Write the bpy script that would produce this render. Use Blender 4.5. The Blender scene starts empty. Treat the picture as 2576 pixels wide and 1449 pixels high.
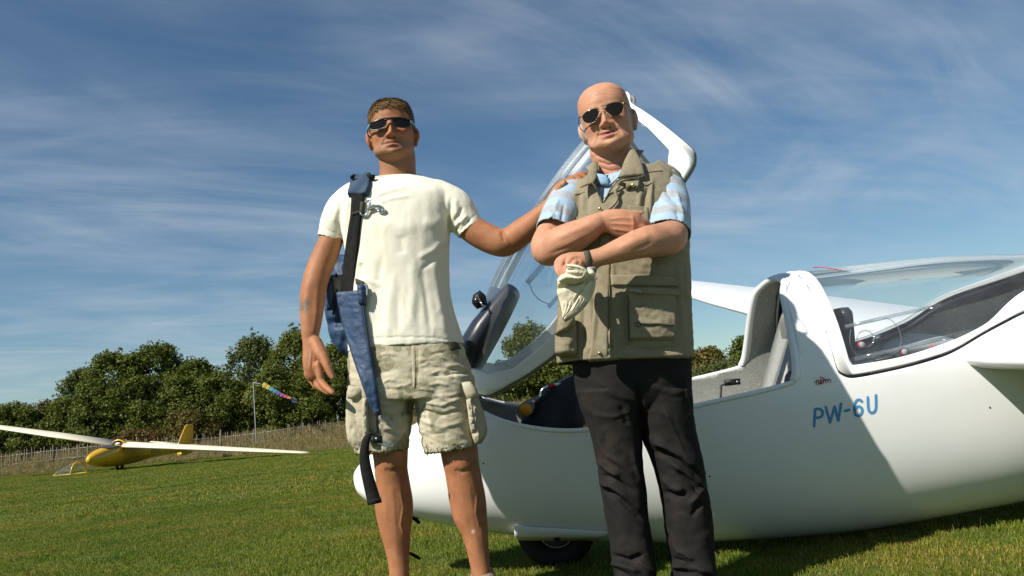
import bpy, bmesh, math, random
import numpy as np
from mathutils import Vector, Matrix
from mathutils.bvhtree import BVHTree

random.seed(7)
RNG = np.random.default_rng(11)
scene = bpy.context.scene
COL = scene.collection
rad = math.radians

# ------------------------------------------------------------------ camera
FPX, CX, CY = 2003.0, 1288.0, 724.5            # focal length and centre, in pixels of a 2576 px wide picture
ROLL, PITCH, CAMH = rad(6.0), rad(8.94), 0.632
R0 = np.array([1.0, 0, 0])
FW = np.array([0, math.cos(PITCH), math.sin(PITCH)])
U0 = np.array([0, -math.sin(PITCH), math.cos(PITCH)])
RT = math.cos(ROLL) * R0 - math.sin(ROLL) * U0
UP = math.sin(ROLL) * R0 + math.cos(ROLL) * U0
CAM = np.array([0, 0, CAMH])
cam_data = bpy.data.cameras.new('camera')
cam_data.sensor_width = 36.0
cam_data.lens = 36.0 * FPX / 2576.0
cam_data.clip_start, cam_data.clip_end = 0.05, 3000.0
cam = bpy.data.objects.new('camera', cam_data)
COL.objects.link(cam)
cam.matrix_world = Matrix(((RT[0], UP[0], -FW[0], 0), (RT[1], UP[1], -FW[1], 0), (RT[2], UP[2], -FW[2], CAMH), (0, 0, 0, 1)))
scene.camera = cam

# ------------------------------------------------------------------ sun, sky, exposure
SUN = Vector((0.579, 0.475, -0.665)).normalized()            # the way the light travels
sun_data = bpy.data.lights.new('sun', 'SUN')
sun_data.energy, sun_data.angle, sun_data.color = 5.0, rad(0.53), (1.0, 0.945, 0.845)
sun = bpy.data.objects.new('sun', sun_data)
COL.objects.link(sun)
sun.rotation_euler = SUN.to_track_quat('-Z', 'Y').to_euler()
sun.location = (-6, -4, 12)
scene.view_settings.view_transform = 'Standard'
scene.view_settings.look = 'None'
scene.view_settings.exposure = 0.50
scene.view_settings.gamma = 1.0
scene.view_settings.use_curve_mapping = False

world = bpy.data.worlds.new('World')
scene.world = world
world.use_nodes = True
WN, WL = world.node_tree.nodes, world.node_tree.links
WN.clear()


def wnode(t, **k):
    n = WN.new(t)
    for a, b in k.items():
        setattr(n, a, b)
    return n


def wmath(op, a, b=None, clamp=False):
    n = wnode('ShaderNodeMath', operation=op, use_clamp=clamp)
    for i, v in enumerate((a, b)):
        if v is None:
            continue
        if isinstance(v, (int, float)):
            n.inputs[i].default_value = v
        else:
            WL.new(v, n.inputs[i])
    return n.outputs[0]


sky = wnode('ShaderNodeTexSky', sky_type='NISHITA', sun_disc=False)
sky.sun_elevation = math.asin(-SUN.z)
sky.sun_rotation = math.atan2(-SUN.x, -SUN.y)
sky.altitude, sky.air_density, sky.dust_density, sky.ozone_density = 150, 1.0, 0.3, 2.2
geo = wnode('ShaderNodeTexCoord')
sep = wnode('ShaderNodeSeparateXYZ')
WL.new(geo.outputs['Generated'], sep.inputs[0])
zc = wmath('ADD', wmath('MAXIMUM', sep.outputs[2], 0.0), 0.16)
px_ = wmath('DIVIDE', sep.outputs[0], zc)
py_ = wmath('DIVIDE', sep.outputs[1], zc)
comb = wnode('ShaderNodeCombineXYZ')
WL.new(px_, comb.inputs[0]); WL.new(py_, comb.inputs[1])


def cirrus(rot, sx, sy, scale, detail, lo, hi, dist=0.4, rough=0.6, off=0.0):
    m0 = wnode('ShaderNodeMapping')
    m0.inputs['Rotation'].default_value = (0, 0, rad(rot))
    WL.new(comb.outputs[0], m0.inputs[0])
    m = wnode('ShaderNodeMapping')
    m.inputs['Scale'].default_value = (sx, sy, 1)
    m.inputs['Location'].default_value = (off, off * 0.7, 0)
    WL.new(m0.outputs[0], m.inputs[0])
    n = wnode('ShaderNodeTexNoise')
    n.inputs['Scale'].default_value = scale
    n.inputs['Detail'].default_value = detail
    n.inputs['Roughness'].default_value = rough
    n.inputs['Distortion'].default_value = dist
    WL.new(m.outputs[0], n.inputs['Vector'])
    r = wnode('ShaderNodeMapRange', interpolation_type='SMOOTHSTEP')
    r.inputs['From Min'].default_value = lo
    r.inputs['From Max'].default_value = hi
    WL.new(n.outputs[0], r.inputs[0])
    return r.outputs[0]


big = cirrus(-35, 0.6, 1.0, 0.62, 3, 0.34, 0.68, 0.8, 0.5, 2.0)
fib = cirrus(-42, 0.7, 1.9, 1.1, 9, 0.28, 0.95, 2.0, 0.58, 1.7)
fine = cirrus(-14, 0.5, 2.4, 1.7, 8, 0.40, 0.90, 1.4, 0.60, 5.2)
soft = cirrus(-10, 0.7, 1.6, 1.5, 5, 0.42, 0.85, 0.5, 0.55, 9.4)
c1 = wmath('MULTIPLY', big, fib)
c2 = wmath('MULTIPLY', wmath('MULTIPLY', fine, 0.42), big)
cl = wmath('ADD', wmath('MULTIPLY', c1, 0.95), wmath('ADD', c2, wmath('MULTIPLY', soft, 0.34)))
cl = wmath('MULTIPLY', cl, 0.68, True)
mixc = wnode('ShaderNodeMix', data_type='RGBA')
WL.new(cl, mixc.inputs['Factor'])
hsv = wnode('ShaderNodeHueSaturation')
hsv.inputs['Saturation'].default_value = 1.10
hsv.inputs['Value'].default_value = 1.0
WL.new(sky.outputs[0], hsv.inputs['Color'])
tnt = wnode('ShaderNodeMix', data_type='RGBA', blend_type='MULTIPLY')
tnt.inputs['Factor'].default_value = 1.0
tnt.inputs['B'].default_value = (0.90, 1.01, 1.0, 1)
WL.new(hsv.outputs[0], tnt.inputs['A'])
WL.new(tnt.outputs['Result'], mixc.inputs['A'])
mixc.inputs['B'].default_value = (6.2, 7.0, 7.8, 1)
bg = wnode('ShaderNodeBackground')
bg.inputs['Strength'].default_value = 0.061
WL.new(mixc.outputs['Result'], bg.inputs[0])
wo = wnode('ShaderNodeOutputWorld')
WL.new(bg.outputs[0], wo.inputs[0])


# ------------------------------------------------------------------ geometry helpers
def ray(x, y):
    return FW + (x - CX) / FPX * RT + (CY - y) / FPX * UP


def W(x, y, Y):
    """world point on the ray of pixel (x, y) at distance Y in front of the camera"""
    d = ray(x, y)
    return CAM + d * (Y / d[1])


def project(V):
    d = V - CAM
    f = d @ FW
    return np.stack([CX + FPX * (d @ RT) / f, CY - FPX * (d @ UP) / f], 1)


def m_per_px(P):
    return float((P - CAM) @ FW) / FPX


def pchip(xs, ys, q):
    """monotone cubic through the columns of ys"""
    xs = np.asarray(xs, float); ys = np.asarray(ys, float); q = np.asarray(q, float)
    one = ys.ndim == 1
    if one:
        ys = ys[:, None]
    h = np.diff(xs)[:, None]
    d = np.diff(ys, axis=0) / h
    m = np.zeros_like(ys)
    if len(xs) > 2:
        w1, w2 = 2 * h[1:] + h[:-1], h[1:] + 2 * h[:-1]
        same = d[1:] * d[:-1] > 0
        with np.errstate(all='ignore'):
            hm = (w1 + w2) / (w1 / d[:-1] + w2 / d[1:])
        m[1:-1] = np.where(same, np.nan_to_num(hm), 0)
    m[0], m[-1] = d[0], d[-1]
    i = np.clip(np.searchsorted(xs, q, side='right') - 1, 0, len(xs) - 2)
    t = (np.clip(q, xs[0], xs[-1]) - xs[i])[:, None] / h[i]
    r = ((1 + 2 * t) * (1 - t) ** 2 * ys[i] + t * (1 - t) ** 2 * h[i] * m[i] + t * t * (3 - 2 * t) * ys[i + 1] + t * t * (t - 1) * h[i] * m[i + 1])
    return r[:, 0] if one else r


def catmull(P, sub):
    P = np.asarray(P, float)
    n = len(P)
    out = []
    for i in range(n - 1):
        p0, p1, p2, p3 = P[max(i - 1, 0)], P[i], P[i + 1], P[min(i + 2, n - 1)]
        for k in range(sub):
            t = k / sub
            out.append(0.5 * ((2 * p1) + (p2 - p0) * t + (2 * p0 - 5 * p1 + 4 * p2 - p3) * t * t + (3 * p1 - p0 - 3 * p2 + p3) * t ** 3))
    out.append(P[-1])
    return np.array(out)


_perm = RNG.permutation(256)
_perm = np.concatenate([_perm, _perm, _perm])
_grad = RNG.normal(size=(256, 3))
_grad /= np.linalg.norm(_grad, axis=1)[:, None]


def pn(P):
    """gradient noise, about -0.7 .. 0.7"""
    P = np.asarray(P, float)
    i = np.floor(P).astype(int)
    f = P - i
    u = f * f * f * (f * (f * 6 - 15) + 10)
    i &= 255
    res = np.zeros(len(P))
    for dx in (0, 1):
        for dy in (0, 1):
            for dz in (0, 1):
                h = _perm[_perm[_perm[(i[:, 0] + dx) & 255] + ((i[:, 1] + dy) & 255)] + ((i[:, 2] + dz) & 255)]
                g = _grad[h]
                dot = g[:, 0] * (f[:, 0] - dx) + g[:, 1] * (f[:, 1] - dy) + g[:, 2] * (f[:, 2] - dz)
                wx = u[:, 0] if dx else 1 - u[:, 0]
                wy = u[:, 1] if dy else 1 - u[:, 1]
                wz = u[:, 2] if dz else 1 - u[:, 2]
                res += dot * wx * wy * wz
    return res


def fbm(P, octaves=4):
    P = np.asarray(P, float)
    s, a = 0, 1.0
    for _ in range(octaves):
        s = s + a * pn(P)
        P = P * 2.03 + 17.3
        a *= 0.5
    return s


def sstep(a, b, x):
    t = np.clip((np.asarray(x, float) - a) / (b - a), 0, 1)
    return t * t * (3 - 2 * t)


# ------------------------------------------------------------------ mesh helpers
def new_mesh(V, F, name='m', smooth=True):
    """V (n,3); F list of faces or an (m,k) array"""
    V = np.ascontiguousarray(V, dtype=np.float32)
    me = bpy.data.meshes.new(name)
    if isinstance(F, np.ndarray) and F.ndim == 2:
        k = F.shape[1]
        loops = np.ascontiguousarray(F, dtype=np.int32).ravel()
        starts = np.arange(0, len(loops), k, dtype=np.int32)
        tot = np.full(len(F), k, dtype=np.int32)
    else:
        tot = np.array([len(f) for f in F], dtype=np.int32)
        starts = np.concatenate([[0], np.cumsum(tot)[:-1]]).astype(np.int32) if len(tot) else np.zeros(0, np.int32)
        loops = np.array([i for f in F for i in f], dtype=np.int32)
    me.vertices.add(len(V))
    me.vertices.foreach_set('co', V.ravel())
    me.loops.add(len(loops))
    me.loops.foreach_set('vertex_index', loops)
    me.polygons.add(len(tot))
    me.polygons.foreach_set('loop_start', starts)
    me.polygons.foreach_set('loop_total', tot)
    if smooth:
        me.polygons.foreach_set('use_smooth', np.ones(len(tot), dtype=bool))
    me.update(calc_edges=True)
    me.validate()
    return me


def link(name, me, mat=None, parent=None, world=True):
    o = bpy.data.objects.new(name, me)
    COL.objects.link(o)
    if mat is not None and me is not None:
        for m in (mat if isinstance(mat, (list, tuple)) else [mat]):
            if isinstance(m, str):
                m = MAT[m]
            me.materials.append(m)
    if parent is not None:
        o.parent = parent
        if world:
            o.matrix_parent_inverse = world_matrix(parent).inverted()
    return o


def world_matrix(o):
    m = o.matrix_basis.copy()
    if o.parent:
        m = world_matrix(o.parent) @ o.matrix_parent_inverse @ m
    return m


def add(name, VF, mat=None, parent=None, smooth=True):
    return link(name, new_mesh(VF[0], VF[1], name, smooth), mat, parent)


def tag(o, label=None, cat=None, group=None, kind=None):
    for k, v in (('label', label), ('category', cat), ('group', group), ('kind', kind)):
        if v:
            o[k] = v
    return o


def thing(name, loc, label, cat, group=None, rotz=0.0):
    o = bpy.data.objects.new(name, None)
    o.empty_display_size = 0.1
    COL.objects.link(o)
    o.location = loc
    o.rotation_euler = (0, 0, rotz)
    return tag(o, label, cat, group)


def join(parts):
    Vs, Fs, n = [], [], 0
    for V, F in parts:
        Vs.append(np.asarray(V, float))
        for f in F:
            Fs.append(tuple(int(i) + n for i in f))
        n += len(V)
    return np.concatenate(Vs), Fs


def loft(rings, cap=True, closed=True):
    rings = [np.asarray(r, float) for r in rings]
    n = len(rings[0])
    V = np.concatenate(rings)
    F = []
    for i in range(len(rings) - 1):
        a, b = i * n, (i + 1) * n
        for j in range(n if closed else n - 1):
            k = (j + 1) % n
            F.append((a + j, a + k, b + k, b + j))
    if cap and closed:
        c0, c1 = rings[0].mean(0), rings[-1].mean(0)
        V = np.concatenate([V, [c0, c1]])
        i0, i1 = len(V) - 2, len(V) - 1
        m = (len(rings) - 1) * n
        for j in range(n):
            k = (j + 1) % n
            F.append((i0, k, j))
            F.append((i1, m + j, m + k))
    return V, F


def grid_faces(nu, nv):
    F = []
    for i in range(nu - 1):
        for j in range(nv - 1):
            F.append((i * nv + j, i * nv + j + 1, (i + 1) * nv + j + 1, (i + 1) * nv + j))
    return F


def sgnpow(v, p):
    return np.sign(v) * np.abs(v) ** p


def lr_loft(keys, m=40, seg=64, n=2.4, cap=True, flat_front=0.0):
    """keys: (xL, yL, xR, yR, Y, half depth[, y offset]) : cross-sections between two pixels at distance Y"""
    K = np.array([k[:6] for k in keys], float)
    t = np.arange(len(K), dtype=float)
    D = pchip(t, K, np.linspace(0, len(K) - 1, m))
    a = np.linspace(0, 2 * math.pi, seg, endpoint=False)
    ca, sa = sgnpow(np.cos(a), 2 / n), sgnpow(np.sin(a), 2 / n)
    rings = []
    for xL, yL, xR, yR, Y, hd in D:
        L, R = W(xL, yL, Y), W(xR, yR, Y)
        C, A = (L + R) / 2, (R - L) / 2
        B = np.array([0, -hd, 0])
        rings.append(C + ca[:, None] * A + sa[:, None] * B)
    return loft(rings, cap)


def world_tube(C, Wd, ratio=1.0, seg=20, view=None, round0=True, round1=True):
    """tube along centres C with widths Wd (diameters, metres); ratio = depth / width"""
    C = np.asarray(C, float); Wd = np.asarray(Wd, float)
    ratio = np.full(len(C), ratio) if np.isscalar(ratio) else np.asarray(ratio, float)
    T = np.gradient(C, axis=0)
    T /= np.linalg.norm(T, axis=1)[:, None] + 1e-12

    def ends(C, Wd, ratio, T, at0):
        i = 0 if at0 else -1
        c, w, tt = C[i], Wd[i], T[i]
        s = -1 if at0 else 1
        ex = []
        for q in (0.38, 0.68, 0.88, 0.97):
            ex.append((c + s * tt * w / 2 * q, w * math.sqrt(1 - q * q), ratio[i], tt))
        if at0:
            ex = ex[::-1]
        eC = np.array([e[0] for e in ex]); eW = np.array([e[1] for e in ex]); eR = np.array([e[2] for e in ex]); eT = np.array([e[3] for e in ex])
        if at0:
            return np.concatenate([eC, C]), np.concatenate([eW, Wd]), np.concatenate([eR, ratio]), np.concatenate([eT, T])
        return np.concatenate([C, eC]), np.concatenate([Wd, eW]), np.concatenate([ratio, eR]), np.concatenate([T, eT])
    if round0:
        C, Wd, ratio, T = ends(C, Wd, ratio, T, True)
    if round1:
        C, Wd, ratio, T = ends(C, Wd, ratio, T, False)
    a = np.linspace(0, 2 * math.pi, seg, endpoint=False)
    rings = []
    prev = None
    for c, w, r, t in zip(C, Wd, ratio, T):
        v = (c - CAM) if view is None else np.asarray(view, float)
        v = v / np.linalg.norm(v)
        s = np.cross(t, v)
        if np.linalg.norm(s) < 0.15:
            s = prev if prev is not None else np.cross(t, [0.3, 0.1, 1])
        s = s - t * (s @ t)
        s /= np.linalg.norm(s) + 1e-12
        if prev is not None and s @ prev < 0:
            s = -s
        prev = s
        b = np.cross(s, t)
        rings.append(c + w / 2 * (np.cos(a)[:, None] * s + r * np.sin(a)[:, None] * b))
    return loft(rings)


def tube(keys, sub=5, seg=20, r0=True, r1=True):
    """keys: (x px, y px, Y, width px[, ratio])"""
    P, Wd, R = [], [], []
    for k in keys:
        p = W(k[0], k[1], k[2])
        P.append(p); Wd.append(k[3] * m_per_px(p)); R.append(k[4] if len(k) > 4 else 1.0)
    A = catmull(np.column_stack([P, Wd, R]), sub)
    return world_tube(A[:, :3], np.maximum(A[:, 3], 0.002), A[:, 4], seg, None, r0, r1)


def wire(pts, r, seg=8, sub=5):
    """thin round wire through world points"""
    C = catmull(pts, sub) if sub > 1 else np.asarray(pts, float)
    return world_tube(C, np.full(len(C), 2 * r), 1.0, seg, (0.13, 0.99, 0.05))


def ellipsoid(c, r, M=None, nu=24, nv=16):
    u = np.linspace(0, 2 * math.pi, nu, endpoint=False)
    rings = []
    for v in np.linspace(0.06, math.pi - 0.06, nv):
        p = np.stack([np.sin(v) * np.cos(u) * r[0], np.sin(v) * np.sin(u) * r[1], np.full(nu, np.cos(v) * r[2])], 1)
        if M is not None:
            p = p @ np.asarray(M).T
        rings.append(p + np.asarray(c))
    return loft(rings)


def box_vf(c, s, M=None):
    c = np.asarray(c, float); h = np.asarray(s, float) / 2
    P = np.array([[x, y, z] for x in (-1, 1) for y in (-1, 1) for z in (-1, 1)], float) * h
    if M is not None:
        P = P @ np.asarray(M, float).T
    return P + c, [(0, 1, 3, 2), (4, 6, 7, 5), (0, 4, 5, 1), (2, 3, 7, 6), (0, 2, 6, 4), (1, 5, 7, 3)]


def add_bevel(o, w, seg=2):
    m = o.modifiers.new('bevel', 'BEVEL')
    m.width, m.segments, m.limit_method = w, seg, 'ANGLE'
    return o


def remesh(parts, vox, smooth=2, fac=0.5):
    V, F = join(parts)
    me = new_mesh(V, F, 'tmp')
    o = bpy.data.objects.new('tmp', me)
    COL.objects.link(o)
    r = o.modifiers.new('r', 'REMESH')
    r.mode, r.voxel_size, r.adaptivity = 'VOXEL', vox, 0.0
    if smooth:
        s = o.modifiers.new('s', 'SMOOTH')
        s.factor, s.iterations = fac, smooth
    dg = bpy.context.evaluated_depsgraph_get()
    ev = bpy.data.meshes.new_from_object(o.evaluated_get(dg))
    bpy.data.objects.remove(o)
    V = np.zeros(len(ev.vertices) * 3, np.float32)
    ev.vertices.foreach_get('co', V)
    V = V.reshape(-1, 3).astype(float)
    L = np.zeros(len(ev.loops), np.int32)
    ev.loops.foreach_get('vertex_index', L)
    if len(L) == 4 * len(ev.polygons):
        F = L.reshape(-1, 4)
    else:
        F = [tuple(p.vertices) for p in ev.polygons]
    bpy.data.meshes.remove(ev)
    return V, F


def normals(V, F):
    F = np.asarray(F)
    n = np.cross(V[F[:, 2]] - V[F[:, 0]], V[F[:, 3]] - V[F[:, 1]])
    N = np.zeros_like(V)
    for k in range(4):
        np.add.at(N, F[:, k], n)
    return N / (np.linalg.norm(N, axis=1)[:, None] + 1e-12)


def seg_dist(P, pts):
    """distance of 2-d points to a polyline, and how far along it (0..1)"""
    best = np.full(len(P), 1e9); al = np.zeros(len(P))
    pts = np.asarray(pts, float)
    tot = len(pts) - 1
    for i in range(tot):
        a, b = pts[i], pts[i + 1]
        ab = b - a
        t = np.clip(((P - a) @ ab) / (ab @ ab + 1e-9), 0, 1)
        d = np.linalg.norm(P - (a + t[:, None] * ab), axis=1)
        m = d < best
        best[m] = d[m]; al[m] = (i + t[m]) / tot
    return best, al


def apply_folds(V, F, folds, clampv=None):
    """real creases and ridges on the side that faces the viewer: (polyline in pixels, width px, height m)"""
    N = normals(V, F)
    vd = V - CAM
    vd /= np.linalg.norm(vd, axis=1)[:, None]
    face = sstep(-0.1, 0.35, -(N * vd).sum(1))
    P = project(V)
    D = np.zeros(len(V))
    for pts, w, h in folds:
        pp = np.asarray(pts, float)
        lo, hi = pp.min(0) - 3 * w, pp.max(0) + 3 * w
        idx = np.where((P[:, 0] > lo[0]) & (P[:, 0] < hi[0]) & (P[:, 1] > lo[1]) & (P[:, 1] < hi[1]))[0]
        if not len(idx):
            continue
        d, al = seg_dist(P[idx], pp)
        fade = np.minimum(1, np.minimum(al, 1 - al) * 5 + 0.15)
        D[idx] += h * np.exp(-(d / w) ** 2) * fade
    return V + N * (D * face)[:, None]


def cut_caps(V, F, cuts):
    """drop the faces that close an opening: (point, outward normal, reach)"""
    F = np.asarray(F)
    C = V[F].mean(1)
    n = np.cross(V[F[:, 2]] - V[F[:, 0]], V[F[:, 3]] - V[F[:, 1]])
    n /= np.linalg.norm(n, axis=1)[:, None] + 1e-12
    keep = np.ones(len(F), bool)
    for p, nn, reach, tol in cuts:
        nn = np.asarray(nn, float) / np.linalg.norm(nn)
        d = (C - p) @ nn
        keep &= ~((d > -tol) & (np.linalg.norm(C - p, axis=1) < reach) & ((n @ nn) > 0.55))
    F = F[keep]
    used = np.unique(F)
    mp = np.full(len(V), -1); mp[used] = np.arange(len(used))
    return V[used], mp[F]


def bvh_of(*vfs):
    V, F = join(vfs)
    return BVHTree.FromPolygons([Vector(v) for v in V], F)


def patch(bvh, L, R, nu=14, nv=24, h=0.006, sink=0.004, edge=0.14, edgev=None, flat=True, smooth=6, Y=None, bump=None, lift=0.0):
    """a raised piece lying on a surface: the pixel polylines L and R bound it left and right; returns verts, faces"""
    edgev = edge if edgev is None else edgev
    L = np.asarray(L, float); R = np.asarray(R, float)
    tL = np.linspace(0, 1, len(L)); tR = np.linspace(0, 1, len(R))
    tv = np.linspace(0, 1, nv)
    Lp = pchip(tL, L, tv) if len(L) > 2 else L[0] + (L[1] - L[0]) * tv[:, None]
    Rp = pchip(tR, R, tv) if len(R) > 2 else R[0] + (R[1] - R[0]) * tv[:, None]
    u = np.linspace(0, 1, nu)
    px = Lp[:, None, :] * (1 - u)[None, :, None] + Rp[:, None, :] * u[None, :, None]
    t = np.full((nv, nu), np.nan)
    for i in range(nv):
        for j in range(nu):
            d = Vector(ray(*px[i, j])).normalized()
            hit = bvh.ray_cast(Vector(CAM), d) if bvh is not None else (None,)
            if hit[0] is not None:
                t[i, j] = hit[0].y
    if Y is not None:
        t[np.isnan(t)] = Y
        t = np.minimum(t, Y + 0.2)
    else:
        t[np.isnan(t)] = np.nanmedian(t)
    for _ in range(smooth):
        p = np.pad(t, 1, mode='edge')
        t = 0.5 * t + 0.125 * (p[:-2, 1:-1] + p[2:, 1:-1] + p[1:-1, :-2] + p[1:-1, 2:])
    P = np.zeros((nv, nu, 3))
    for i in range(nv):
        for j in range(nu):
            P[i, j] = W(px[i, j, 0], px[i, j, 1], t[i, j])
    du = np.gradient(P, axis=1); dv = np.gradient(P, axis=0)
    N = np.cross(du, dv)
    N /= np.linalg.norm(N, axis=2)[:, :, None] + 1e-12
    flip = (N * (P - CAM)).sum(2) > 0
    N[flip] *= -1
    eu = np.minimum(u, 1 - u)[None, :]; ev = np.minimum(tv, 1 - tv)[:, None]
    pu = sstep(0, edge, eu) if edge > 0 else np.ones_like(eu); pv = sstep(0, edgev, ev) if edgev > 0 else np.ones_like(ev)
    prof = np.minimum(pu, pv) if flat else np.sqrt(np.clip(np.minimum(pu, 1) * np.minimum(pv, 1), 0, 1))
    H = -sink + (h + sink) * prof + lift
    if bump is not None:
        H = H + bump(u[None, :], tv[:, None], P) * prof
    P = P + N * H[:, :, None]
    return P.reshape(-1, 3), grid_faces(nv, nu)


def pillow(L, R, Y, thick, nu=20, nv=30, dY=None, bump=None, power=0.5):
    """a closed soft body with the outline L..R at distance Y"""
    L = np.asarray(L, float); R = np.asarray(R, float)
    tv = np.linspace(0, 1, nv)
    Lp = pchip(np.linspace(0, 1, len(L)), L, tv); Rp = pchip(np.linspace(0, 1, len(R)), R, tv)
    u = np.linspace(0, 1, nu)
    Ys = np.full(nv, Y) if dY is None else Y + pchip(np.linspace(0, 1, len(dY)), dY, tv)
    front = np.zeros((nv, nu, 3)); back = np.zeros((nv, nu, 3))
    for i in range(nv):
        for j in range(nu):
            q = Lp[i] * (1 - u[j]) + Rp[i] * u[j]
            p = W(q[0], q[1], Ys[i])
            e = (4 * u[j] * (1 - u[j])) ** power * (min(1, 4.5 * tv[i] * (1 - tv[i]))) ** power
            b = bump(u[j], tv[i], p) if bump else 0
            front[i, j] = p + np.array([0, -thick / 2 * e - b * min(1, e * 2), 0])
            back[i, j] = p + np.array([0, thick / 2 * e, 0])
    n = nv * nu
    F = grid_faces(nv, nu)
    G = [tuple(i + n for i in f[::-1]) for f in F]
    V = np.concatenate([front.reshape(-1, 3), back.reshape(-1, 3)])
    E = []
    for i in range(nv - 1):
        E.append((i * nu, (i + 1) * nu, n + (i + 1) * nu, n + i * nu))
        E.append(((i + 1) * nu + nu - 1, i * nu + nu - 1, n + i * nu + nu - 1, n + (i + 1) * nu + nu - 1))
    for j in range(nu - 1):
        E.append((j + 1, j, n + j, n + j + 1))
        b = (nv - 1) * nu
        E.append((b + j, b + j + 1, n + b + j + 1, n + b + j))
    return V, F + G + E


def solidify(o, t, offset=-1.0, rim=True, inner=0):
    m = o.modifiers.new('thickness', 'SOLIDIFY')
    m.thickness, m.offset, m.use_rim = t, offset, rim
    m.material_offset = inner
    return o


def color_attr(me, cols, name='tint'):
    a = me.color_attributes.new(name, 'FLOAT_COLOR', 'POINT')
    c = np.ones((len(me.vertices), 4), np.float32)
    c[:, :3] = cols
    a.data.foreach_set('color', c.ravel())


# ------------------------------------------------------------------ materials
MAT = {}


def mat(name, color, rough=0.6, spec=0.5, metal=0.0, noise=None, bump=None, sheen=0.0, coat=0.0, trans=0.0, attr=None, sss=0.0, ior=1.45, alpha=None, weave=None, coord='Object'):
    """noise: list of (scale, color2, lo, hi[, detail]); bump: list of (scale, strength, distance)"""
    m = bpy.data.materials.new(name)
    MAT[name] = m
    m.use_nodes = True
    nt = m.node_tree
    N, L = nt.nodes, nt.links
    b = N['Principled BSDF']
    b.inputs['Roughness'].default_value = rough
    b.inputs['Specular IOR Level'].default_value = spec
    b.inputs['Metallic'].default_value = metal
    b.inputs['Sheen Weight'].default_value = sheen
    b.inputs['Coat Weight'].default_value = coat
    b.inputs['Coat Roughness'].default_value = 0.06
    b.inputs['IOR'].default_value = ior
    b.inputs['Transmission Weight'].default_value = trans
    if sss:
        b.inputs['Subsurface Weight'].default_value = sss
        b.inputs['Subsurface Radius'].default_value = (0.9, 0.35, 0.2)
        b.inputs['Subsurface Scale'].default_value = 0.008
    tc = N.new('ShaderNodeTexCoord')
    cur = None
    if attr:
        a = N.new('ShaderNodeAttribute'); a.attribute_name = attr
        cur = a.outputs['Color']
    else:
        rgb = N.new('ShaderNodeRGB'); rgb.outputs[0].default_value = (*color, 1)
        cur = rgb.outputs[0]
    for k in noise or []:
        sc, c2, lo, hi = k[:4]
        n = N.new('ShaderNodeTexNoise')
        n.inputs['Scale'].default_value = sc
        n.inputs['Detail'].default_value = k[4] if len(k) > 4 else 4
        n.inputs['Roughness'].default_value = 0.6
        L.new(tc.outputs[coord], n.inputs['Vector'])
        mr = N.new('ShaderNodeMapRange'); mr.interpolation_type = 'SMOOTHSTEP'
        mr.inputs['From Min'].default_value, mr.inputs['From Max'].default_value = lo, hi
        L.new(n.outputs[0], mr.inputs[0])
        mx = N.new('ShaderNodeMix'); mx.data_type = 'RGBA'
        if len(c2) == 4:
            mx.blend_type = 'MULTIPLY'
        L.new(mr.outputs[0], mx.inputs['Factor'])
        L.new(cur, mx.inputs['A'])
        mx.inputs['B'].default_value = (*c2[:3], 1)
        cur = mx.outputs['Result']
    L.new(cur, b.inputs['Base Color'])
    prev = None
    for sc, st, di in bump or []:
        n = N.new('ShaderNodeTexNoise')
        n.inputs['Scale'].default_value = sc
        n.inputs['Detail'].default_value = 3
        L.new(tc.outputs[coord], n.inputs['Vector'])
        bp = N.new('ShaderNodeBump')
        bp.inputs['Strength'].default_value, bp.inputs['Distance'].default_value = st, di
        L.new(n.outputs[0], bp.inputs['Height'])
        if prev is not None:
            L.new(prev, bp.inputs['Normal'])
        prev = bp.outputs[0]
    if weave:
        wv = N.new('ShaderNodeTexWave'); wv.inputs['Scale'].default_value = weave[0]; wv.bands_direction = 'DIAGONAL'
        wv.inputs['Distortion'].default_value = 0.5
        L.new(tc.outputs[coord], wv.inputs['Vector'])
        bp = N.new('ShaderNodeBump'); bp.inputs['Strength'].default_value, bp.inputs['Distance'].default_value = weave[1], 0.001
        L.new(wv.outputs[0], bp.inputs['Height'])
        if prev is not None:
            L.new(prev, bp.inputs['Normal'])
        prev = bp.outputs[0]
    if prev is not None:
        L.new(prev, b.inputs['Normal'])
    return m


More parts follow.
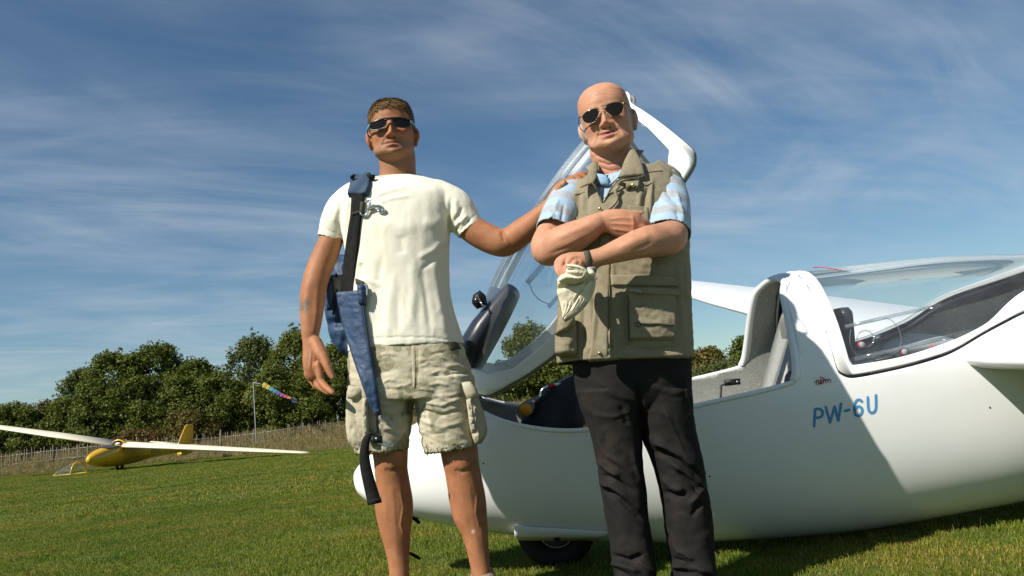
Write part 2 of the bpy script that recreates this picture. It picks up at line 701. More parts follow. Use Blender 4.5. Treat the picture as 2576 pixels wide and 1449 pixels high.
def leaf_mat(name, ramp, rough=0.55, transl=0.25, dry=None):
    """colour from the per-leaf random attribute 'rnd'"""
    m = bpy.data.materials.new(name)
    MAT[name] = m
    m.use_nodes = True
    nt = m.node_tree
    N, L = nt.nodes, nt.links
    b = N['Principled BSDF']
    b.inputs['Roughness'].default_value = rough
    b.inputs['Specular IOR Level'].default_value = 0.12
    a = N.new('ShaderNodeAttribute'); a.attribute_name = 'rnd'
    r = N.new('ShaderNodeValToRGB')
    e = r.color_ramp.elements
    while len(e) < len(ramp):
        e.new(0.5)
    for el, (p, c) in zip(e, ramp):
        el.position = p
        el.color = (*c, 1)
    L.new(a.outputs['Fac'], r.inputs[0])
    col = r.outputs[0]
    for sc_, lo_, hi_, c_ in dry or []:
        g = N.new('ShaderNodeNewGeometry')
        nz = N.new('ShaderNodeTexNoise'); nz.inputs['Scale'].default_value = sc_; nz.inputs['Detail'].default_value = 5
        L.new(g.outputs['Position'], nz.inputs['Vector'])
        mr = N.new('ShaderNodeMapRange'); mr.inputs['From Min'].default_value, mr.inputs['From Max'].default_value = lo_, hi_
        L.new(nz.outputs[0], mr.inputs[0])
        mi = N.new('ShaderNodeMix'); mi.data_type = 'RGBA'; mi.blend_type = 'MULTIPLY'
        L.new(mr.outputs[0], mi.inputs['Factor']); L.new(col, mi.inputs['A']); mi.inputs['B'].default_value = (*c_, 1)
        col = mi.outputs['Result']
    L.new(col, b.inputs['Base Color'])
    t = N.new('ShaderNodeBsdfTranslucent')
    L.new(col, t.inputs[0])
    mx = N.new('ShaderNodeMixShader'); mx.inputs[0].default_value = transl
    L.new(b.outputs[0], mx.inputs[1]); L.new(t.outputs[0], mx.inputs[2])
    L.new(mx.outputs[0], N['Material Output'].inputs[0])
    return m


def glass_mat(name, tint, rough=0.02, base=0.05, dust_sheen=0.0):
    m = bpy.data.materials.new(name)
    MAT[name] = m
    m.use_nodes = True
    nt = m.node_tree
    N, L = nt.nodes, nt.links
    N.remove(N['Principled BSDF'])
    tr = N.new('ShaderNodeBsdfTransparent'); tr.inputs[0].default_value = (*tint, 1)
    gl = N.new('ShaderNodeBsdfGlossy'); gl.inputs['Roughness'].default_value = rough
    gl.inputs[0].default_value = (1, 1, 1, 1)
    fr = N.new('ShaderNodeLayerWeight'); fr.inputs[0].default_value = 0.22
    mx = N.new('ShaderNodeMixShader')
    ad = N.new('ShaderNodeMath'); ad.operation = 'ADD'; ad.use_clamp = True
    L.new(fr.outputs['Fresnel'], ad.inputs[0]); ad.inputs[1].default_value = base
    hf = N.new('ShaderNodeMath'); hf.operation = 'MULTIPLY'; hf.inputs[1].default_value = 0.6
    L.new(ad.outputs[0], hf.inputs[0])
    L.new(hf.outputs[0], mx.inputs[0])
    L.new(tr.outputs[0], mx.inputs[1]); L.new(gl.outputs[0], mx.inputs[2])
    out = mx.outputs[0]
    if dust_sheen:
        df = N.new('ShaderNodeBsdfDiffuse'); df.inputs[0].default_value = (0.8, 0.82, 0.85, 1)  # pale dusty diffuse mixed into the glass to imitate a whitish sheen
        tc = N.new('ShaderNodeTexCoord'); n = N.new('ShaderNodeTexNoise'); n.inputs['Scale'].default_value = 9; n.inputs['Detail'].default_value = 6
        L.new(tc.outputs['Object'], n.inputs['Vector'])
        mu = N.new('ShaderNodeMath'); mu.operation = 'MULTIPLY'; mu.inputs[1].default_value = dust_sheen * 2
        L.new(n.outputs[0], mu.inputs[0])
        m2 = N.new('ShaderNodeMixShader')
        L.new(mu.outputs[0], m2.inputs[0]); L.new(out, m2.inputs[1]); L.new(df.outputs[0], m2.inputs[2])
        out = m2.outputs[0]
    L.new(out, N['Material Output'].inputs[0])
    return m


# ------------------------------------------------------------------ terrain
def foot_y(x):
    return np.interp(x, [-60, -23.4, -14, -9, -6.3, 0, 15, 45], [40, 36.6, 36.4, 33, 29.5, 27, 27, 30])


def ground_z(x, y):
    x = np.asarray(x, float); y = np.asarray(y, float)
    lawn = 0.016 * np.clip(-x - 9.0, 0, 30) * sstep(10, 27, y)
    f = foot_y(x)
    bank = np.clip((y - f) * 0.035, 0, 0.32) + 0.10 * sstep(0, 1.6, y - f)
    mound = 0.9 * sstep(40.8, 48, y)
    return lawn + bank + mound


mat('lawn_soil', (0.100, 0.128, 0.020), 0.9, 0.2,
    noise=[(0.35, (0.080, 0.110, 0.016), 0.35, 0.62, 5), (2.3, (0.125, 0.125, 0.032), 0.52, 0.75, 6), (38, (0.045, 0.075, 0.012), 0.45, 0.62, 5), (120, (0.13, 0.15, 0.035), 0.55, 0.72, 3)],
    bump=[(55, 0.9, 0.03), (9, 0.5, 0.04)])
mat('bank_soil', (0.16, 0.125, 0.055), 0.95, 0.1, noise=[(1.2, (0.10, 0.11, 0.035), 0.4, 0.65, 6), (14, (0.22, 0.18, 0.09), 0.5, 0.7, 5)], bump=[(12, 1.0, 0.1)])

gx = np.concatenate([np.linspace(-900, -70, 12), np.linspace(-66, 60, 190), np.linspace(70, 900, 12)])
gy = np.concatenate([np.linspace(-400, -8, 8), np.linspace(-6, 60, 130), np.linspace(70, 1600, 12)])
GX, GY = np.meshgrid(gx, gy, indexing='ij')
GZ = ground_z(GX, GY)
ground = add('ground', (np.stack([GX, GY, GZ], 2).reshape(-1, 3), grid_faces(len(gx), len(gy))), ['lawn_soil', 'bank_soil'])
tag(ground, 'mown green airfield meadow with a rough bank behind it', 'ground', kind='structure')
me = ground.data
pc = np.zeros(len(me.polygons) * 3, np.float32)
me.polygons.foreach_get('center', pc)
pc = pc.reshape(-1, 3)
me.polygons.foreach_set('material_index', (pc[:, 1] > foot_y(pc[:, 0]) + 0.3).astype(np.int32))

# ------------------------------------------------------------------ grass
leaf_mat('grass_blade', [(0.0, (0.090, 0.128, 0.010)), (0.45, (0.155, 0.205, 0.019)), (0.8, (0.225, 0.255, 0.036)), (0.93, (0.32, 0.28, 0.08)), (1.0, (0.44, 0.36, 0.16))], 0.5, 0.35, [(1.1, .48, .70, (1.65, 1.12, 1.5)), (0.45, .45, .62, (.72, .85, .8)), (4.0, .52, .68, (.70, .80, .8))])
leaf_mat('dry_grass_blade', [(0.0, (0.10, 0.115, 0.03)), (0.35, (0.20, 0.165, 0.065)), (0.7, (0.31, 0.25, 0.115)), (1.0, (0.46, 0.38, 0.20))], 0.6, 0.25)


def blades(n, bx, by, hlo, hhi, w, lean=0.5, droop=0.5):
    """V, F, rnd of n grass blades on the rectangle bx, by"""
    x = RNG.uniform(-bx, bx, n); y = RNG.uniform(-by, by, n)
    h = RNG.uniform(hlo, hhi, n) * RNG.uniform(0.6, 1.0, n)
    a = RNG.uniform(0, 2 * math.pi, n)
    ln = RNG.uniform(0.1, 1.0, n) * lean * h
    tx, ty = np.cos(a) * ln, np.sin(a) * ln
    b = RNG.uniform(0, 2 * math.pi, n)
    wx, wy = np.cos(b) * w / 2, np.sin(b) * w / 2
    z0 = np.full(n, -0.006)
    P = np.stack([
        np.stack([x - wx, y - wy, z0], 1), np.stack([x + wx, y + wy, z0], 1),
        np.stack([x + tx * 0.4 + wx * 0.75, y + ty * 0.4 + wy * 0.75, h * 0.62], 1),
        np.stack([x + tx * 0.4 - wx * 0.75, y + ty * 0.4 - wy * 0.75, h * 0.62], 1),
        np.stack([x + tx, y + ty, h * (1 - droop * RNG.uniform(0, 0.5, n))], 1)], 1).reshape(-1, 3)
    i = np.arange(n) * 5
    F = np.concatenate([np.stack([i, i + 1, i + 2], 1), np.stack([i, i + 2, i + 3], 1), np.stack([i + 3, i + 2, i + 4], 1)])
    return P, F, np.repeat(RNG.uniform(0, 1, n), 5)


def rnd_attr(me, r):
    a = me.attributes.new('rnd', 'FLOAT', 'POINT')
    a.data.foreach_set('value', np.ascontiguousarray(r, dtype=np.float32))


def scatter(name, points, scales, blade_parts, mname, label):
    """one ground-cover object: copies of a few tuft meshes on given points, by geometry nodes"""
    src = bpy.data.collections.new(name + '_tufts')
    for P, F, r in blade_parts:
        me = new_mesh(P, F, name + '_tuft', False)
        rnd_attr(me, r)
        me.materials.append(MAT[mname])
        o = bpy.data.objects.new(name + '_tuft', me)
        src.objects.link(o)
    me = bpy.data.meshes.new(name)
    me.vertices.add(len(points))
    me.vertices.foreach_set('co', np.ascontiguousarray(points, dtype=np.float32).ravel())
    a = me.attributes.new('scl', 'FLOAT', 'POINT'); a.data.foreach_set('value', np.ascontiguousarray(scales, dtype=np.float32))
    o = link(name, me)
    me.materials.append(MAT[mname])
    tag(o, label, 'grass', kind='stuff')
    ng = bpy.data.node_groups.new(name, 'GeometryNodeTree')
    ng.interface.new_socket('Geometry', in_out='INPUT', socket_type='NodeSocketGeometry')
    ng.interface.new_socket('Geometry', in_out='OUTPUT', socket_type='NodeSocketGeometry')
    N, L = ng.nodes, ng.links
    gi, go = N.new('NodeGroupInput'), N.new('NodeGroupOutput')
    m2p = N.new('GeometryNodeMeshToPoints')
    L.new(gi.outputs[0], m2p.inputs[0])
    ci = N.new('GeometryNodeCollectionInfo')
    ci.inputs['Collection'].default_value = src
    ci.inputs['Separate Children'].default_value = True
    ci.inputs['Reset Children'].default_value = True
    iop = N.new('GeometryNodeInstanceOnPoints')
    L.new(m2p.outputs[0], iop.inputs['Points'])
    L.new(ci.outputs[0], iop.inputs['Instance'])
    iop.inputs['Pick Instance'].default_value = True
    rr = N.new('FunctionNodeRandomValue'); rr.data_type = 'FLOAT_VECTOR'
    rr.inputs[0].default_value = (-0.05, -0.05, 0); rr.inputs[1].default_value = (0.05, 0.05, 6.283)
    L.new(rr.outputs[0], iop.inputs['Rotation'])
    na = N.new('GeometryNodeInputNamedAttribute'); na.data_type = 'FLOAT'; na.inputs[0].default_value = 'scl'
    L.new(na.outputs[0], iop.inputs['Scale'])
    L.new(iop.outputs[0], go.inputs[0])
    md = o.modifiers.new('scatter', 'NODES')
    md.node_group = ng
    return o


def lawn_points(d0, d1, step, side):
    pts = []
    y = d0
    while y < d1:
        half = 0.98 * y + side + 1.0
        xs = np.arange(-half, half, step)
        xs = xs + RNG.uniform(-0.3, 0.3, len(xs)) * step
        ys = y + RNG.uniform(-0.3, 0.3, len(xs)) * step
        ok = ys < foot_y(xs) + 0.25
        pts.append(np.stack([xs[ok], ys[ok], ground_z(xs[ok], ys[ok])], 1))
        y += step
    return np.concatenate(pts)


near_parts = [blades(1700, 0.20, 0.20, 0.008, 0.028, 0.0026, 1.1, 0.5) for _ in range(5)]
pts = lawn_points(1.9, 9.0, 0.27, 0.6)
sc = 1.0 + 0.30 * fbm(pts * 0.9, 3)
scatter('lawn_grass', pts, sc, near_parts, 'grass_blade', 'short mown grass blades round the feet of the two men')
far_parts = [blades(1100, 0.44, 0.44, 0.010, 0.032, 0.008, 1.1, 0.4) for _ in range(4)]
pts = lawn_points(9.0, 38.0, 0.66, 1.5)
scatter('meadow_grass', pts, 1.0 + 0.25 * fbm(pts * 0.35, 3), far_parts, 'grass_blade', 'mown meadow grass running back to the rough bank')
tall_parts = [blades(46, 0.25, 0.25, 0.05, 0.15, 0.0035, 1.0, 0.6) for _ in range(3)]
pts = lawn_points(2.4, 6.5, 0.45, 0.4)
pts = pts[RNG.uniform(0, 1, len(pts)) < 0.18]
scatter('grass_stalk', pts, RNG.uniform(0.4, 0.9, len(pts)), [blades(16, 0.15, 0.15, 0.03, 0.12, 0.0028, 1.0, 0.6) for _ in range(3)], 'dry_grass_blade', 'loose pale straws standing in the short grass under the white glider')

pts = []
for x in np.arange(-36, 17, 0.42):
    f = float(foot_y(x))
    for y in np.arange(f - 0.1, 43.0, 0.55):
        if random.random() < 0.92:
            xx, yy = x + random.uniform(-.25, .25), y + random.uniform(-.3, .3)
            pts.append((xx, yy, float(ground_z(xx, yy))))
pts = np.array(pts)
sc = (0.50 + 0.75 * sstep(0, 7, pts[:, 1] - foot_y(pts[:, 0]))) * (1 + 0.5 * fbm(pts * 0.5, 3))
scatter('rough_grass', pts, sc, [blades(150, 0.36, 0.36, 0.25, 0.72, 0.013, 1.0, 0.7) for _ in range(4)], 'dry_grass_blade', 'tall dry straw coloured grass on the bank along the paling fence')

# ------------------------------------------------------------------ paling fence
mat('weathered_wood', (0.22, 0.185, 0.135), 0.85, 0.2, noise=[(6, (0.13, 0.105, 0.072), 0.4, 0.7, 5)], bump=[(40, 0.4, 0.004)])
mat('galvanised', (0.42, 0.43, 0.44), 0.45, 0.5, 0.8)
fence = thing('paling_fence', (-14, 40, float(ground_z(-14, 40))), 'weathered chestnut paling fence of thin pickets along the rough bank', 'fence')
pick_meshes = []
for k in range(5):
    h = 0.95 + 0.05 * k
    w, t = 0.034 + 0.006 * (k % 3), 0.018
    jit = random.uniform(-0.012, 0.012)
    rings = []
    for z, s, o in ((0, 1, 0), (h * 0.5, 0.95, jit), (h * 0.93, 0.85, jit * 0.3), (h, 0.3, 0)):
        rings.append([(-w / 2 * s + o, -t / 2 * s, z), (w / 2 * s + o, -t / 2 * s, z), (w / 2 * s + o, t / 2 * s, z), (-w / 2 * s + o, t / 2 * s, z)])
    me = new_mesh(*loft(rings), 'picket', False)
    me.materials.append(MAT['weathered_wood'])
    pick_meshes.append(me)
fi = world_matrix(fence).inverted()
wires = []
for x0, x1 in ((-28.0, -6.4), (-2.2, 1.0), (7.6, 10.4)):
    x = x0
    while x < x1:
        y = 40 + 0.15 * math.sin(x * 0.7)
        o = bpy.data.objects.new('picket', random.choice(pick_meshes))
        COL.objects.link(o)
        o.parent = fence
        o.matrix_parent_inverse = fi
        o.location = (x, y, float(ground_z(x, y)) - 0.16 + random.uniform(-0.06, 0.03) + 0.05 * math.sin(x * 0.5))
        o.rotation_euler = (random.uniform(-0.05, 0.05), random.gauss(0, 0.045), random.uniform(-0.4, 0.4))
        x += 0.125 * random.uniform(0.85, 1.2)
    for hz in (0.28, 0.72):
        P = [(xx, 40 + 0.15 * math.sin(xx * 0.7) - 0.02, float(ground_z(xx, 40)) + hz + 0.05 * math.sin(xx * 0.5)) for xx in np.arange(x0, x1, 0.5)]
        add('wire', wire(P, 0.004, 5, 1), 'galvanised', fence)
for x in (-27.2, -23.6, -19.4, -15.2, -11.1, -7.5):
    zb = float(ground_z(x, 40.07))
    add('post', loft([[(x + r * math.cos(a), 40.1 + r * math.sin(a), zb + z) for a in np.linspace(0, 2 * math.pi, 8, endpoint=False)] for z, r in ((-.1, .04), (1.0, .038), (1.04, .02))]), 'weathered_wood', fence)

# ------------------------------------------------------------------ trees and shrubs
mat('bark', (0.10, 0.085, 0.065), 0.9, 0.1, noise=[(9, (0.05, 0.042, 0.032), 0.4, 0.65, 5)], bump=[(25, 0.8, 0.02)])
leaf_mat('leaf_dark', [(0, (0.048, 0.070, 0.013)), (0.5, (0.095, 0.122, 0.021)), (0.85, (0.150, 0.170, 0.033)), (1, (0.20, 0.20, 0.05))], 0.5, 0.36)
leaf_mat('leaf_mid', [(0, (0.072, 0.092, 0.018)), (0.5, (0.125, 0.150, 0.030)), (0.85, (0.180, 0.195, 0.045)), (1, (0.23, 0.21, 0.07))], 0.5, 0.36)
leaf_mat('leaf_pale', [(0, (0.055, 0.075, 0.020)), (0.5, (0.095, 0.120, 0.038)), (0.85, (0.14, 0.165, 0.055)), (1, (0.21, 0.20, 0.085))], 0.55, 0.25)
leaf_mat('leaf_rust', [(0, (0.055, 0.030, 0.012)), (0.4, (0.115, 0.055, 0.020)), (0.75, (0.10, 0.085, 0.025)), (1, (0.17, 0.12, 0.04))], 0.55, 0.2)
leaf_mat('leaf_olive', [(0, (0.065, 0.060, 0.016)), (0.5, (0.115, 0.100, 0.026)), (0.85, (0.17, 0.135, 0.040)), (1, (0.20, 0.11, 0.04))], 0.55, 0.2)


def make_tree(name, label, x, y, zt, wid, mname, n=9000, leaf=0.15, cat='tree', group=None, base_frac=0.0, gap=0.0, spires=0, dep=None):
    zb = float(ground_z(x, y))
    H = zt - zb
    dep = dep or wid * 0.42
    root = thing(name, (x, y, zb), label, cat, group)
    # clusters of twigs through the crown
    nc = max(40, int(n / 90))
    C, Rr = [], []
    tries = 0
    while len(C) < nc and tries < 9000:
        tries += 1
        u = random.uniform(base_frac, 1)
        prof = (math.sin(math.pi * min(1, (u * 0.78 + 0.20))) ** 0.55) if u < 0.98 else 0.3
        a = random.uniform(0, 2 * math.pi)
        rr = math.sqrt(random.uniform(0.30, 1.0)) * prof
        wob = 0.80 + 0.42 * float(pn([[math.cos(a) * 1.3 + x, math.sin(a) * 1.3 + y, u * 3.1]])[0]) * 2
        p = (math.cos(a) * rr * wid / 2 * wob, math.sin(a) * rr * dep * wob, u * H * 0.88)
        if gap and float(pn([[p[0] * 0.9 + x, p[1] * 0.9, p[2] * 0.9]])[0]) < -0.30 + gap:
            continue
        C.append(p); Rr.append(random.uniform(0.16, 0.48) * (0.55 + 0.16 * min(wid, 4)))
    for _ in range(spires * 3 + 3):
        a = random.uniform(-1, 1)
        px = a * wid * 0.36
        top = H * (1.0 - 0.30 * abs(a)) * random.uniform(0.93, 1.04)
        for k in range(3):
            C.append((px + random.uniform(-.1, .1), random.uniform(-.4, .4), top - k * 0.30)); Rr.append(0.10 + 0.08 * k)
    C = np.array(C); Rr = np.array(Rr)
    w = Rr ** 2
    idx = RNG.choice(len(C), size=n, p=w / w.sum())
    d = RNG.normal(size=(n, 3)); d /= np.linalg.norm(d, axis=1)[:, None]
    P = C[idx] + d * (Rr[idx] * RNG.uniform(0.35, 1.15, n) ** 0.7)[:, None] * np.array([1.1, 1.0, 0.85])
    P[:, 2] = np.maximum(P[:, 2], 0.02)
    nrm = d * 0.7 + RNG.normal(size=(n, 3)) * 0.6 + np.array([0, 0, 0.45])
    nrm /= np.linalg.norm(nrm, axis=1)[:, None]
    t = np.cross(nrm, RNG.normal(size=(n, 3))); t /= np.linalg.norm(t, axis=1)[:, None]
    b = np.cross(nrm, t)
    s = leaf * RNG.uniform(0.6, 1.25, n)[:, None]
    V = np.stack([P - t * s * 0.5, P + b * s * 0.30 + nrm * s * 0.06, P + t * s * 0.5, P - b * s * 0.30 + nrm * s * 0.06], 1).reshape(-1, 3)
    F = np.arange(n * 4).reshape(-1, 4)
    me = new_mesh(V, F, 'crown', False)
    cr = np.clip(RNG.uniform(0, 1, len(C))[idx] * 0.55 + RNG.uniform(0, 0.45, n), 0, 1)
    rnd_attr(me, np.repeat(cr, 4))
    o = link('crown', me, mname, root, False)
    # trunk with limbs
    parts = []
    tr = 0.03 + 0.022 * H
    stems = 1 if H > 3.0 and wid < 4 else 3
    for k in range(stems):
        ox = random.uniform(-0.25, 0.25) * wid * (stems > 1)
        pts_ = [(ox * 0.4, 0, -0.15), (ox * 0.6, random.uniform(-.1, .1), H * 0.3), (ox * 0.9, random.uniform(-.15, .15), H * 0.6), (ox, 0, H * 0.86)]
        cc = catmull(pts_, 4)
        parts.append(world_tube(cc, np.linspace(2 * tr, tr * 0.4, len(cc)), 1, 8, (0.2, 0.97, 0.1)))
        for _ in range(9):
            j = random.randrange(len(C))
            f = random.uniform(0.25, 0.75)
            st = cc[int(f * (len(cc) - 1))]
            if C[j][2] < st[2]:
                continue
            mid = (st + C[j]) / 2 + np.array([0, 0, 0.1 * H * random.uniform(0, .6)])
            lc = catmull([st, mid, C[j]], 4)
            parts.append(world_tube(lc, np.linspace(tr * 0.75, 0.018, len(lc)), 1, 6, (0.2, 0.97, 0.1)))
    V, F = join(parts)
    link('trunk', new_mesh(V, F, 'trunk'), 'bark', root, False)
    return root


def tree_px(name, label, xpx, top_px, wpx, Y, mname, **k):
    Y = Y * 1.17
    k['leaf'] = k.get('leaf', 0.15) * 1.12
    k['n'] = int(k['n'] * 1.45)
    wpx = wpx * 1.18
    t = W(xpx, top_px, Y)
    return make_tree(name, label, t[0], Y, t[2], wpx * Y / FPX, mname, **k)


TG = 'trees and shrubs behind the paling fence'
tree_px('shrub', 'low dark green shrub past the free wing of the yellow glider', 20, 1008, 190, 38, 'leaf_dark', n=9000, cat='shrub', group=TG)
tree_px('shrub', 'olive hedge shrub next to the low dark green shrub', -90, 1000, 170, 39, 'leaf_mid', n=7000, cat='shrub', group=TG)
tree_px('shrub', 'rust red shrub between the low shrub and the pale tree', 124, 1000, 78, 38.5, 'leaf_rust', n=4500, cat='shrub', group=TG)
tree_px('tree', 'pale loose leafed tree beside the rust red shrub', 205, 908, 125, 40.5, 'leaf_pale', n=7500, group=TG, gap=0.12, spires=3)
tree_px('tree', 'dark rounded tree standing behind the nose of the yellow glider', 285, 872, 200, 39, 'leaf_dark', n=13000, group=TG, spires=5)
tree_px('tree', 'tallest dark bushy tree standing behind the yellow glider', 392, 845, 215, 39.5, 'leaf_dark', n=16000, group=TG, spires=8)
tree_px('tree', 'dark tree with a sloping crown behind the yellow tail fin', 492, 893, 165, 38.8, 'leaf_dark', n=11000, group=TG, spires=4)
tree_px('shrub', 'orange brown autumn shrub in front of the dark trees', 473, 1030, 135, 36.6, 'leaf_olive', n=6500, leaf=0.12, cat='shrub', group=TG)
tree_px('shrub', 'brown bramble shrub behind the fence and the yellow cockpit', 335, 1085, 150, 36.0, 'leaf_rust', n=3600, leaf=0.11, cat='shrub', group=TG)
tree_px('tree', 'thin pale green tree to the side of the windsock pole', 632, 824, 150, 41, 'leaf_pale', n=9500, group=TG, gap=0.16, spires=4)
tree_px('tree', 'slender mid green tree behind the striped windsock', 738, 812, 135, 40, 'leaf_mid', n=9500, group=TG, gap=0.13, spires=5)
tree_px('tree', 'dark hedge tree low behind the windsock pole', 612, 955, 180, 38.6, 'leaf_dark', n=9500, group=TG, spires=3)
tree_px('tree', 'dark hedge tree under the hanging hand of the man in shorts', 745, 935, 170, 38.4, 'leaf_dark', n=9500, group=TG)
tree_px('tree', 'bushy green tree behind the blue parachute pack', 850, 845, 150, 39.5, 'leaf_mid', n=9000, group=TG, gap=0.08, spires=4)
tree_px('tree', 'green tree behind the legs of the man in shorts', 985, 870, 190, 39.5, 'leaf_mid', n=8000, group=TG)
tree_px('tree', 'green tree seen under the front edge of the raised canopy', 1175, 890, 175, 39.5, 'leaf_mid', n=9000, group=TG, gap=0.05)
tree_px('tree', 'tall leafy tree seen through the raised canopy', 1322, 798, 150, 40, 'leaf_mid', n=11000, group=TG, gap=0.05, spires=4)
tree_px('tree', 'dark tree behind the instrument pod of the open cockpit', 1415, 842, 165, 39, 'leaf_dark', n=11000, group=TG, gap=0.06)
tree_px('tree', 'hedge tree behind the back of the bald man', 1590, 850, 200, 40, 'leaf_mid', n=6000, group=TG)
tree_px('shrub', 'olive and brown shrub under the far wing of the white glider', 1772, 868, 120, 38, 'leaf_olive', n=7000, cat='shrub', group=TG)
tree_px('shrub', 'dark green shrub beside the headrest arch of the white glider', 1885, 836, 135, 38.5, 'leaf_dark', n=9000, cat='shrub', group=TG, spires=4)
tree_px('shrub', 'low yellow green shrub at the paling beside the bald man', 1815, 905, 230, 36.4, 'leaf_pale', n=9000, leaf=0.11, cat='shrub', group=TG)
tree_px('tree', 'dark tree hidden low behind the white cockpit', 2040, 850, 200, 39, 'leaf_dark', n=6000, group=TG)

for i_, (xp_, tp_, wp_, ml_, wh_) in enumerate([(60, 1020, 150, 'leaf_mid', 'the low shrub and the rust red shrub'), (165, 985, 140, 'leaf_dark', 'the rust red shrub and the pale tree'), (240, 960, 160, 'leaf_dark', 'the pale tree and the dark rounded tree'), (345, 930, 170, 'leaf_dark', 'the dark rounded tree and the tallest dark tree'), (445, 940, 160, 'leaf_mid', 'the tallest dark tree and the yellow tail fin'), (545, 930, 150, 'leaf_dark', 'the yellow tail fin and the windsock mast'), (685, 900, 150, 'leaf_mid', 'the windsock mast and its striped sock'), (800, 900, 150, 'leaf_dark', 'the striped sock and the blue parachute'), (1260, 905, 170, 'leaf_dark', 'the pale hut and the instrument pod'), (1370, 870, 150, 'leaf_mid', 'the raised canopy and the bald man')]):
    tree_px('shrub', 'hedge shrub filling the gap between ' + wh_, xp_, tp_, wp_, 38.0, ml_, n=6500, cat='shrub', group=TG, spires=1)

# ------------------------------------------------------------------ windsock
mat('grey_metal', (0.30, 0.31, 0.31), 0.5, 0.4, 0.3)
YP = 38.6
pt, pb = W(637, 962, YP), W(642, 1100, YP)
zb = float(ground_z(pb[0], YP))
ws = thing('windsock_mast', (pt[0], YP, zb), 'thin grey windsock mast with a short top arm at the fence', 'mast')
add('pole', world_tube([(pt[0], YP, zb - .1), (pt[0], YP, pt[2])], [0.065, 0.05], 1, 10, (0, 1, 0)), 'grey_metal', ws)
arm = W(656, 965, YP)
add('arm', world_tube([(pt[0], YP, pt[2] - 0.02), (arm[0], YP - 0.05, arm[2])], [0.045, 0.035], 1, 8, (0, 1, 0)), 'grey_metal', ws)
cols = [(0.72, 0.52, 0.04), (0.60, 0.55, 0.06), (0.05, 0.42, 0.42), (0.04, 0.28, 0.52), (0.10, 0.10, 0.46), (0.36, 0.08, 0.38), (0.62, 0.06, 0.10), (0.72, 0.26, 0.05)]
for i, c in enumerate(cols):
    mat('sock_%d' % i, tuple(0.45 * v + 0.02 for v in c), 0.7, 0.2, sheen=0.2)
w0, w1 = W(664, 968, YP - 0.05), W(733, 1003, YP - 0.5)
sock = thing('windsock', tuple(w0), 'rainbow striped windsock with loose tails flying beside the mast', 'windsock')
ax = w1 - w0
an = ax / np.linalg.norm(ax)
s1 = np.cross(an, [0, 1, 0.2]); s1 /= np.linalg.norm(s1); s2 = np.cross(an, s1)
aa = np.linspace(0, 2 * math.pi, 16, endpoint=False)
nb = len(cols)
for i in range(nb):
    rings = []
    for q in np.linspace(i, i + 1, 4) / nb:
        r = 0.125 - 0.07 * q
        c = w0 + ax * q + np.array([0, 0, -0.06 * math.sin(q * 3.1)])
        rr = r * (1 + 0.10 * np.sin(3 * aa + q * 9))
        rings.append(c + rr[:, None] * (np.cos(aa)[:, None] * s1 + np.sin(aa)[:, None] * s2))
    o = add('band', loft(rings, False), 'sock_%d' % i, sock)
    solidify(o, 0.004)
for k in range(5):
    a = k * 1.3
    st = w1 + 0.06 * (math.cos(a) * s1 + math.sin(a) * s2)
    pts_ = [st + an * t * 0.34 + np.array([0, 0, -0.10 * t * t]) + s1 * 0.05 * math.sin(t * 6 + k) for t in np.linspace(0, 1, 8)]
    P = np.array([[p - s2 * 0.022, p + s2 * 0.022] for p in pts_]).reshape(-1, 3)
    solidify(add('tail', (P, grid_faces(8, 2)), 'sock_%d' % (k + 2), sock), 0.004)
add('bridle', wire([arm, (arm + w0) / 2 + np.array([0, 0, -.02]), w0 + s1 * .1], 0.006, 6, 3), 'galvanised', sock)

# ------------------------------------------------------------------ pale hut far behind the nose of the white glider
mat('hut_panel', (0.50, 0.60, 0.62), 0.5, 0.4, noise=[(3, (0.42, 0.52, 0.55), 0.4, 0.7)])
mat('hut_trim', (0.62, 0.55, 0.30), 0.6, 0.3)
hp, hq = W(1178, 955, 30), W(1222, 1018, 30)
hut = thing('hut', ((hp[0] + hq[0]) / 2 - 0.3, 30.6, float(ground_z(0, 30))), 'small pale blue hut with a sloping roof beside the rough bank', 'hut')
hx0, hx1, hz0, hz1 = hp[0] - 1.0, hq[0], float(ground_z(0, 30)) + 0.1, hp[2]
add_bevel(add('wall', box_vf(((hx0 + hx1) / 2, 30.7, (hz0 + hz1) / 2), (hx1 - hx0, 1.4, hz1 - hz0)), 'hut_panel', hut, False), 0.01)
add('base_board', box_vf(((hx0 + hx1) / 2, 29.985, hz0 + 0.08), (hx1 - hx0, 0.02, 0.16)), 'hut_trim', hut, False)
for q in (0.0, 0.5, 0.985):
    add('corner_trim', box_vf((hx0 + (hx1 - hx0) * q + 0.01, 29.98, (hz0 + hz1) / 2 + .08), (0.05, 0.03, hz1 - hz0 - .18)), 'hut_trim', hut, False)
Mr = Matrix.Rotation(rad(14), 3, 'Y')
add('roof', box_vf(((hx0 + hx1) / 2 + .1, 30.6, hz1 + 0.09), (hx1 - hx0 + 0.4, 1.9, 0.06), np.array(Mr)), 'grey_metal', hut, False)
# ------------------------------------------------------------------ wings
def airfoil(n=14, t=0.15):
    u = (1 - np.cos(np.linspace(0, math.pi, n))) / 2
    th = 5 * t * (0.2969 * np.sqrt(u) - 0.126 * u - 0.3516 * u ** 2 + 0.2843 * u ** 3 - 0.1015 * u ** 4)
    camber = 0.03 * (1 - (2 * u - 1) ** 2)
    up = np.stack([u, camber + th], 1)
    lo = np.stack([u, camber - th * 0.85], 1)
    return np.concatenate([up[::-1], lo[1:-1]])


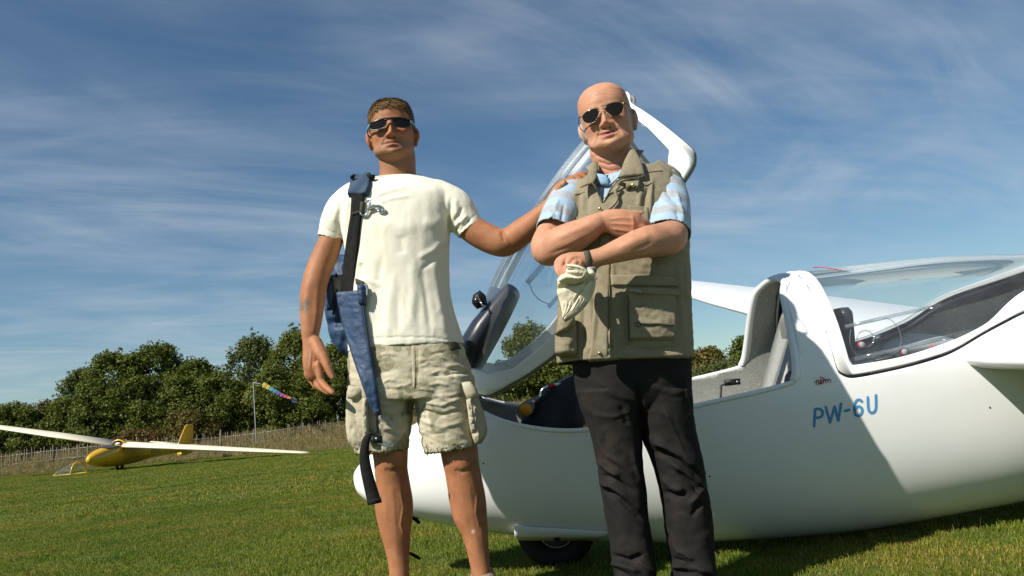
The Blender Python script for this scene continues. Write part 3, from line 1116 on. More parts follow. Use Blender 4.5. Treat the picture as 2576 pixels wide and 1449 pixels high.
def wing_vf(le, span, aft, upv, secs, t=0.15):
    """secs: (distance along span, chord, le shift aft, rise)"""
    A = airfoil(16, t)
    rings = []
    le, span, aft, upv = (np.asarray(v, float) for v in (le, span, aft, upv))
    for s, c, sh, dz in secs:
        o = le + span * s + aft * sh + upv * dz
        rings.append(o + A[:, :1] * c * aft + A[:, 1:] * c * upv)
    return loft(rings)


# ------------------------------------------------------------------ yellow glider on the far meadow
mat('yellow_paint', (0.62, 0.36, 0.012), 0.28, 0.5, coat=0.4, noise=[(2.5, (0.54, 0.30, 0.01), 0.4, 0.7)])
mat('cream_wing', (0.72, 0.66, 0.50), 0.4, 0.4)
mat('faded_mark', (0.36, 0.26, 0.06), 0.5, 0.3)
mat('black_rubber', (0.012, 0.012, 0.013), 0.75, 0.3)
mat('dark_interior', (0.05, 0.055, 0.065), 0.7, 0.3)
mat('white_cloth', (0.75, 0.77, 0.80), 0.8, 0.2)
mat('white_paint', (0.79, 0.80, 0.795), 0.30, 0.45, coat=0.15, noise=[(3, (0.765, 0.775, 0.765), 0.4, 0.7)])
glass_mat('acrylic', (0.92, 0.945, 0.955), 0.03, 0.04, 0.035)
YG = 30.0
yw = W(300, 1182, YG)
yz = float(ground_z(yw[0], YG))
nd = np.array([-0.105, -0.995, 0.0]); nd /= np.linalg.norm(nd)
ld = np.array([0.995, -0.105, 0.0]); ld /= np.linalg.norm(ld)
tip = (0, 0, 0.07)
bank = math.asin((tip[2] - (yz + 0.95)) / 7.2) - rad(2.6)          # negative: this wing is down
kz = np.array([0, 0, 1.0])
lb = ld * math.cos(bank) + kz * math.sin(bank)
ub = kz * math.cos(bank) - ld * math.sin(bank)
yo = np.array([yw[0], YG, yz])


def YL(x, y, z):
    return yo + nd * x + lb * y + ub * z


yg = thing('sailplane', tuple(yo), 'yellow sailplane with long cream wings resting one tip on the meadow', 'glider')
st = [(1.95, .0, .50, .50), (1.93, .07, .42, .57), (1.8, .15, .33, .66), (1.5, .24, .24, .78), (1.1, .30, .18, .87), (.7, .32, .155, .90), (.45, .32, .15, .90), (.1, .31, .15, 1.02), (-.3, .29, .17, 1.06), (-.9, .25, .20, 1.0), (-1.6, .20, .26, .90), (-2.6, .14, .34, .82), (-3.8, .085, .38, .74), (-4.9, .045, .42, .68)]
K = np.array([(s[0], max(s[1], .012), s[2], s[3]) for s in st])
D = pchip(np.arange(len(K)), K, np.linspace(0, len(K) - 1, 70))
aa = np.linspace(0, 2 * math.pi, 30, endpoint=False)
rings = []
for x, hw, zb_, zt_ in D:
    zm, hz = (zb_ + zt_) / 2, max((zt_ - zb_) / 2, .012)
    rings.append([YL(x, hw * math.copysign(abs(math.cos(a)) ** 0.85, math.cos(a)), zm + hz * math.copysign(abs(math.sin(a)) ** 0.9, math.sin(a))) for a in aa])
add('fuselage', loft(rings), 'yellow_paint', yg)
# headrest arch over the open cockpit
arch = [YL(.30 - .05 * math.sin(t), .335 * math.cos(t), .74 + .36 * math.sin(t)) for t in np.linspace(-0.1, math.pi + .1, 17)]
add('cockpit_arch', world_tube(arch, np.full(17, 0.055), 1, 8, nd), 'yellow_paint', yg)
add('turtle_deck', loft([[YL(x, hw * math.cos(t), .70 + h * math.sin(t)) for t in np.linspace(-.2, math.pi + .2, 20)] for x, hw, h in ((.27, .32, .37), (.05, .31, .37), (-.5, .24, .33), (-1.0, .12, .26))], False, False), 'yellow_paint', yg)
P = [YL(.285, .29 * math.cos(t), .73 + .30 * math.sin(t)) for t in np.linspace(0, math.pi, 15)]
add('cockpit_bulkhead', (np.array(P + [YL(.285, 0, .73)]), [(15, i, i + 1) for i in range(14)]), 'dark_interior', yg)
add('headrest', ellipsoid(YL(.32, 0, .97), (.09, .05, .05)), 'white_cloth', yg)
rim = [YL(.70 + .50 * math.cos(t), .25 * math.sin(t), .905 - .05 * math.cos(t) * (math.cos(t) > 0)) for t in np.linspace(0, 2 * math.pi, 28)]
V = np.array(rim + [YL(.70, 0, .90)]); add('cockpit_opening', (V + ub * 0.012, [(28, i, i + 1) for i in range(27)]), 'dark_interior', yg)
for s in (-1, 1):
    add('seat_belt', box_vf(YL(.36, .12 * s, .80), (.05, .05, .16)), 'white_cloth', yg, False)
for s in (1, -1):
    sp = lb * s * math.cos(rad(2.6)) + ub * math.sin(rad(2.6))
    upw = np.cross(-nd, sp); upw = upw if upw @ ub > 0 else -upw
    add('wing', wing_vf(YL(.42, .22 * s, .90), sp, -nd, upw, [(0, 1.30, 0, 0), (2.5, 1.25, 0.02, 0), (5.0, .92, .14, 0), (6.7, .58, .26, 0), (6.95, .40, .36, 0.0), (7.02, .15, .5, 0)], 0.155), 'cream_wing', yg)
    add('tailplane', wing_vf(YL(-4.1, .05 * s, .70), lb * s, -nd, ub, [(0, .70, 0, 0), (1.0, .60, .06, 0), (1.45, .42, .16, 0), (1.5, .2, .28, 0)], 0.08), 'cream_wing', yg)
fin = [(.62, -3.85, -4.95), (.75, -3.9, -5.1), (1.1, -4.08, -5.08), (1.47, -4.28, -5.0), (1.55, -4.40, -4.92)]
rings = []
for z, x0, x1 in fin:
    xs = np.linspace(0, 1, 10)
    th = .05 * np.sqrt(np.clip(1 - xs, 0, 1) * np.minimum(1, xs * 6 + .08))
    rings.append([YL(x0 + (x1 - x0) * u, t, z) for u, t in zip(xs, th)] + [YL(x0 + (x1 - x0) * u, -t, z) for u, t in zip(xs[::-1], th[::-1])])
add('fin', loft(rings), 'yellow_paint', yg)
rings = []
for z, x0, x1 in ((.30, -4.55, -5.15), (.45, -4.5, -5.2), (.75, -4.6, -5.12)):
    xs = np.linspace(0, 1, 8); th = .035 * np.sqrt(np.clip(1 - xs, 0, 1) * np.minimum(1, xs * 6 + .1))
    rings.append([YL(x0 + (x1 - x0) * u, t, z) for u, t in zip(xs, th)] + [YL(x0 + (x1 - x0) * u, -t, z) for u, t in zip(xs[::-1], th[::-1])])
add('rudder', loft(rings), 'yellow_paint', yg)
add('tail_skid', box_vf(YL(-4.3, 0, .33), (.3, .12, .14)), 'yellow_paint', yg, False)
whl = [YL(.17 * math.cos(t), 0, .17 + .17 * math.sin(t)) for t in np.linspace(0, 2 * math.pi, 22)]
add('wheel', world_tube(whl, np.full(22, 0.11), 1, 8, ld, False, False), 'black_rubber', yg)
for i, (x, z, sx, sz) in enumerate(((-1.75, .60, .22, .16), (-2.15, .60, .40, .20))):
    xs = np.linspace(x - sx / 2, x + sx / 2, 4)
    V = []
    for xx in xs:
        hw = float(np.interp(xx, K[::-1, 0], K[::-1, 1]))
        for zz in (z - sz / 2, z, z + sz / 2):
            zb_, zt_ = float(np.interp(xx, K[::-1, 0], K[::-1, 2])), float(np.interp(xx, K[::-1, 0], K[::-1, 3]))
            c = np.clip((zz - (zb_ + zt_) / 2) / ((zt_ - zb_) / 2), -1, 1)
            V.append(YL(xx, hw * (1 - abs(c) ** 2.2) ** 0.43 + .012, zz))
    add('faded_letter', (np.array(V), grid_faces(4, 3)), 'faded_mark', yg)
# its canopy lies on the grass
cg = W(168, 1194, 29.0)
cz = float(ground_z(cg[0], 29.0))
can = thing('glider_canopy', (cg[0], 29.0, cz), 'loose clear canopy with a yellow frame lying on the meadow grass', 'canopy')
co = np.array([cg[0], 29.0, cz])
c_ax = np.array([0.95, -0.3, 0]) * 1.15; c_s = np.array([0.3, 0.95, 0]) * 1.1


def CL(x, y, z):
    return co + c_ax * x + c_s * y + kz * z


secs = [(-.52, .05, .03), (-.35, .20, .14), (-.1, .28, .27), (.2, .31, .37), (.48, .31, .42)]
rings = [[CL(x, hw * math.cos(t), .02 + h * math.sin(t)) for t in np.linspace(0, math.pi, 18)] for x, hw, h in secs]
add('screen', loft(rings, False, False), 'acrylic', can)
add('rear_hoop', world_tube(rings[-1], np.full(18, 0.045), 1, 8, c_ax), 'yellow_paint', can)
base = [CL(x, -hw, .02) for x, hw, h in secs[::-1]] + [CL(-.56, 0, .02)] + [CL(x, hw, .02) for x, hw, h in secs]
add('base_frame', world_tube(catmull(base, 3), np.full(len(catmull(base, 3)), 0.04), 1, 8, (0, 0, 1)), 'yellow_paint', can)
add('inner_bow', world_tube(rings[2], np.full(18, 0.02), 1, 6, c_ax), 'dark_interior', can)

# ------------------------------------------------------------------ white two-seat glider
MW = Matrix.Translation((0, 3.47, 0)) @ Matrix.Rotation(rad(8.0), 4, 'X')
MWn = np.array(MW); MWi = np.array(MW.inverted())


def to_loc(P):
    P = np.atleast_2d(P)
    return P @ MWi[:3, :3].T + MWi[:3, 3]


def to_wld(P):
    P = np.atleast_2d(np.asarray(P, float))
    return P @ MWn[:3, :3].T + MWn[:3, 3]


def on_plane(x, y, yl=0.0):
    """local point where the ray of pixel (x, y) meets the glider's lengthwise plane y = yl"""
    o = to_loc(CAM)[0]; d = MWi[:3, :3] @ ray(x, y)
    return o + d * (yl - o[1]) / d[1]


nose = on_plane(890, 1200)
X0 = nose[0]
top_px = [(905, 1168), (1045, 1066), (1190, 985)]
tops = [(X0, nose[2])] + [tuple(on_plane(*p)[[0, 2]]) for p in top_px]
hx_, hz_ = tops[-1]
ax_, az_ = on_plane(1962, 688)[[0, 2]]
for q, bul in ((0.06, .062), (0.25, .125), (0.5, .122), (0.75, .078)):
    tops.append((hx_ + (ax_ - hx_) * q, hz_ + (az_ - hz_) * q + bul))
tops += [(ax_, az_)] + [tuple(on_plane(*p)[[0, 2]]) for p in ((2130, 668), (2300, 650), (2576, 638))]
zt_end = tops[-1][1]
tops += [(2.6, zt_end - .05), (3.0, zt_end - .17), (3.6, .78), (4.5, .70), (7.0, .66)]
bot_px = [(894, 1222), (920, 1252), (990, 1282), (1100, 1304), (1290, 1335), (1500, 1350), (1800, 1349), (2100, 1327), (2400, 1277), (2576, 1242)]
bots = [(X0, nose[2])] + [tuple(on_plane(*p)[[0, 2]]) for p in bot_px] + [(2.7, .20), (3.6, .36), (5, .46), (7.0, .50)]
tops = np.array(tops); bots = np.array(bots)
hws = np.array([(X0, 0), (X0 + .012, .045), (X0 + .05, .092), (X0 + .12, .145), (X0 + .25, .205), (X0 + .45, .262), (X0 + .75, .312), (X0 + 1.2, .345), (X0 + 1.8, .362), (X0 + 2.5, .36), (X0 + 3.0, .335), (X0 + 3.6, .26), (X0 + 4.6, .17), (X0 + 6, .11), (X0 + 8, .09)])


def sx(x):
    return np.sqrt(np.maximum(np.asarray(x, float) - X0, 0))


def zt(x): return pchip(sx(tops[:, 0]), tops[:, 1], np.atleast_1d(sx(x)))
def zb(x): return pchip(sx(bots[:, 0]), bots[:, 1], np.atleast_1d(sx(x)))
def hw(x): return pchip(sx(hws[:, 0]), hws[:, 1], np.atleast_1d(sx(x)))


NU, NL = 2.15, 2.35


def oml(x, a, off=0.0):
    """outer surface in local coordinates; a = 0 top .. pi belly; negative a is the far side"""
    x = np.atleast_1d(np.asarray(x, float)); a = np.atleast_1d(np.asarray(a, float))
    t, b, w = zt(x), zb(x), hw(x)
    zm = b + (t - b) * 0.46
    s, c = np.sin(np.abs(a)), np.cos(a)
    n = np.where(c >= 0, NU, NL)
    y = w * np.abs(s) ** (2 / n)
    z = zm + np.where(c >= 0, t - zm, zm - b) * np.sign(c) * np.abs(c) ** (2 / n)
    k = 1 + off / np.maximum(w, .05)
    return np.stack([x, -np.sign(a) * y * k, zm + (z - zm) * k], 1)


def inside(p):
    x = p[0]
    if x < X0:
        return 1.0
    t, b, w = zt(x)[0], zb(x)[0], max(hw(x)[0], 1e-4)
    zm = b + (t - b) * .46
    dz = p[2] - zm
    h = (t - zm) if dz > 0 else (zm - b)
    n = NU if dz > 0 else NL
    return abs(p[1] / w) ** n + abs(dz / max(h, 1e-4)) ** n - 1


def hit(px, py):
    """where the ray of a pixel meets the near side of the fuselage: (x, a)"""
    o = to_loc(CAM)[0]; d = MWi[:3, :3] @ ray(px, py); d = d / np.linalg.norm(d)
    t0, t1 = 2.4, 4.6
    ts = np.linspace(t0, t1, 120)
    best, bv = None, 9
    for i, t in enumerate(ts):
        v = inside(o + d * t)
        if v < bv:
            bv, best = v, t
        if v < 0:
            lo, hi = ts[max(i - 1, 0)], t
            for _ in range(20):
                m = (lo + hi) / 2
                if inside(o + d * m) < 0:
                    hi = m
                else:
                    lo = m
            best = hi
            break
    p = o + d * best
    x = p[0]
    t_, b_, w_ = zt(x)[0], zb(x)[0], max(hw(x)[0], 1e-4)
    zm = b_ + (t_ - b_) * .46
    dz = p[2] - zm
    h = (t_ - zm) if dz > 0 else (zm - b_)
    n = NU if dz > 0 else NL
    s_ = min(1, abs(p[1] / w_)) ** (n / 2); c_ = min(1, abs(dz / h)) ** (n / 2)
    a = math.atan2(s_, c_ if dz > 0 else -c_)
    if p[1] > 0:
        a = 0.0
    return x, a


def boundary(pxs, pre=(), post=()):
    pts_ = list(pre) + [hit(*p) for p in pxs] + list(post)
    xs = [pts_[0][0]]
    for x, _ in pts_[1:]:
        xs.append(max(x, xs[-1] + 0.004))
    A = np.array([p[1] for p in pts_])
    X = np.array(xs)

    def f(x):
        x = np.atleast_1d(np.asarray(x, float))
        r = np.zeros(len(x))
        m = (x >= X[0]) & (x <= X[-1])
        if m.any():
            r[m] = np.maximum(pchip(X, A, x[m]), 0)
        return r
    return f, X[0], X[-1]


sill_f, SA, SB = boundary([(1225, 1049), (1280, 1064), (1340, 1077), (1430, 1085), (1480, 1082), (1600, 1058), (1740, 1023), (1880, 992), (1960, 972), (1992, 962), (2010, 946), (2017, 925), (2005, 871), (1991, 806), (1974, 748)],
                          pre=[(hx_ - .01, 0.0), (hx_ + .005, .35), (hx_ + .03, .75)], post=[(ax_ - .012, .32), (ax_, 0.0)])
pan_f, PA, PB = boundary([(2000, 720), (2030, 780), (2062, 850), (2091, 914), (2111, 939), (2150, 951), (2226, 937), (2369, 899), (2495, 831), (2548, 803)],
                         pre=[(ax_ + .035, 0.0), (ax_ + .04, .2)], post=[(2.36, .62), (2.42, .3), (2.44, 0)])
win_f, WA, WB = boundary([(2036, 715), (2068, 779), (2093, 842), (2124, 903), (2147, 919), (2226, 907), (2369, 867), (2477, 817), (2548, 752)],
                         pre=[(ax_ + .085, 0.0), (ax_ + .092, .2)], post=[(2.27, .42), (2.33, .2), (2.34, 0)])


def hull_open(x):
    return np.maximum(sill_f(x), pan_f(x))


def strip(xs, a_top, a_bot, n, off=0.0, mirror=True, clamp=False):
    """surface between two curves a_top(x) < a_bot(x), on both sides"""
    xs = np.asarray(xs, float)
    At, Ab = a_top(xs), a_bot(xs)
    out = []
    for sgn in ((1, -1) if mirror else (1,)):
        P = []
        for x, t, b in zip(xs, At, Ab):
            a = np.maximum(np.linspace(0, math.pi, n), t) if clamp else np.linspace(t, max(b, t), n)
            P.append(oml(np.full(n, x), sgn * np.maximum(a, 1e-7), off))
        P = to_wld(np.concatenate(P))
        F = grid_faces(len(xs), n)
        if sgn < 0:
            F = [f[::-1] for f in F]
        out.append((P, F))
    return join(out)


def weld(o, d=2e-5, flip=False):
    bm = bmesh.new(); bm.from_mesh(o.data)
    bmesh.ops.remove_doubles(bm, verts=bm.verts, dist=d)
    bmesh.ops.dissolve_degenerate(bm, dist=1e-6, edges=bm.edges)
    bmesh.ops.recalc_face_normals(bm, faces=bm.faces)
    bm.to_mesh(o.data); bm.free()
    return o


def outward(o, centre_pts):
    """make the faces of an open shell look away from the fuselage axis"""
    me = o.data
    bm = bmesh.new(); bm.from_mesh(me)
    s = 0
    for f in bm.faces:
        c = f.calc_center_median()
        l = to_loc(np.array(c))[0]
        ax = to_wld([[l[0], 0, float(zb(l[0])[0] * .54 + zt(l[0])[0] * .46)]])[0]
        s += f.calc_area() * f.normal.dot(Vector(np.array(c) - ax))
    if s < 0:
        bmesh.ops.reverse_faces(bm, faces=bm.faces)
    bm.to_mesh(me); bm.free()
    return o


mat('cabin_grey', (0.40, 0.40, 0.37), 0.75, 0.3, noise=[(180, (0.28, 0.28, 0.26), 0.5, 0.62, 2), (60, (0.52, 0.51, 0.47), 0.58, 0.7, 3)], bump=[(220, 0.2, 0.002)])
mat('navy_shell', (0.016, 0.020, 0.032), 0.38, 0.5, noise=[(6, (0.025, 0.03, 0.045), 0.4, 0.7)])
mat('black_plastic', (0.010, 0.010, 0.011), 0.5, 0.4)
mat('chrome', (0.75, 0.75, 0.76), 0.16, 0.5, 1.0, noise=[(30, (0.55, 0.55, 0.56), 0.4, 0.7)])
mat('red_plastic', (0.50, 0.018, 0.022), 0.4, 0.5)
mat('orange_plastic', (0.75, 0.33, 0.02), 0.4, 0.5)
mat('white_plastic', (0.75, 0.75, 0.73), 0.4, 0.5)
mat('blue_letter', (0.075, 0.27, 0.50), 0.35, 0.5)
mat('cushion_grey', (0.20, 0.20, 0.19), 0.9, 0.2, bump=[(120, 0.4, 0.003)])
mat('belt_blue', (0.03, 0.07, 0.25), 0.8, 0.2)
glass_mat('clear_strip', (0.80, 0.84, 0.86), 0.08, 0.16, 0.10)

wg = thing('glider', tuple(to_wld([[0.6, 0, 0]])[0]), 'white two seat glider with its front canopy raised behind the two men', 'glider')
xs_h = np.unique(np.concatenate([X0 + np.linspace(0.015, .55, 26) ** 2 * 1.0, np.linspace(X0 + .3, hx_ - .012, 8), np.linspace(hx_ - .012, hx_ + .12, 24), np.linspace(hx_ + .12, ax_ - .12, 40), np.linspace(ax_ - .12, ax_ + .18, 80), np.linspace(ax_ + .18, 2.2, 40), np.linspace(2.2, 2.46, 24), np.linspace(2.5, 7.0, 40)]))
xs_h = np.concatenate([[X0 + 1e-4], xs_h[xs_h > X0 + 2e-4]])
hull = add('fuselage', strip(xs_h, hull_open, lambda x: np.full(len(x), math.pi), 84, 0.0, True, True), ['white_paint', 'cabin_grey'], wg)
weld(hull); outward(hull, None)
solidify(hull, 0.014, -1.0, True, 1)
hbvh = bvh_of(strip(xs_h, lambda x: np.zeros(len(x)), lambda x: np.full(len(x), math.pi), 40))


def edge_line(f, xs, off=0.0):
    A = f(np.asarray(xs))
    near = oml(xs, np.maximum(A, 1e-5), off)
    far = oml(xs, -np.maximum(A, 1e-5), off)
    return to_wld(np.concatenate([near, far[::-1]]))


# rim of the front cockpit and the headrest arch
xr = np.concatenate([np.linspace(hx_ + .03, ax_ - .14, 40), np.linspace(ax_ - .13, SB - .0005, 40)])
E = edge_line(sill_f, xr, -0.003)
for _ in range(6):
    E[1:-1] = .5 * E[1:-1] + .25 * (E[:-2] + E[2:])
add('cockpit_rim', world_tube(E, np.full(len(E), 0.020), 1, 8, (0.1, 0.4, 0.9)), 'white_paint', wg)
arch_i = [p for p in E if to_loc(p)[0][0] > ax_ - .10]
lip = np.array([p + np.array([-.010, 0, 0]) for p in arch_i])
for _ in range(14):
    lip[1:-1] = .5 * lip[1:-1] + .25 * (lip[:-2] + lip[2:])
add('arch_lip', world_tube(lip, np.full(len(lip), 0.030), 1, 8, (0.9, 0.4, 0.1)), 'white_paint', wg)

# rear canopy: frame and screen
xw = np.unique(np.concatenate([np.linspace(WA, WA + .16, 40), np.linspace(WA + .16, 2.2, 40), np.linspace(2.2, WB - .0005, 30)]))
xp = np.unique(np.concatenate([np.linspace(PA + .003, PA + .2, 60), np.linspace(PA + .2, 2.2, 40), np.linspace(2.2, PB - .004, 40)]))
gap = 0.020
rframe = add('rear_canopy_frame', strip(xp, win_f, lambda x: np.maximum(pan_f(x) - gap, 0), 8, 0.002), ['white_paint', 'navy_shell'], wg)
weld(rframe); outward(rframe, None); solidify(rframe, 0.028, -1, True, 1)
rs = add('rear_canopy_screen', strip(xw, lambda x: np.zeros(len(x)), win_f, 16, -0.001), 'acrylic', wg)
weld(rs); outward(rs, None)
E = edge_line(lambda x: np.maximum(pan_f(x) - .010, 0), xp, -0.0025)
add('canopy_seal', world_tube(E, np.full(len(E), 0.0075), 1, 6, (0.1, 0.4, 0.9)), 'black_plastic', wg)
E = edge_line(lambda x: np.maximum(win_f(x) + .05, 0), np.linspace(WA + .11, 2.25, 60), -0.022)
far_rail = E[len(E) // 2 + 4:]
add('far_rail', world_tube(far_rail, np.full(len(far_rail), 0.03), 1, 8, (0.1, 0.4, 0.9)), 'navy_shell', wg)

# front canopy, raised about its front hinge
OPEN = rad(41.5)
cx1 = ax_ - .012


def f_out(x): return np.maximum(np.where(np.asarray(x) < cx1, sill_f(x), 0) - 0.012, 0)


ix0, ix1 = hx_ + .060, cx1 - .082
ikx = [ix0, ix0 + .006, ix0 + .05, ix0 + .12, ix1 - .10, ix1 - .035, ix1 - .012, ix1 - .003, ix1]


def f_in(x):
    x = np.atleast_1d(np.asarray(x, float))
    base_ = np.maximum(sill_f(np.minimum(x, ax_ - .16)) - 0.135, 0.02)
    k = np.interp(x, ikx, [0, .45, .88, 1, 1, .93, .70, .35, 0])
    return np.where((x > ix0) & (x < ix1), base_ * k, 0)


def raise_pts(P):
    """local points of the closed canopy -> raised"""
    P = np.asarray(P, float).copy()
    dx, dz = P[:, 0] - hx_, P[:, 2] - (hz_ + .012)
    c, s = math.cos(OPEN), math.sin(OPEN)
    P[:, 0] = hx_ - .015 + dx * c - dz * s
    P[:, 2] = hz_ + .035 + dx * s + dz * c
    return P


def raised(VF):
    V, F = VF
    return to_wld(raise_pts(to_loc(V))), F


fc = thing('front_canopy', (0, 0, 0), None, None)
for k_ in list(fc.keys()):
    del fc[k_]
fc.parent = wg; fc.matrix_parent_inverse = world_matrix(wg).inverted()
xo = np.unique(np.concatenate([np.linspace(hx_ + .004, hx_ + .14, 30), np.linspace(hx_ + .14, ax_ - .2, 40), np.linspace(ax_ - .2, cx1 - .001, 90)]))
cf = add('canopy_frame', raised(strip(xo, f_in, f_out, 9)), ['white_paint', 'white_paint'], fc)
weld(cf); solidify(cf, 0.022, 0.0, True, 1)
xi = np.unique(np.concatenate([np.linspace(ix0 + .001, ix0 + .14, 24), np.linspace(ix0 + .14, ix1 - .15, 40), np.linspace(ix1 - .15, ix1 - .0005, 40)]))
cs = add('canopy_screen', raised(strip(xi, lambda x: np.zeros(len(x)), f_in, 20)), 'acrylic', fc)
weld(cs)
E = to_wld(raise_pts(to_loc(edge_line(lambda x: np.maximum(f_out(x), 0), xo, -.012))))
add('canopy_seal', world_tube(E, np.full(len(E), 0.016), 1, 6, (0.1, 0.9, 0.3)), 'cushion_grey', fc)


def px_bar(x0, y0, x1, y1, Y0, Y1, w, h):
    """thin flat bar between two pixels"""
    a, b = W(x0, y0, Y0), W(x1, y1, Y1)
    d = b - a; d /= np.linalg.norm(d)
    v = (a - CAM) / np.linalg.norm(a - CAM)
    s = np.cross(d, v); s /= np.linalg.norm(s); n = np.cross(s, d)
    P = [p + i * s * w / 2 + j * n * h / 2 for p in (a, b) for i, j in ((-1, -1), (1, -1), (1, 1), (-1, 1))]
    return np.array(P), [(0, 1, 2, 3), (7, 6, 5, 4), (0, 4, 5, 1), (1, 5, 6, 2), (2, 6, 7, 3), (3, 7, 4, 0)]


# instrument hood and compass carried by the raised canopy
rings = []
for (x, y, ww, hd) in [(1183, 925, 40, .17), (1186, 905, 66, .20), (1196, 876, 78, .22), (1222, 832, 76, .22), (1255, 783, 62, .20), (1280, 747, 48, .18), (1290, 733, 40, .17)]:
    c = W(x, y, 3.36)
    t_ = W(1290, 733, 3.36) - W(1183, 925, 3.36); t_ /= np.linalg.norm(t_)
    s_ = np.cross(t_, [0, 1, 0]); s_ /= np.linalg.norm(s_)
    a = np.linspace(0, 2 * math.pi, 32, endpoint=False)
    r_ = ww / 2 * m_per_px(c)
    rings.append(c + sgnpow(np.cos(a), .8)[:, None] * s_ * r_ + sgnpow(np.sin(a), .8)[:, None] * np.array([0, hd, 0]))
add('instrument_hood', loft(rings), 'navy_shell', fc)
cmp_ = add('compass', pillow([(1190, 742), (1187, 760), (1200, 778)], [(1207, 730), (1222, 745), (1226, 768)], 3.18, 0.07, 12, 12), 'black_plastic', fc)
add('bracket', wire([W(1196, 752, 3.13), W(1201, 746, 3.13), W(1213, 768, 3.13), W(1220, 770, 3.13)], 0.0035, 6, 1), 'chrome', fc)
add('slide_rail', px_bar(1326, 712, 1372, 660, 3.18, 3.2, 0.022, 0.012), 'clear_strip', fc, False)
add('slide_cord', wire([W(1334, 716, 3.18), W(1340, 735, 3.18), W(1358, 755, 3.18), W(1382, 765, 3.18)], 0.0014, 6, 4), 'cushion_grey', fc)
add('slide_catch', px_bar(1380, 772, 1402, 748, 3.17, 3.17, 0.016, 0.02), 'clear_strip', fc, False)
add('support_stay', wire([W(1185, 955, 3.3), W(1215, 975, 3.35), W(1255, 992, 3.4)], 0.006, 6, 3), 'cushion_grey', wg)

# front cockpit fittings
rings = []
for (xl, yl, xr_, yr, hd) in [(1308, 1100, 1492, 1100, .20), (1310, 1062, 1490, 1082, .20), (1338, 1010, 1487, 1010, .20), (1362, 985, 1484, 985, .17), (1395, 964, 1480, 962, .13), (1420, 950, 1478, 948, .11), (1448, 940, 1474, 940, .08)]:
    L_, R_ = W(xl, yl, 3.42), W(xr_, yr, 3.42)
    a = np.linspace(0, 2 * math.pi, 28, endpoint=False)
    rings.append((L_ + R_) / 2 + sgnpow(np.cos(a), .7)[:, None] * (R_ - L_) / 2 + sgnpow(np.sin(a), .7)[:, None] * np.array([0, hd, 0]))
add('instrument_pod', loft(rings), 'black_plastic', wg)
p0, p1 = W(1322, 1030, 3.25), W(1356, 1012, 3.45)
hose = add('air_hose', world_tube([p0, (p0 + p1) / 2, p1], [0.060, 0.062, 0.05], 1, 20, (0, 1, 0), False, False), 'cushion_grey', wg)
add('hose_end', world_tube([p0 - (p1 - p0) * .01, p0 + (p1 - p0) * .06], [0.052, 0.050], 1, 20, (0, 1, 0), False, False), 'orange_plastic', hose)
add('grab_handle', wire([W(1361, 1003, 3.3), W(1362, 985, 3.3), W(1376, 973, 3.3), W(1404, 968, 3.3), W(1418, 972, 3.3)], 0.008, 8, 4), 'chrome', wg)
add('cable', wire([W(1375, 1000, 3.3), W(1392, 985, 3.3), W(1415, 978, 3.3), W(1440, 980, 3.3)], 0.005, 6, 4), 'black_plastic', wg)
add('handle_mark', wire([W(1383, 971, 3.297), W(1392, 970, 3.297)], 0.009, 8, 1), 'red_plastic', wg)
add('release_knob', ellipsoid(W(1476, 1077, 3.2), (.016, .016, .016)), 'orange_plastic', wg)
add('panel_screen', box_vf(W(1462, 965, 3.30), (.06, .02, .05)), 'dark_interior', wg, False)

# seat back, head rest, straps and hinge inside the front cockpit
sb_ = []
for (x, a_) in ((ax_ - .30, 2.45), (ax_ - .18, 2.05), (ax_ - .06, 1.55), (ax_ + .05, 1.0), (ax_ + .09, .62)):
    zz = float(oml(x, a_)[0][2])
    wv = float(abs(oml(x, a_)[0][1])) * .86 - .03
    sb_.append([(x, -wv, zz + .02), (x - .02, -wv * .5, zz - .005), (x - .025, 0, zz - .015), (x - .02, wv * .5, zz - .005), (x, wv, zz + .02)])
o = add('seat_back', (to_wld(np.array(sb_).reshape(-1, 3)), grid_faces(5, 5)), 'cabin_grey', wg)
solidify(o, 0.012, 0)
hc = to_wld([[ax_ + .045, 0, float(zt(ax_)[0]) - .25]])[0]
o = add('headrest', box_vf(hc, (.06, .28, .15)), 'cushion_grey', wg, False); add_bevel(o, .025, 3)
for yy in (-.19,):
    add('shoulder_belt', world_tube(to_wld([[ax_ - .05, yy, .70], [ax_ - .08, yy * 1.05, .64], [ax_ - .12, yy * 1.1, .57], [ax_ - .20, yy * 1.1, .48]]), [.028] * 4, .2, 8, (0, 1, 0)), 'belt_blue', wg)
add('belt_pad', ellipsoid(to_wld([[ax_ - .06, -.19, .66]])[0], (.035, .025, .06)), 'cushion_grey', wg)
hb_ = to_wld([[ax_ - .17, .30, float(oml(ax_ - .17, float(sill_f(ax_ - .17)[0]))[0][2]) - .05]])[0]
hing = add('hinge_plate', box_vf(hb_, (.07, .012, .028)), 'black_plastic', wg, False)
add('lever', wire([hb_ + np.array([-.02, -.02, 0]), hb_ + np.array([-.06, -.03, -.01]), hb_ + np.array([-.075, -.03, -.09])], .005, 6, 1), 'black_plastic', hing)
for q in (-.02, .02):
    add('bolt', ellipsoid(hb_ + np.array([q, -.008, 0]), (.006, .004, .006)), 'chrome', hing)

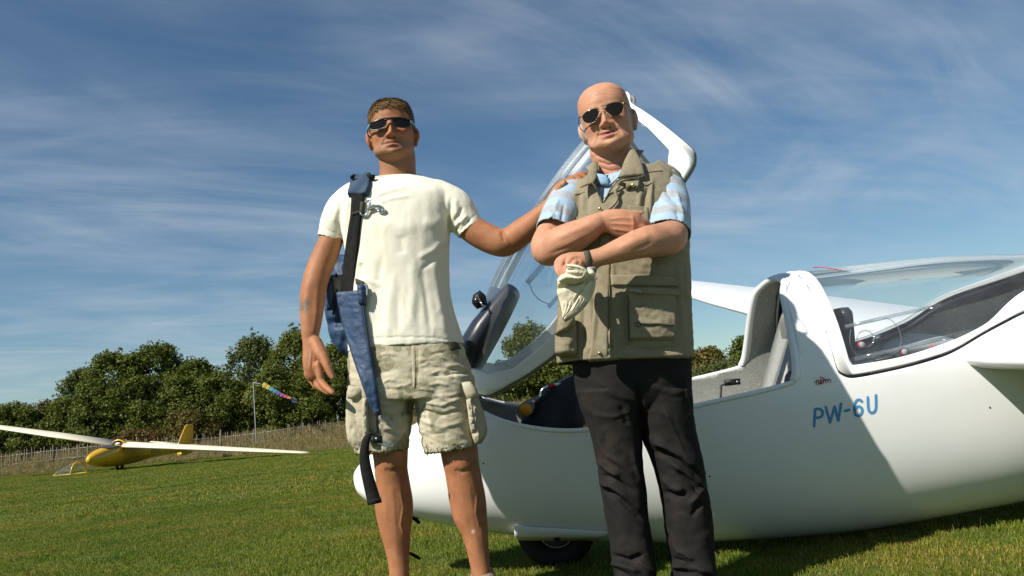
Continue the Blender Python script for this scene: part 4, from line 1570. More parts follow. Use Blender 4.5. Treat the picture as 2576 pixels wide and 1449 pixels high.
# rear cockpit fittings
hr = lr_loft([(2078, 784, 2112, 782, 3.40, .13), (2076, 800, 2119, 798, 3.40, .15), (2085, 850, 2123, 848, 3.40, .15), (2098, 905, 2126, 903, 3.40, .14)], 16, 32, 3.5)
add('instrument_hood_rear', hr, 'navy_shell', wg)
o = add('rear_seat_back', box_vf(to_wld([[2.22, .02, .72]])[0], (.05, .40, .42), np.array(Matrix.Rotation(rad(25), 3, 'Y'))), 'cushion_grey', wg, False); add_bevel(o, .02, 3)
o = add('rear_headrest', box_vf(to_wld([[2.28, 0, .93]])[0], (.05, .22, .12), np.array(Matrix.Rotation(rad(20), 3, 'Y'))), 'cabin_grey', wg, False); add_bevel(o, .02, 3)
o = add('rear_bulkhead', box_vf(to_wld([[2.42, 0, .70]])[0], (.02, .55, .60)), 'navy_shell', wg, False)
ss = add('sliding_pane', None or px_bar(2160, 838, 2295, 810, 3.10, 3.11, 0.0015, 0.0015), 'clear_strip', wg, False)
add('slide_rail', px_bar(2126, 822, 2366, 767, 3.115, 3.14, 0.014, 0.006), 'clear_strip', wg, False)
add('slide_rail', px_bar(2150, 903, 2400, 845, 3.065, 3.09, 0.016, 0.006), 'clear_strip', wg, False)
sl = [W(x, y, 3.085) for x, y in ((2140, 830), (2138, 858), (2150, 888), (2180, 900), (2240, 893), (2265, 868), (2262, 830), (2240, 804), (2220, 800))]
add('slide_cord', wire(sl, 0.0022, 6, 4), 'clear_strip', wg)
rg = [W(2177 + 21 * math.cos(t), 852 + 21 * math.sin(t), 3.088) for t in np.linspace(0, 2 * math.pi, 20)]
add('vent_ring', wire(rg, 0.0032, 6, 1), 'clear_strip', wg)
for (x, y, r_) in ((2168, 867, 10), (2276, 885, 11)):
    c = W(x, y, 3.075)
    m_ = m_per_px(c)
    k = add('vent_knob', world_tube([c, c + np.array([0, .012, 0])], [2 * r_ * m_] * 2, 1, 20, (0.3, 0.1, 1), False, False), 'red_plastic', wg)
    add('knob_cap', world_tube([c + np.array([0, -.003, 0]), c + np.array([0, .002, 0])], [1.4 * r_ * m_] * 2, 1, 20, (0.3, 0.1, 1), False, False), 'white_plastic', k)
add('latch', box_vf(W(2205, 848, 3.09), (.03, .006, .016)), 'chrome', wg, False)
add('placard', px_bar(2197, 908, 2252, 895, 3.105, 3.105, 0.010, 0.002), 'black_plastic', wg, False)
add('placard_print', px_bar(2203, 905.5, 2247, 895.8, 3.1025, 3.1025, 0.0022, 0.001), 'white_plastic', wg, False)
add('yaw_string', wire([W(2046, 673, 3.22), W(2060, 672, 3.22), W(2085, 675, 3.2), W(2116, 680, 3.19)], 0.0018, 6, 4), 'red_plastic', wg)
add('red_handle', ellipsoid(W(2350, 876, 3.3), (.022, .012, .010)), 'red_plastic', wg)

# nose wheel
wc = W(1405, 1390, 3.44)
wcx = wc[0]
whl = [(wcx + .118 * math.cos(t), 3.43, .150 + .118 * math.sin(t)) for t in np.linspace(0, 2 * math.pi, 40)]
nw = add('nose_wheel', world_tube(whl, np.full(40, 0.095), 1, 12, (0, 1, 0), False, False), 'black_rubber', wg)
add('rim', world_tube([(wcx, 3.39, .15), (wcx, 3.47, .15)], [.15, .15], 1, 28, (0.2, 0, 1), False, False), 'dark_interior', nw)
add('rim_edge', world_tube([(wcx + .075 * math.cos(t), 3.388, .15 + .075 * math.sin(t)) for t in np.linspace(0, 2 * math.pi, 32)], np.full(32, .005), 1, 6, (0, 1, 0), False, False), 'grey_metal', nw)
fl_, fr_ = np.array([(1293, 1322), (1294, 1345), (1302, 1357)], float), np.array([(1532, 1338), (1526, 1348), (1480, 1358)], float)
P = [[W(*(fl_[i] * (1 - u) + fr_[i] * u), yy) for u in np.linspace(0, 1, 24)] for i, yy in ((0, 3.19), (1, 3.225), (2, 3.26))]
o = add('wheel_fairing', (np.array(P).reshape(-1, 3), grid_faces(3, 24)), 'white_paint', wg); solidify(o, 0.004, -1)
hp_ = W(1401, 1353, 3.232)
add('axle_hole', world_tube([hp_, hp_ + np.array([0, .02, 0])], [.026, .026], 1, 18, (0.3, 0, 1), False, False), 'black_rubber', wg)
# skid brush under the nose
add('tow_hook', wire([W(1030, 1296, 3.35), W(1048, 1306, 3.3)], .008, 8, 1), 'black_plastic', wg)

# wings, fin and tailplane
rt = hit(2440, 915)
rl = oml(*rt)[0]
for s in (-1, 1):
    d3 = rad(3.6)
    sp = to_wld([[0, s * math.cos(d3), math.sin(d3)]])[0] - to_wld([[0, 0, 0]])[0]
    upw = to_wld([[0.05, -s * math.sin(d3), math.cos(d3)]])[0] - to_wld([[0, 0, 0]])[0]
    aft = to_wld([[1, 0, -0.05]])[0] - to_wld([[0, 0, 0]])[0]
    le = to_wld([[rl[0] - .005, s * .325, rl[2] + .012]])[0]
    add('wing', wing_vf(le, sp, aft, upw, [(0, 1.14, -.01, 0), (.16, 1.12, 0, 0), (.30, 1.11, 0, 0), (3.2, 1.0, .02, .0), (6.0, .74, .12, 0), (7.6, .48, .26, 0), (7.85, .30, .36, .01), (7.9, .1, .5, .015)], 0.135), 'white_paint', wg)
    tpl = to_wld([[6.3, 0, 1.3]])[0]
    add('tailplane', wing_vf(tpl, sp, aft, upw, [(0, .6, 0, 0), (1.2, .45, .1, 0), (1.5, .3, .2, 0)], 0.1), 'white_paint', wg)
rings = []
for z, x0, x1 in ((.55, 5.7, 7.1), (1.0, 6.05, 7.15), (1.6, 6.35, 7.15), (1.75, 6.5, 7.1)):
    u = np.linspace(0, 1, 12); th = .06 * np.sqrt(np.clip(1 - u, 0, 1) * np.minimum(1, u * 6 + .05))
    rings.append(to_wld([(x0 + (x1 - x0) * q, t, z) for q, t in zip(u, th)] + [(x0 + (x1 - x0) * q, -t, z) for q, t in zip(u[::-1], th[::-1])]))
add('fin', loft(rings), 'white_paint', wg)
mw = [(2.30 + .19 * math.cos(t), 3.43, .155 + .15 * math.sin(t)) for t in np.linspace(0, 2 * math.pi, 32)]
add('main_wheel', world_tube(mw, np.full(32, 0.10), 1, 10, (0, 1, 0), False, False), 'black_rubber', wg)
for (x, y) in ((2490, 1025), (1216, 1166), (1785, 1198)):
    xx, a_ = hit(x, y)
    add('drain_hole', ellipsoid(to_wld(oml(xx, a_, .0005))[0], (.0035, .002, .0035), None, 10, 6), 'black_plastic', wg)
xx, a_ = hit(2500, 818)


# ------------------------------------------------------------------ lettering on the flank
def stroke(pts_, wpx, off, sub=5, caps=True):
    """a painted stroke lying on the hull, given by a pixel polyline"""
    P = catmull(pts_, sub) if sub > 1 else np.asarray(pts_, float)
    T = np.gradient(P, axis=0); T /= np.linalg.norm(T, axis=1)[:, None] + 1e-9
    Nn = np.stack([-T[:, 1], T[:, 0]], 1)
    rows = []
    if caps:
        for q in (0.98, .8, .5):
            rows.append((P[0] - T[0] * wpx / 2 * q, Nn[0], math.sqrt(1 - q * q)))
    rows += [(p, n_, 1.0) for p, n_ in zip(P, Nn)]
    if caps:
        for q in (.5, .8, .98):
            rows.append((P[-1] + T[-1] * wpx / 2 * q, Nn[-1], math.sqrt(1 - q * q)))
    V = []
    for p, n_, k in rows:
        for s_ in (-.5, 0, .5):
            q = p + n_ * wpx * s_ * k
            d = Vector(ray(*q)).normalized()
            h_ = hbvh.ray_cast(Vector(CAM), d)
            loc = np.array(h_[0]); nn = np.array(h_[1])
            if nn @ (loc - CAM) > 0:
                nn = -nn
            V.append(loc + nn * off)
    return np.array(V), grid_faces(len(rows), 3)


def Z5(pts_):
    return [(1688 + .3585 * x, 584 + .3585 * y) for x, y in pts_]


letters = {
    'letter_p': [[(1010, 1245), (1003, 1362)], [(1010, 1243), (1040, 1240), (1060, 1255), (1063, 1275), (1048, 1297), (1010, 1304)]],
    'letter_w': [[(1085, 1228), (1115, 1335)], [(1115, 1335), (1147, 1225)], [(1147, 1225), (1172, 1322)], [(1172, 1322), (1192, 1203)]],
    'hyphen': [[(1220, 1254), (1250, 1247)]],
    'digit_six': [[(1338, 1188), (1320, 1176), (1300, 1184), (1289, 1215), (1288, 1262), (1300, 1286), (1324, 1285), (1340, 1262), (1337, 1236), (1318, 1224), (1298, 1233), (1289, 1250)]],
    'letter_u': [[(1380, 1160), (1384, 1235), (1395, 1262), (1414, 1267), (1431, 1253), (1438, 1225), (1437, 1145)]],
}
for nme, sts in letters.items():
    add(nme, join([stroke(Z5(s_), 7.0, .0012 + .0004 * i, 5 if len(s_) > 3 else 1) for i, s_ in enumerate(sts)]), 'blue_letter', wg)
stk = add('sticker', stroke(Z5([(1000, 1052), (1062, 1042), (1124, 1030)]), 24, .0008, 2, False), 'white_plastic', wg)
blk = [[(1027, 1039), (1018, 1043), (1018, 1058), (1017, 1074)], [(1009, 1052), (1026, 1049)], [(1033, 1036), (1034, 1070)], [(1069, 1061), (1068, 1038)], [(1068, 1047), (1073, 1039), (1079, 1036)],
       [(1085, 1058), (1084, 1035)], [(1084, 1043), (1092, 1033), (1099, 1040), (1100, 1056)], [(1100, 1042), (1108, 1031), (1116, 1037), (1117, 1054)]]
add('sticker_print', join([stroke(Z5(s_), 1.7, .0022 + .0002 * i, 3 if len(s_) > 2 else 1) for i, s_ in enumerate(blk)]), 'black_plastic', stk)
rd = []
for r_ in (26, 42):
    rd.append([(1044 + r_ * math.cos(t), 1060 + r_ * math.sin(t)) for t in np.linspace(rad(-88), rad(-25), 7)])
rd2 = [stroke(Z5(s_), 2.6, .002 + .0002 * i, 2) for i, s_ in enumerate(rd)]
rd2.append(stroke(Z5([(1050, 1040), (1044, 1055), (1041, 1068)]), 3.0, .0016, 2, False))
rd2.append(stroke(Z5([(1050, 1042), (1056, 1055), (1061, 1063)]), 3.0, .0018, 2, False))
rd2.append(stroke(Z5([(1042, 1064), (1060, 1060)]), 4.2, .0020, 1, False))
add('sticker_mark', join(rd2), 'red_plastic', stk)
# ------------------------------------------------------------------ people: heads
HZ = np.array([-.114, -.108, -.098, -.085, -.065, -.04, -.015, .01, .04, .07, .095, .110, .118])
HWD = np.array([.006, .024, .040, .051, .0605, .0665, .071, .0745, .077, .0745, .060, .038, .008])
HFR = np.array([.045, .062, .076, .082, .080, .082, .082, .082, .088, .083, .064, .040, .008])
HBK = np.array([-.02, -.005, .015, .035, .062, .082, .094, .101, .104, .098, .078, .050, .008])


def gauss(x, z, x0, z0, sx_, sz_):
    return np.exp(-((x - x0) / sx_) ** 2 - ((z - z0) / sz_) ** 2)


def face_bump(x, z, smile=0.0, age=0.0, jaw=0.0):
    ax = np.abs(x)
    r = np.zeros_like(x)
    # nose
    prof = np.interp(z, [-.056, -.049, -.043, -.036, -.026, -.01, .006, .018, .03], [0, .004, .018, .0265, .0245, .0165, .0095, .005, .001])
    wdt = np.interp(z, [-.05, -.036, -.01, .02], [.0120, .0115, .0085, .011])
    r += prof * np.exp(-(x / wdt) ** 2)
    r += .0105 * gauss(ax, z, .0155, -.040, .0065, .0075)
    r -= .0075 * gauss(ax, z, .0080, -.0475, .0048, .0035)
    # eyes, brow, cheeks
    r -= .010 * gauss(ax, z, .032, .000, .016, .012)
    r += .0045 * gauss(ax, z, .030, .021, .024, .008)
    r += .005 * gauss(ax, z, .046, -.026 + .004 * smile, .018, .016)
    r -= .0045 * gauss(ax, z, .050, -.060, .014, .018)
    # mouth
    mz = -.0655 + smile * 28 * ax * ax
    r += .0062 * np.exp(-((z - mz - .006) / .0055) ** 2 - (x / .021) ** 2)
    r += .0080 * np.exp(-((z - mz + .0075) / .0065) ** 2 - (x / .019) ** 2)
    r -= .0075 * np.exp(-((z - mz) / .0026) ** 2 - (x / .029) ** 4)
    r -= .004 * gauss(x, z, 0, -.082, .018, .005)
    r += .0075 * gauss(x, z, 0, -.099, .016, .012)
    r -= .0016 * np.exp(-(x / .003) ** 2) * sstep(-.062, -.055, z) * (1 - sstep(-.050, -.046, z))
    # folds from nose to mouth corners
    fx = .021 + (-.045 - z) * .45
    m = sstep(-.080, -.070, z) * (1 - sstep(-.046, -.040, z))
    r -= (.0026 + .0060 * max(smile, 0)) * np.exp(-((ax - fx) / .0034) ** 2) * m
    r += (.0022 + .0060 * max(smile, 0)) * np.exp(-((ax - fx - .009) / .006) ** 2) * m
    if age:
        for zz in (.050, .060, .071):
            r -= age * .0022 * np.exp(-((z - zz - .006 * np.cos(x * 60)) / .0016) ** 2) * np.exp(-(x / .042) ** 4)
        r -= age * .0015 * np.exp(-((ax - .006) / .0015) ** 2) * gauss(x, z, 0, .026, .05, .010)
    return r


def head_vf(O, fv, tilt, S, **kw):
    """head surface in world space plus the matrix (rows: right, forward, up)"""
    fv = np.asarray(fv, float); fv /= np.linalg.norm(fv)
    up = np.array([0, 0, 1.0]); up = up - fv * (up @ fv); up /= np.linalg.norm(up)
    rt_ = np.cross(up, fv)
    if rt_[0] < 0:
        rt_ = -rt_
    c, s = math.cos(tilt), math.sin(tilt)
    rt_, up = rt_ * c + up * s, up * c - rt_ * s
    B = np.stack([rt_, fv, up])
    nz, nt = 110, 120
    q = np.linspace(0, 1, nz)
    zs = -.114 + .232 * (q + 0.06 * np.sin(2 * math.pi * q) * -1)
    t = np.linspace(0, 2 * math.pi, nt, endpoint=False)
    rings = []
    jaw = kw.get('jaw', 0)
    for z in zs:
        w = float(pchip(HZ, HWD, [z])[0]); f = float(pchip(HZ, HFR, [z])[0]); b = float(pchip(HZ, HBK, [z])[0])
        w += jaw * math.exp(-((z + .078) / .022) ** 2)
        yc, hy = (f - b) / 2, (f + b) / 2
        n = 2.25
        x = w * sgnpow(np.cos(t), 2 / n); y = yc + hy * sgnpow(np.sin(t), 2 / n)
        zz = np.full(nt, z)
        fr_ = sstep(0.05, .6, np.sin(t))
        y = y + face_bump(x, zz, kw.get('smile', 0), kw.get('age', 0)) * fr_
        rings.append(np.stack([x * S[0], y * S[1], zz * S[2]], 1))
    V, F = loft(rings)
    parts = [(V @ B + O, F)]
    for s_ in (-1, 1):
        a = rad(36)
        M = np.array([[math.cos(a) * s_, -math.sin(a) * s_, 0], [-math.sin(a), -math.cos(a), 0], [0, 0, 1]])
        c_ = np.array([s_ * .0755, -.012, -.012])
        disc = ellipsoid((0, 0, -.002), (.0075, .0165, .029))
        tt = np.linspace(-1.0, 3.7, 18)
        hel = np.stack([np.full(18, .004), .0150 * np.cos(tt) + .001, .0260 * np.sin(tt) + .002], 1)
        he = world_tube(hel, np.full(18, .0085), 1, 8, (1, .1, .1))
        lobe = ellipsoid((.002, .004, -.024), (.0065, .009, .010))
        for V, F in (disc, he, lobe):
            P = (V * np.array([1, 1, 1.06])) @ M.T + c_
            parts.append((P * np.array([S[0], S[1], S[2]]) @ B + O, F))
    return parts, B


def to_head(V, O, B, S):
    return ((V - O) @ B.T) / np.asarray(S)


def skin_colors(V, F, base, O, B, S, smile=0.0, red=(.52, .20, .14), stubble=0.25, stub_col=(.17, .13, .10), lips=(.42, .17, .13), hair=None, bald_grey=0.0, brow=(.12, .075, .04), brow_a=.7, spots=()):
    n = len(V)
    C = np.tile(np.array(base), (n, 1)).astype(float)
    nz = fbm(V * 14, 3)[:, None]
    C *= 1 + 0.24 * nz
    nf = fbm(V * 60 + 5, 2)
    C *= (1 + 0.16 * nf)[:, None]

    def mix(a, col):
        nonlocal C
        a = np.clip(a, 0, 1)[:, None]
        C = C * (1 - a) + np.array(col) * a
    L = to_head(V, O, B, S)
    x, f, z = L[:, 0], L[:, 1], L[:, 2]
    hd = (np.abs(x) < .11) & (np.abs(z) < .15) & (np.abs(f) < .14)
    ax = np.abs(x)
    fr_ = hd * sstep(.02, .05, f)
    mix(fr_ * .45 * (gauss(ax, z, .040, -.030, .022, .016) + gauss(x, z, 0, -.035, .016, .014)), red)
    mix(hd * .55 * sstep(.078, .086, ax), red)
    st = fr_ * sstep(-.045, -.058, z) * 1.0 + hd * sstep(-.05, -.07, z) * sstep(-.01, .02, f) * .6
    st = np.clip(st, 0, 1) * (.65 + .7 * nf)
    mix(st * stubble, stub_col)
    mz = -.0655 + smile * 28 * x * x
    lip = fr_ * np.exp(-((z - mz) / .0105) ** 4 - (x / .0255) ** 4)
    mix(lip * .8, lips)
    mix(fr_ * .9 * np.exp(-((z - mz) / .0030) ** 2 - (x / .024) ** 4), (.10, .035, .03))
    mix(fr_ * .85 * gauss(ax, z, .0085, -.0495, .0045, .0028), (.05, .02, .015))
    mix(fr_ * brow_a * sstep(.010, .014, ax) * (1 - sstep(.046, .054, ax)) * np.exp(-((z - .0235 + .1 * np.abs(ax - .03)) / .0042) ** 2), brow)
    if hair is not None:
        mix(hd * hair_mask(x, f, z) * (ax < .0785), (.06, .04, .02))
    if bald_grey:
        mix(hd * bald_grey * (1 - sstep(.012, .030, z)) * sstep(-.075, -.05, z) * sstep(.045, .028, f) * sstep(.050, .062, ax), (.42, .38, .34))
    N = normals(V, F)
    vd = V - CAM
    facing = (N * vd).sum(1) < 0
    P = project(V)
    for px, py, rx, ry, ang, col, a in spots:
        d = P - np.array([px, py])
        ca, sa = math.cos(rad(ang)), math.sin(rad(ang))
        u, v = (d[:, 0] * ca + d[:, 1] * sa) / rx, (-d[:, 0] * sa + d[:, 1] * ca) / ry
        mix(facing * a * np.exp(-(u * u + v * v) ** 2), col)
    return np.clip(C, 0.005, 1)


def hair_mask(x, f, z):
    ax = np.abs(x)
    line = np.interp(f, [-.11, -.04, -.005, .02, .045, .06, .075, .09], [-.062, -.056, .012, .010, .030, .052, .066, .068])
    line = line + .006 * np.sin(x * 260) * (f > .05)
    return sstep(-.003, .003, z - line)


def make_hair(O, B, S, headV, headF, parent, n=15000):
    L = to_head(headV, O, B, S)
    m = hair_mask(L[:, 0], L[:, 1], L[:, 2]) > .5
    ear = np.abs(L[:, 0]) > .0805
    idx = np.where(m & ~ear)[0]
    N = normals(headV, np.array([f for f in headF if len(f) == 4]))
    ch = RNG.choice(idx, n)
    P = L[ch] + RNG.normal(size=(n, 3)) * .0012
    Nl = N[ch] @ B.T
    out = P - np.array([0, -.01, .02]); out /= np.linalg.norm(out, axis=1)[:, None]
    Nl = np.where(((Nl * out).sum(1) < 0)[:, None], -Nl, Nl)
    # combed forward on top, down at the sides
    side = sstep(.050, .068, np.abs(P[:, 0]))
    back = sstep(.0, -.06, P[:, 1])
    comb = np.stack([np.sign(P[:, 0]) * .25 + .35, np.full(n, .9), np.full(n, -.15)], 1)
    comb = comb * (1 - np.maximum(side, back))[:, None] + np.stack([np.zeros(n), -.15 * np.ones(n), -np.ones(n)], 1) * np.maximum(side, back)[:, None]
    comb += .42 * np.stack([pn(P * 38 + 1), pn(P * 38 + 9), pn(P * 38 + 21)], 1) + RNG.normal(size=(n, 3)) * .22
    d = comb - Nl * (comb * Nl).sum(1)[:, None]
    d /= np.linalg.norm(d, axis=1)[:, None] + 1e-9
    ln = RNG.uniform(.012, .026, n) * (1 - .45 * side)
    lift = RNG.uniform(.12, .45, n) * (1 - .45 * side)
    s_ = np.cross(d, Nl)
    wdt = RNG.uniform(.0005, .0011, n)
    p0 = P
    p1 = P + d * (ln * .5)[:, None] + Nl * (ln * lift * .55)[:, None]
    p2 = P + d * ln[:, None] + Nl * (ln * lift * .62)[:, None]
    w = (s_ * wdt[:, None])
    V = np.stack([p0 - w, p0 + w, p1 + w * .9, p1 - w * .9, p2 + w * .25, p2 - w * .25], 1).reshape(-1, 3)
    i = np.arange(n) * 6
    F = np.concatenate([np.stack([i, i + 1, i + 2, i + 3], 1), np.stack([i + 3, i + 2, i + 4, i + 5], 1)])
    me = new_mesh((V * np.asarray(S)) @ B + O, F, 'hair', True)
    rnd_attr(me, np.repeat(np.clip(RNG.uniform(0, 1, n) * .6 + .4 * (pn(P * 45) + .5), 0, 1), 6))
    return link('hair', me, 'hair_brown', parent)


leaf_mat('hair_brown', [(0, (.075, .044, .019)), (.5, (.17, .102, .045)), (.85, (.30, .19, .085)), (1, (.42, .29, .14))], .42, .12)
mat('skin', (1, 1, 1), .58, .32, attr='tint', sss=.10, bump=[(260, .12, .002), (900, .15, .001)])
mat('tee_cotton', (.72, .69, .58), .9, .15, noise=[(9, (.70, .67, .56), .4, .7)], bump=[(700, .25, .001), (60, .25, .003)])
mat('shorts_cotton', (.43, .385, .285), .9, .15, noise=[(11, (.255, .24, .155), .52, .55, 2), (7, (.49, .445, .34), .58, .61, 2), (45, (.36, .32, .235), .5, .8, 4)], bump=[(500, .3, .001), (90, .5, .003)])
mat('shorts_trim', (.43, .385, .285), .9, .15, noise=[(30, (.36, .32, .225), .4, .7)], bump=[(300, .4, .002)])
mat('pack_blue', (.018, .042, .095), .55, .4, noise=[(14, (.024, .054, .115), .4, .7, 5), (40, (.013, .030, .068), .55, .75)], bump=[(38, .5, .006), (400, .3, .001)])
mat('pad_blue', (.036, .062, .105), .8, .2, noise=[(18, (.055, .085, .13), .4, .7)], bump=[(60, .4, .004)])
mat('webbing', (.009, .009, .009), .8, .2, noise=[(40, (.016, .016, .015), .4, .7)], weave=(260, .5))
mat('webbing_olive', (.055, .055, .035), .75, .3, weave=(260, .5))
mat('lens_dark', (.010, .008, .006), .10, .22)
mat('frame_black', (.010, .010, .012), .25, .5)
mat('teal_plastic', (.10, .30, .36), .3, .5)
mat('gold_metal', (.75, .55, .22), .22, .5, 1.0)
mat('shoe_suede', (.25, .19, .13), .9, .15, noise=[(20, (.18, .135, .09), .4, .7)], bump=[(90, .4, .003)])
mat('shoe_dark', (.03, .028, .026), .6, .3)

# ------------------------------------------------------------------ man in shorts
Y1 = 2.72
m1 = thing('person', tuple(W(1100, 1552, Y1)), 'man in cream t-shirt and cargo shorts with a hand on the other man\'s shoulder', 'person')
m1.location.z = 0.0
O1 = W(987, 337, 2.725)
S1 = (1.06, 1.05, 1.02)
hp1, B1 = head_vf(O1, (math.sin(rad(5)), -math.cos(rad(5)), .03), rad(1.0), S1, jaw=.009, smile=.0)
body = list(hp1)
body.append(tube([(1000, 480, 2.76, 125, .8), (1000, 452, 2.75, 96, .9), (1001, 425, 2.745, 90, 1.0), (999, 398, 2.745, 92, 1.05), (994, 365, 2.745, 92, 1.05)], 6, 28))
body.append(lr_loft([(940, 880, 1110, 875, Y1, .09), (930, 750, 1085, 745, Y1, .09), (905, 620, 1110, 612, Y1, .095), (890, 540, 1115, 530, Y1, .09), (910, 490, 1105, 480, Y1 + .02, .07), (955, 462, 1050, 455, Y1 + .03, .05)], 30, 40))
# hanging arm
body.append(tube([(890, 520, 2.73, 70), (858, 552, 2.73, 68), (838, 592, 2.72, 60), (821, 635, 2.72, 63), (802, 680, 2.715, 64), (790, 722, 2.70, 63), (785, 766, 2.69, 62, .9), (783, 806, 2.675, 54, .9), (781, 834, 2.665, 46, .85), (781, 858, 2.66, 40, .75)], 6, 26))
body.append(tube([(781, 850, 2.66, 40, .75), (784, 874, 2.655, 45, .62), (790, 900, 2.65, 58, .55), (790, 925, 2.645, 54, .55), (788, 938, 2.645, 47, .55)], 5, 22))
for k in ([(801, 920, 2.632, 23), (805, 945, 2.625, 21), (808, 960, 2.62, 20), (820, 974, 2.60, 18), (832, 984, 2.585, 16), (837, 988, 2.58, 13)],
          [(789, 928, 2.655, 22), (795, 952, 2.65, 20), (800, 968, 2.645, 19), (813, 979, 2.625, 17), (827, 988, 2.61, 14)],
          [(779, 930, 2.672, 21), (785, 952, 2.67, 19), (790, 964, 2.668, 18), (801, 974, 2.65, 14), (812, 980, 2.64, 12)],
          [(771, 928, 2.688, 16), (775, 945, 2.688, 15), (781, 957, 2.685, 14), (790, 965, 2.672, 12), (797, 969, 2.665, 10)],
          [(794, 862, 2.645, 34), (804, 882, 2.628, 32), (815, 902, 2.612, 26), (825, 924, 2.602, 21), (833, 942, 2.598, 18), (837, 950, 2.597, 14)]):
    body.append(tube(k, 4, 14))
# arm reaching to the other man's shoulder
body.append(tube([(1100, 510, 2.72, 62), (1145, 538, 2.72, 66), (1185, 574, 2.715, 70), (1225, 598, 2.71, 72), (1262, 611, 2.70, 71), (1285, 604, 2.70, 68), (1318, 580, 2.68, 66), (1345, 557, 2.665, 57), (1368, 535, 2.645, 47), (1388, 512, 2.63, 38, .85)], 6, 26))
body.append(tube([(1385, 516, 2.63, 37, .85), (1396, 500, 2.625, 40, .7), (1410, 482, 2.63, 44, .6), (1424, 468, 2.64, 40, .55)], 5, 20))
for k in ([(1418, 466, 2.60, 18), (1430, 455, 2.595, 17), (1438, 453, 2.592, 16), (1450, 460, 2.585, 15), (1458, 465, 2.58, 12)],
          [(1422, 462, 2.625, 18), (1438, 450, 2.62, 17), (1450, 448, 2.618, 16), (1464, 455, 2.61, 14), (1472, 458, 2.61, 12)],
          [(1426, 462, 2.65, 18), (1446, 446, 2.648, 16), (1460, 442, 2.645, 15), (1474, 446, 2.64, 13)],
          [(1424, 466, 2.675, 17), (1446, 446, 2.672, 15), (1462, 438, 2.668, 14), (1478, 436, 2.665, 12)],
          [(1396, 496, 2.585, 20), (1404, 482, 2.57, 19), (1412, 468, 2.562, 18), (1419, 459, 2.56, 15)]):
    body.append(tube(k, 4, 14))
# legs
legs1 = [[(965, 960, Y1, 120), (972, 1060, Y1, 108), (980, 1115, Y1 - .005, 94), (983, 1155, Y1 - .01, 86, 1.1), (984, 1182, Y1 - .005, 83, 1.05), (988, 1215, Y1, 85), (991, 1262, Y1 + .01, 95), (993, 1300, Y1 + .01, 91), (995, 1337, Y1 + .005, 77), (1000, 1380, Y1, 62), (1003, 1415, Y1 - .005, 54), (1005, 1449, Y1 - .01, 50), (1007, 1490, Y1 - .01, 52), (1008, 1515, Y1 - .02, 55)],
         [(1115, 960, Y1, 120), (1140, 1060, Y1, 108), (1152, 1115, Y1 - .005, 97), (1158, 1155, Y1 - .01, 92, 1.1), (1163, 1182, Y1 - .005, 89, 1.05), (1170, 1220, Y1, 90), (1176, 1256, Y1 + .01, 92), (1183, 1297, Y1 + .01, 86), (1194, 1337, Y1 + .005, 69), (1201, 1377, Y1, 57), (1207, 1415, Y1 - .005, 51), (1212, 1450, Y1 - .01, 49), (1216, 1490, Y1 - .01, 52), (1218, 1515, Y1 - .02, 54)]]
for k in legs1:
    body.append(tube(k, 5, 28))
for (x, y) in ((981, 1152), (1156, 1152)):
    body.append(ellipsoid(W(x, y, Y1 - .042), (.034, .022, .042)))
for (x, y) in ((984, 1200), (1165, 1200)):
    body.append(ellipsoid(W(x, y, Y1 - .040), (.020, .016, .026)))
V, F = remesh(body, .0030, 2, .45)
F = np.asarray(F)
# calf muscle and shin relief, tendons of the forearm
V = apply_folds(V, F, [
    ([(972, 1250), (968, 1310), (980, 1380)], 12, .0020), ([(1005, 1215), (1012, 1290), (1012, 1370)], 9, .0018), ([(1160, 1240), (1172, 1310), (1192, 1400)], 11, .0020), ([(1196, 1215), (1208, 1290), (1216, 1370)], 10, .0018),
    ([(985, 1215), (992, 1300), (1000, 1420)], 8, .0018), ([(1178, 1215), (1190, 1300), (1206, 1420)], 8, .0018),
    ([(1005, 1235), (1014, 1275), (1007, 1320), (1016, 1350)], 2.2, .0022), ([(1200, 1240), (1196, 1290), (1205, 1330)], 2.2, .002),
    ([(965, 1140), (983, 1132), (1003, 1140)], 5, .003), ([(1138, 1140), (1158, 1132), (1178, 1140)], 5, .003), ([(968, 1180), (984, 1186), (1000, 1180)], 5, -.003), ([(1142, 1182), (1160, 1188), (1178, 1182)], 5, -.003),
    ([(775, 700), (768, 760), (772, 820)], 10, .003), ([(800, 720), (795, 790), (790, 840)], 7, .0025),
    ([(785, 875), (779, 930)], 3, .002), ([(792, 875), (790, 930)], 3, .002), ([(797, 880), (800, 922)], 3, .002),
    ([(825, 915), (834, 913)], 1.4, -.0012), ([(826, 919), (835, 917)], 1.4, -.0012),
    ([(1215, 570), (1255, 585), (1275, 575)], 6, .002), ([(1262, 580), (1268, 610)], 5, -.003)])
tan1 = (.325, .138, .065)
C = skin_colors(V, F, tan1, O1, B1, S1, smile=.0, stubble=.42, lips=(.30, .105, .075), red=(.40, .125, .07), hair=True, spots=[
    (836, 946, 4.2, 5.5, -20, (.50, .30, .21), .8), (1418, 461, 4.2, 6, 30, (.56, .37, .27), .85),
    (765, 770, 13, 17, 5, (.12, .105, .09), .62), (769, 790, 4, 8, 10, (.12, .105, .09), .55), (775, 760, 9, 8, 30, (.10, .09, .08), .5),
    (1190, 1337, 4, 5, 0, (.65, .50, .42), .7), (787, 935, 12, 5, 0, (.36, .13, .07), .4), (803, 958, 5, 5, 0, (.36, .13, .07), .4), (1157, 1160, 28, 22, 0, (.34, .135, .065), .4), (982, 1160, 28, 22, 0, (.34, .135, .065), .4)])
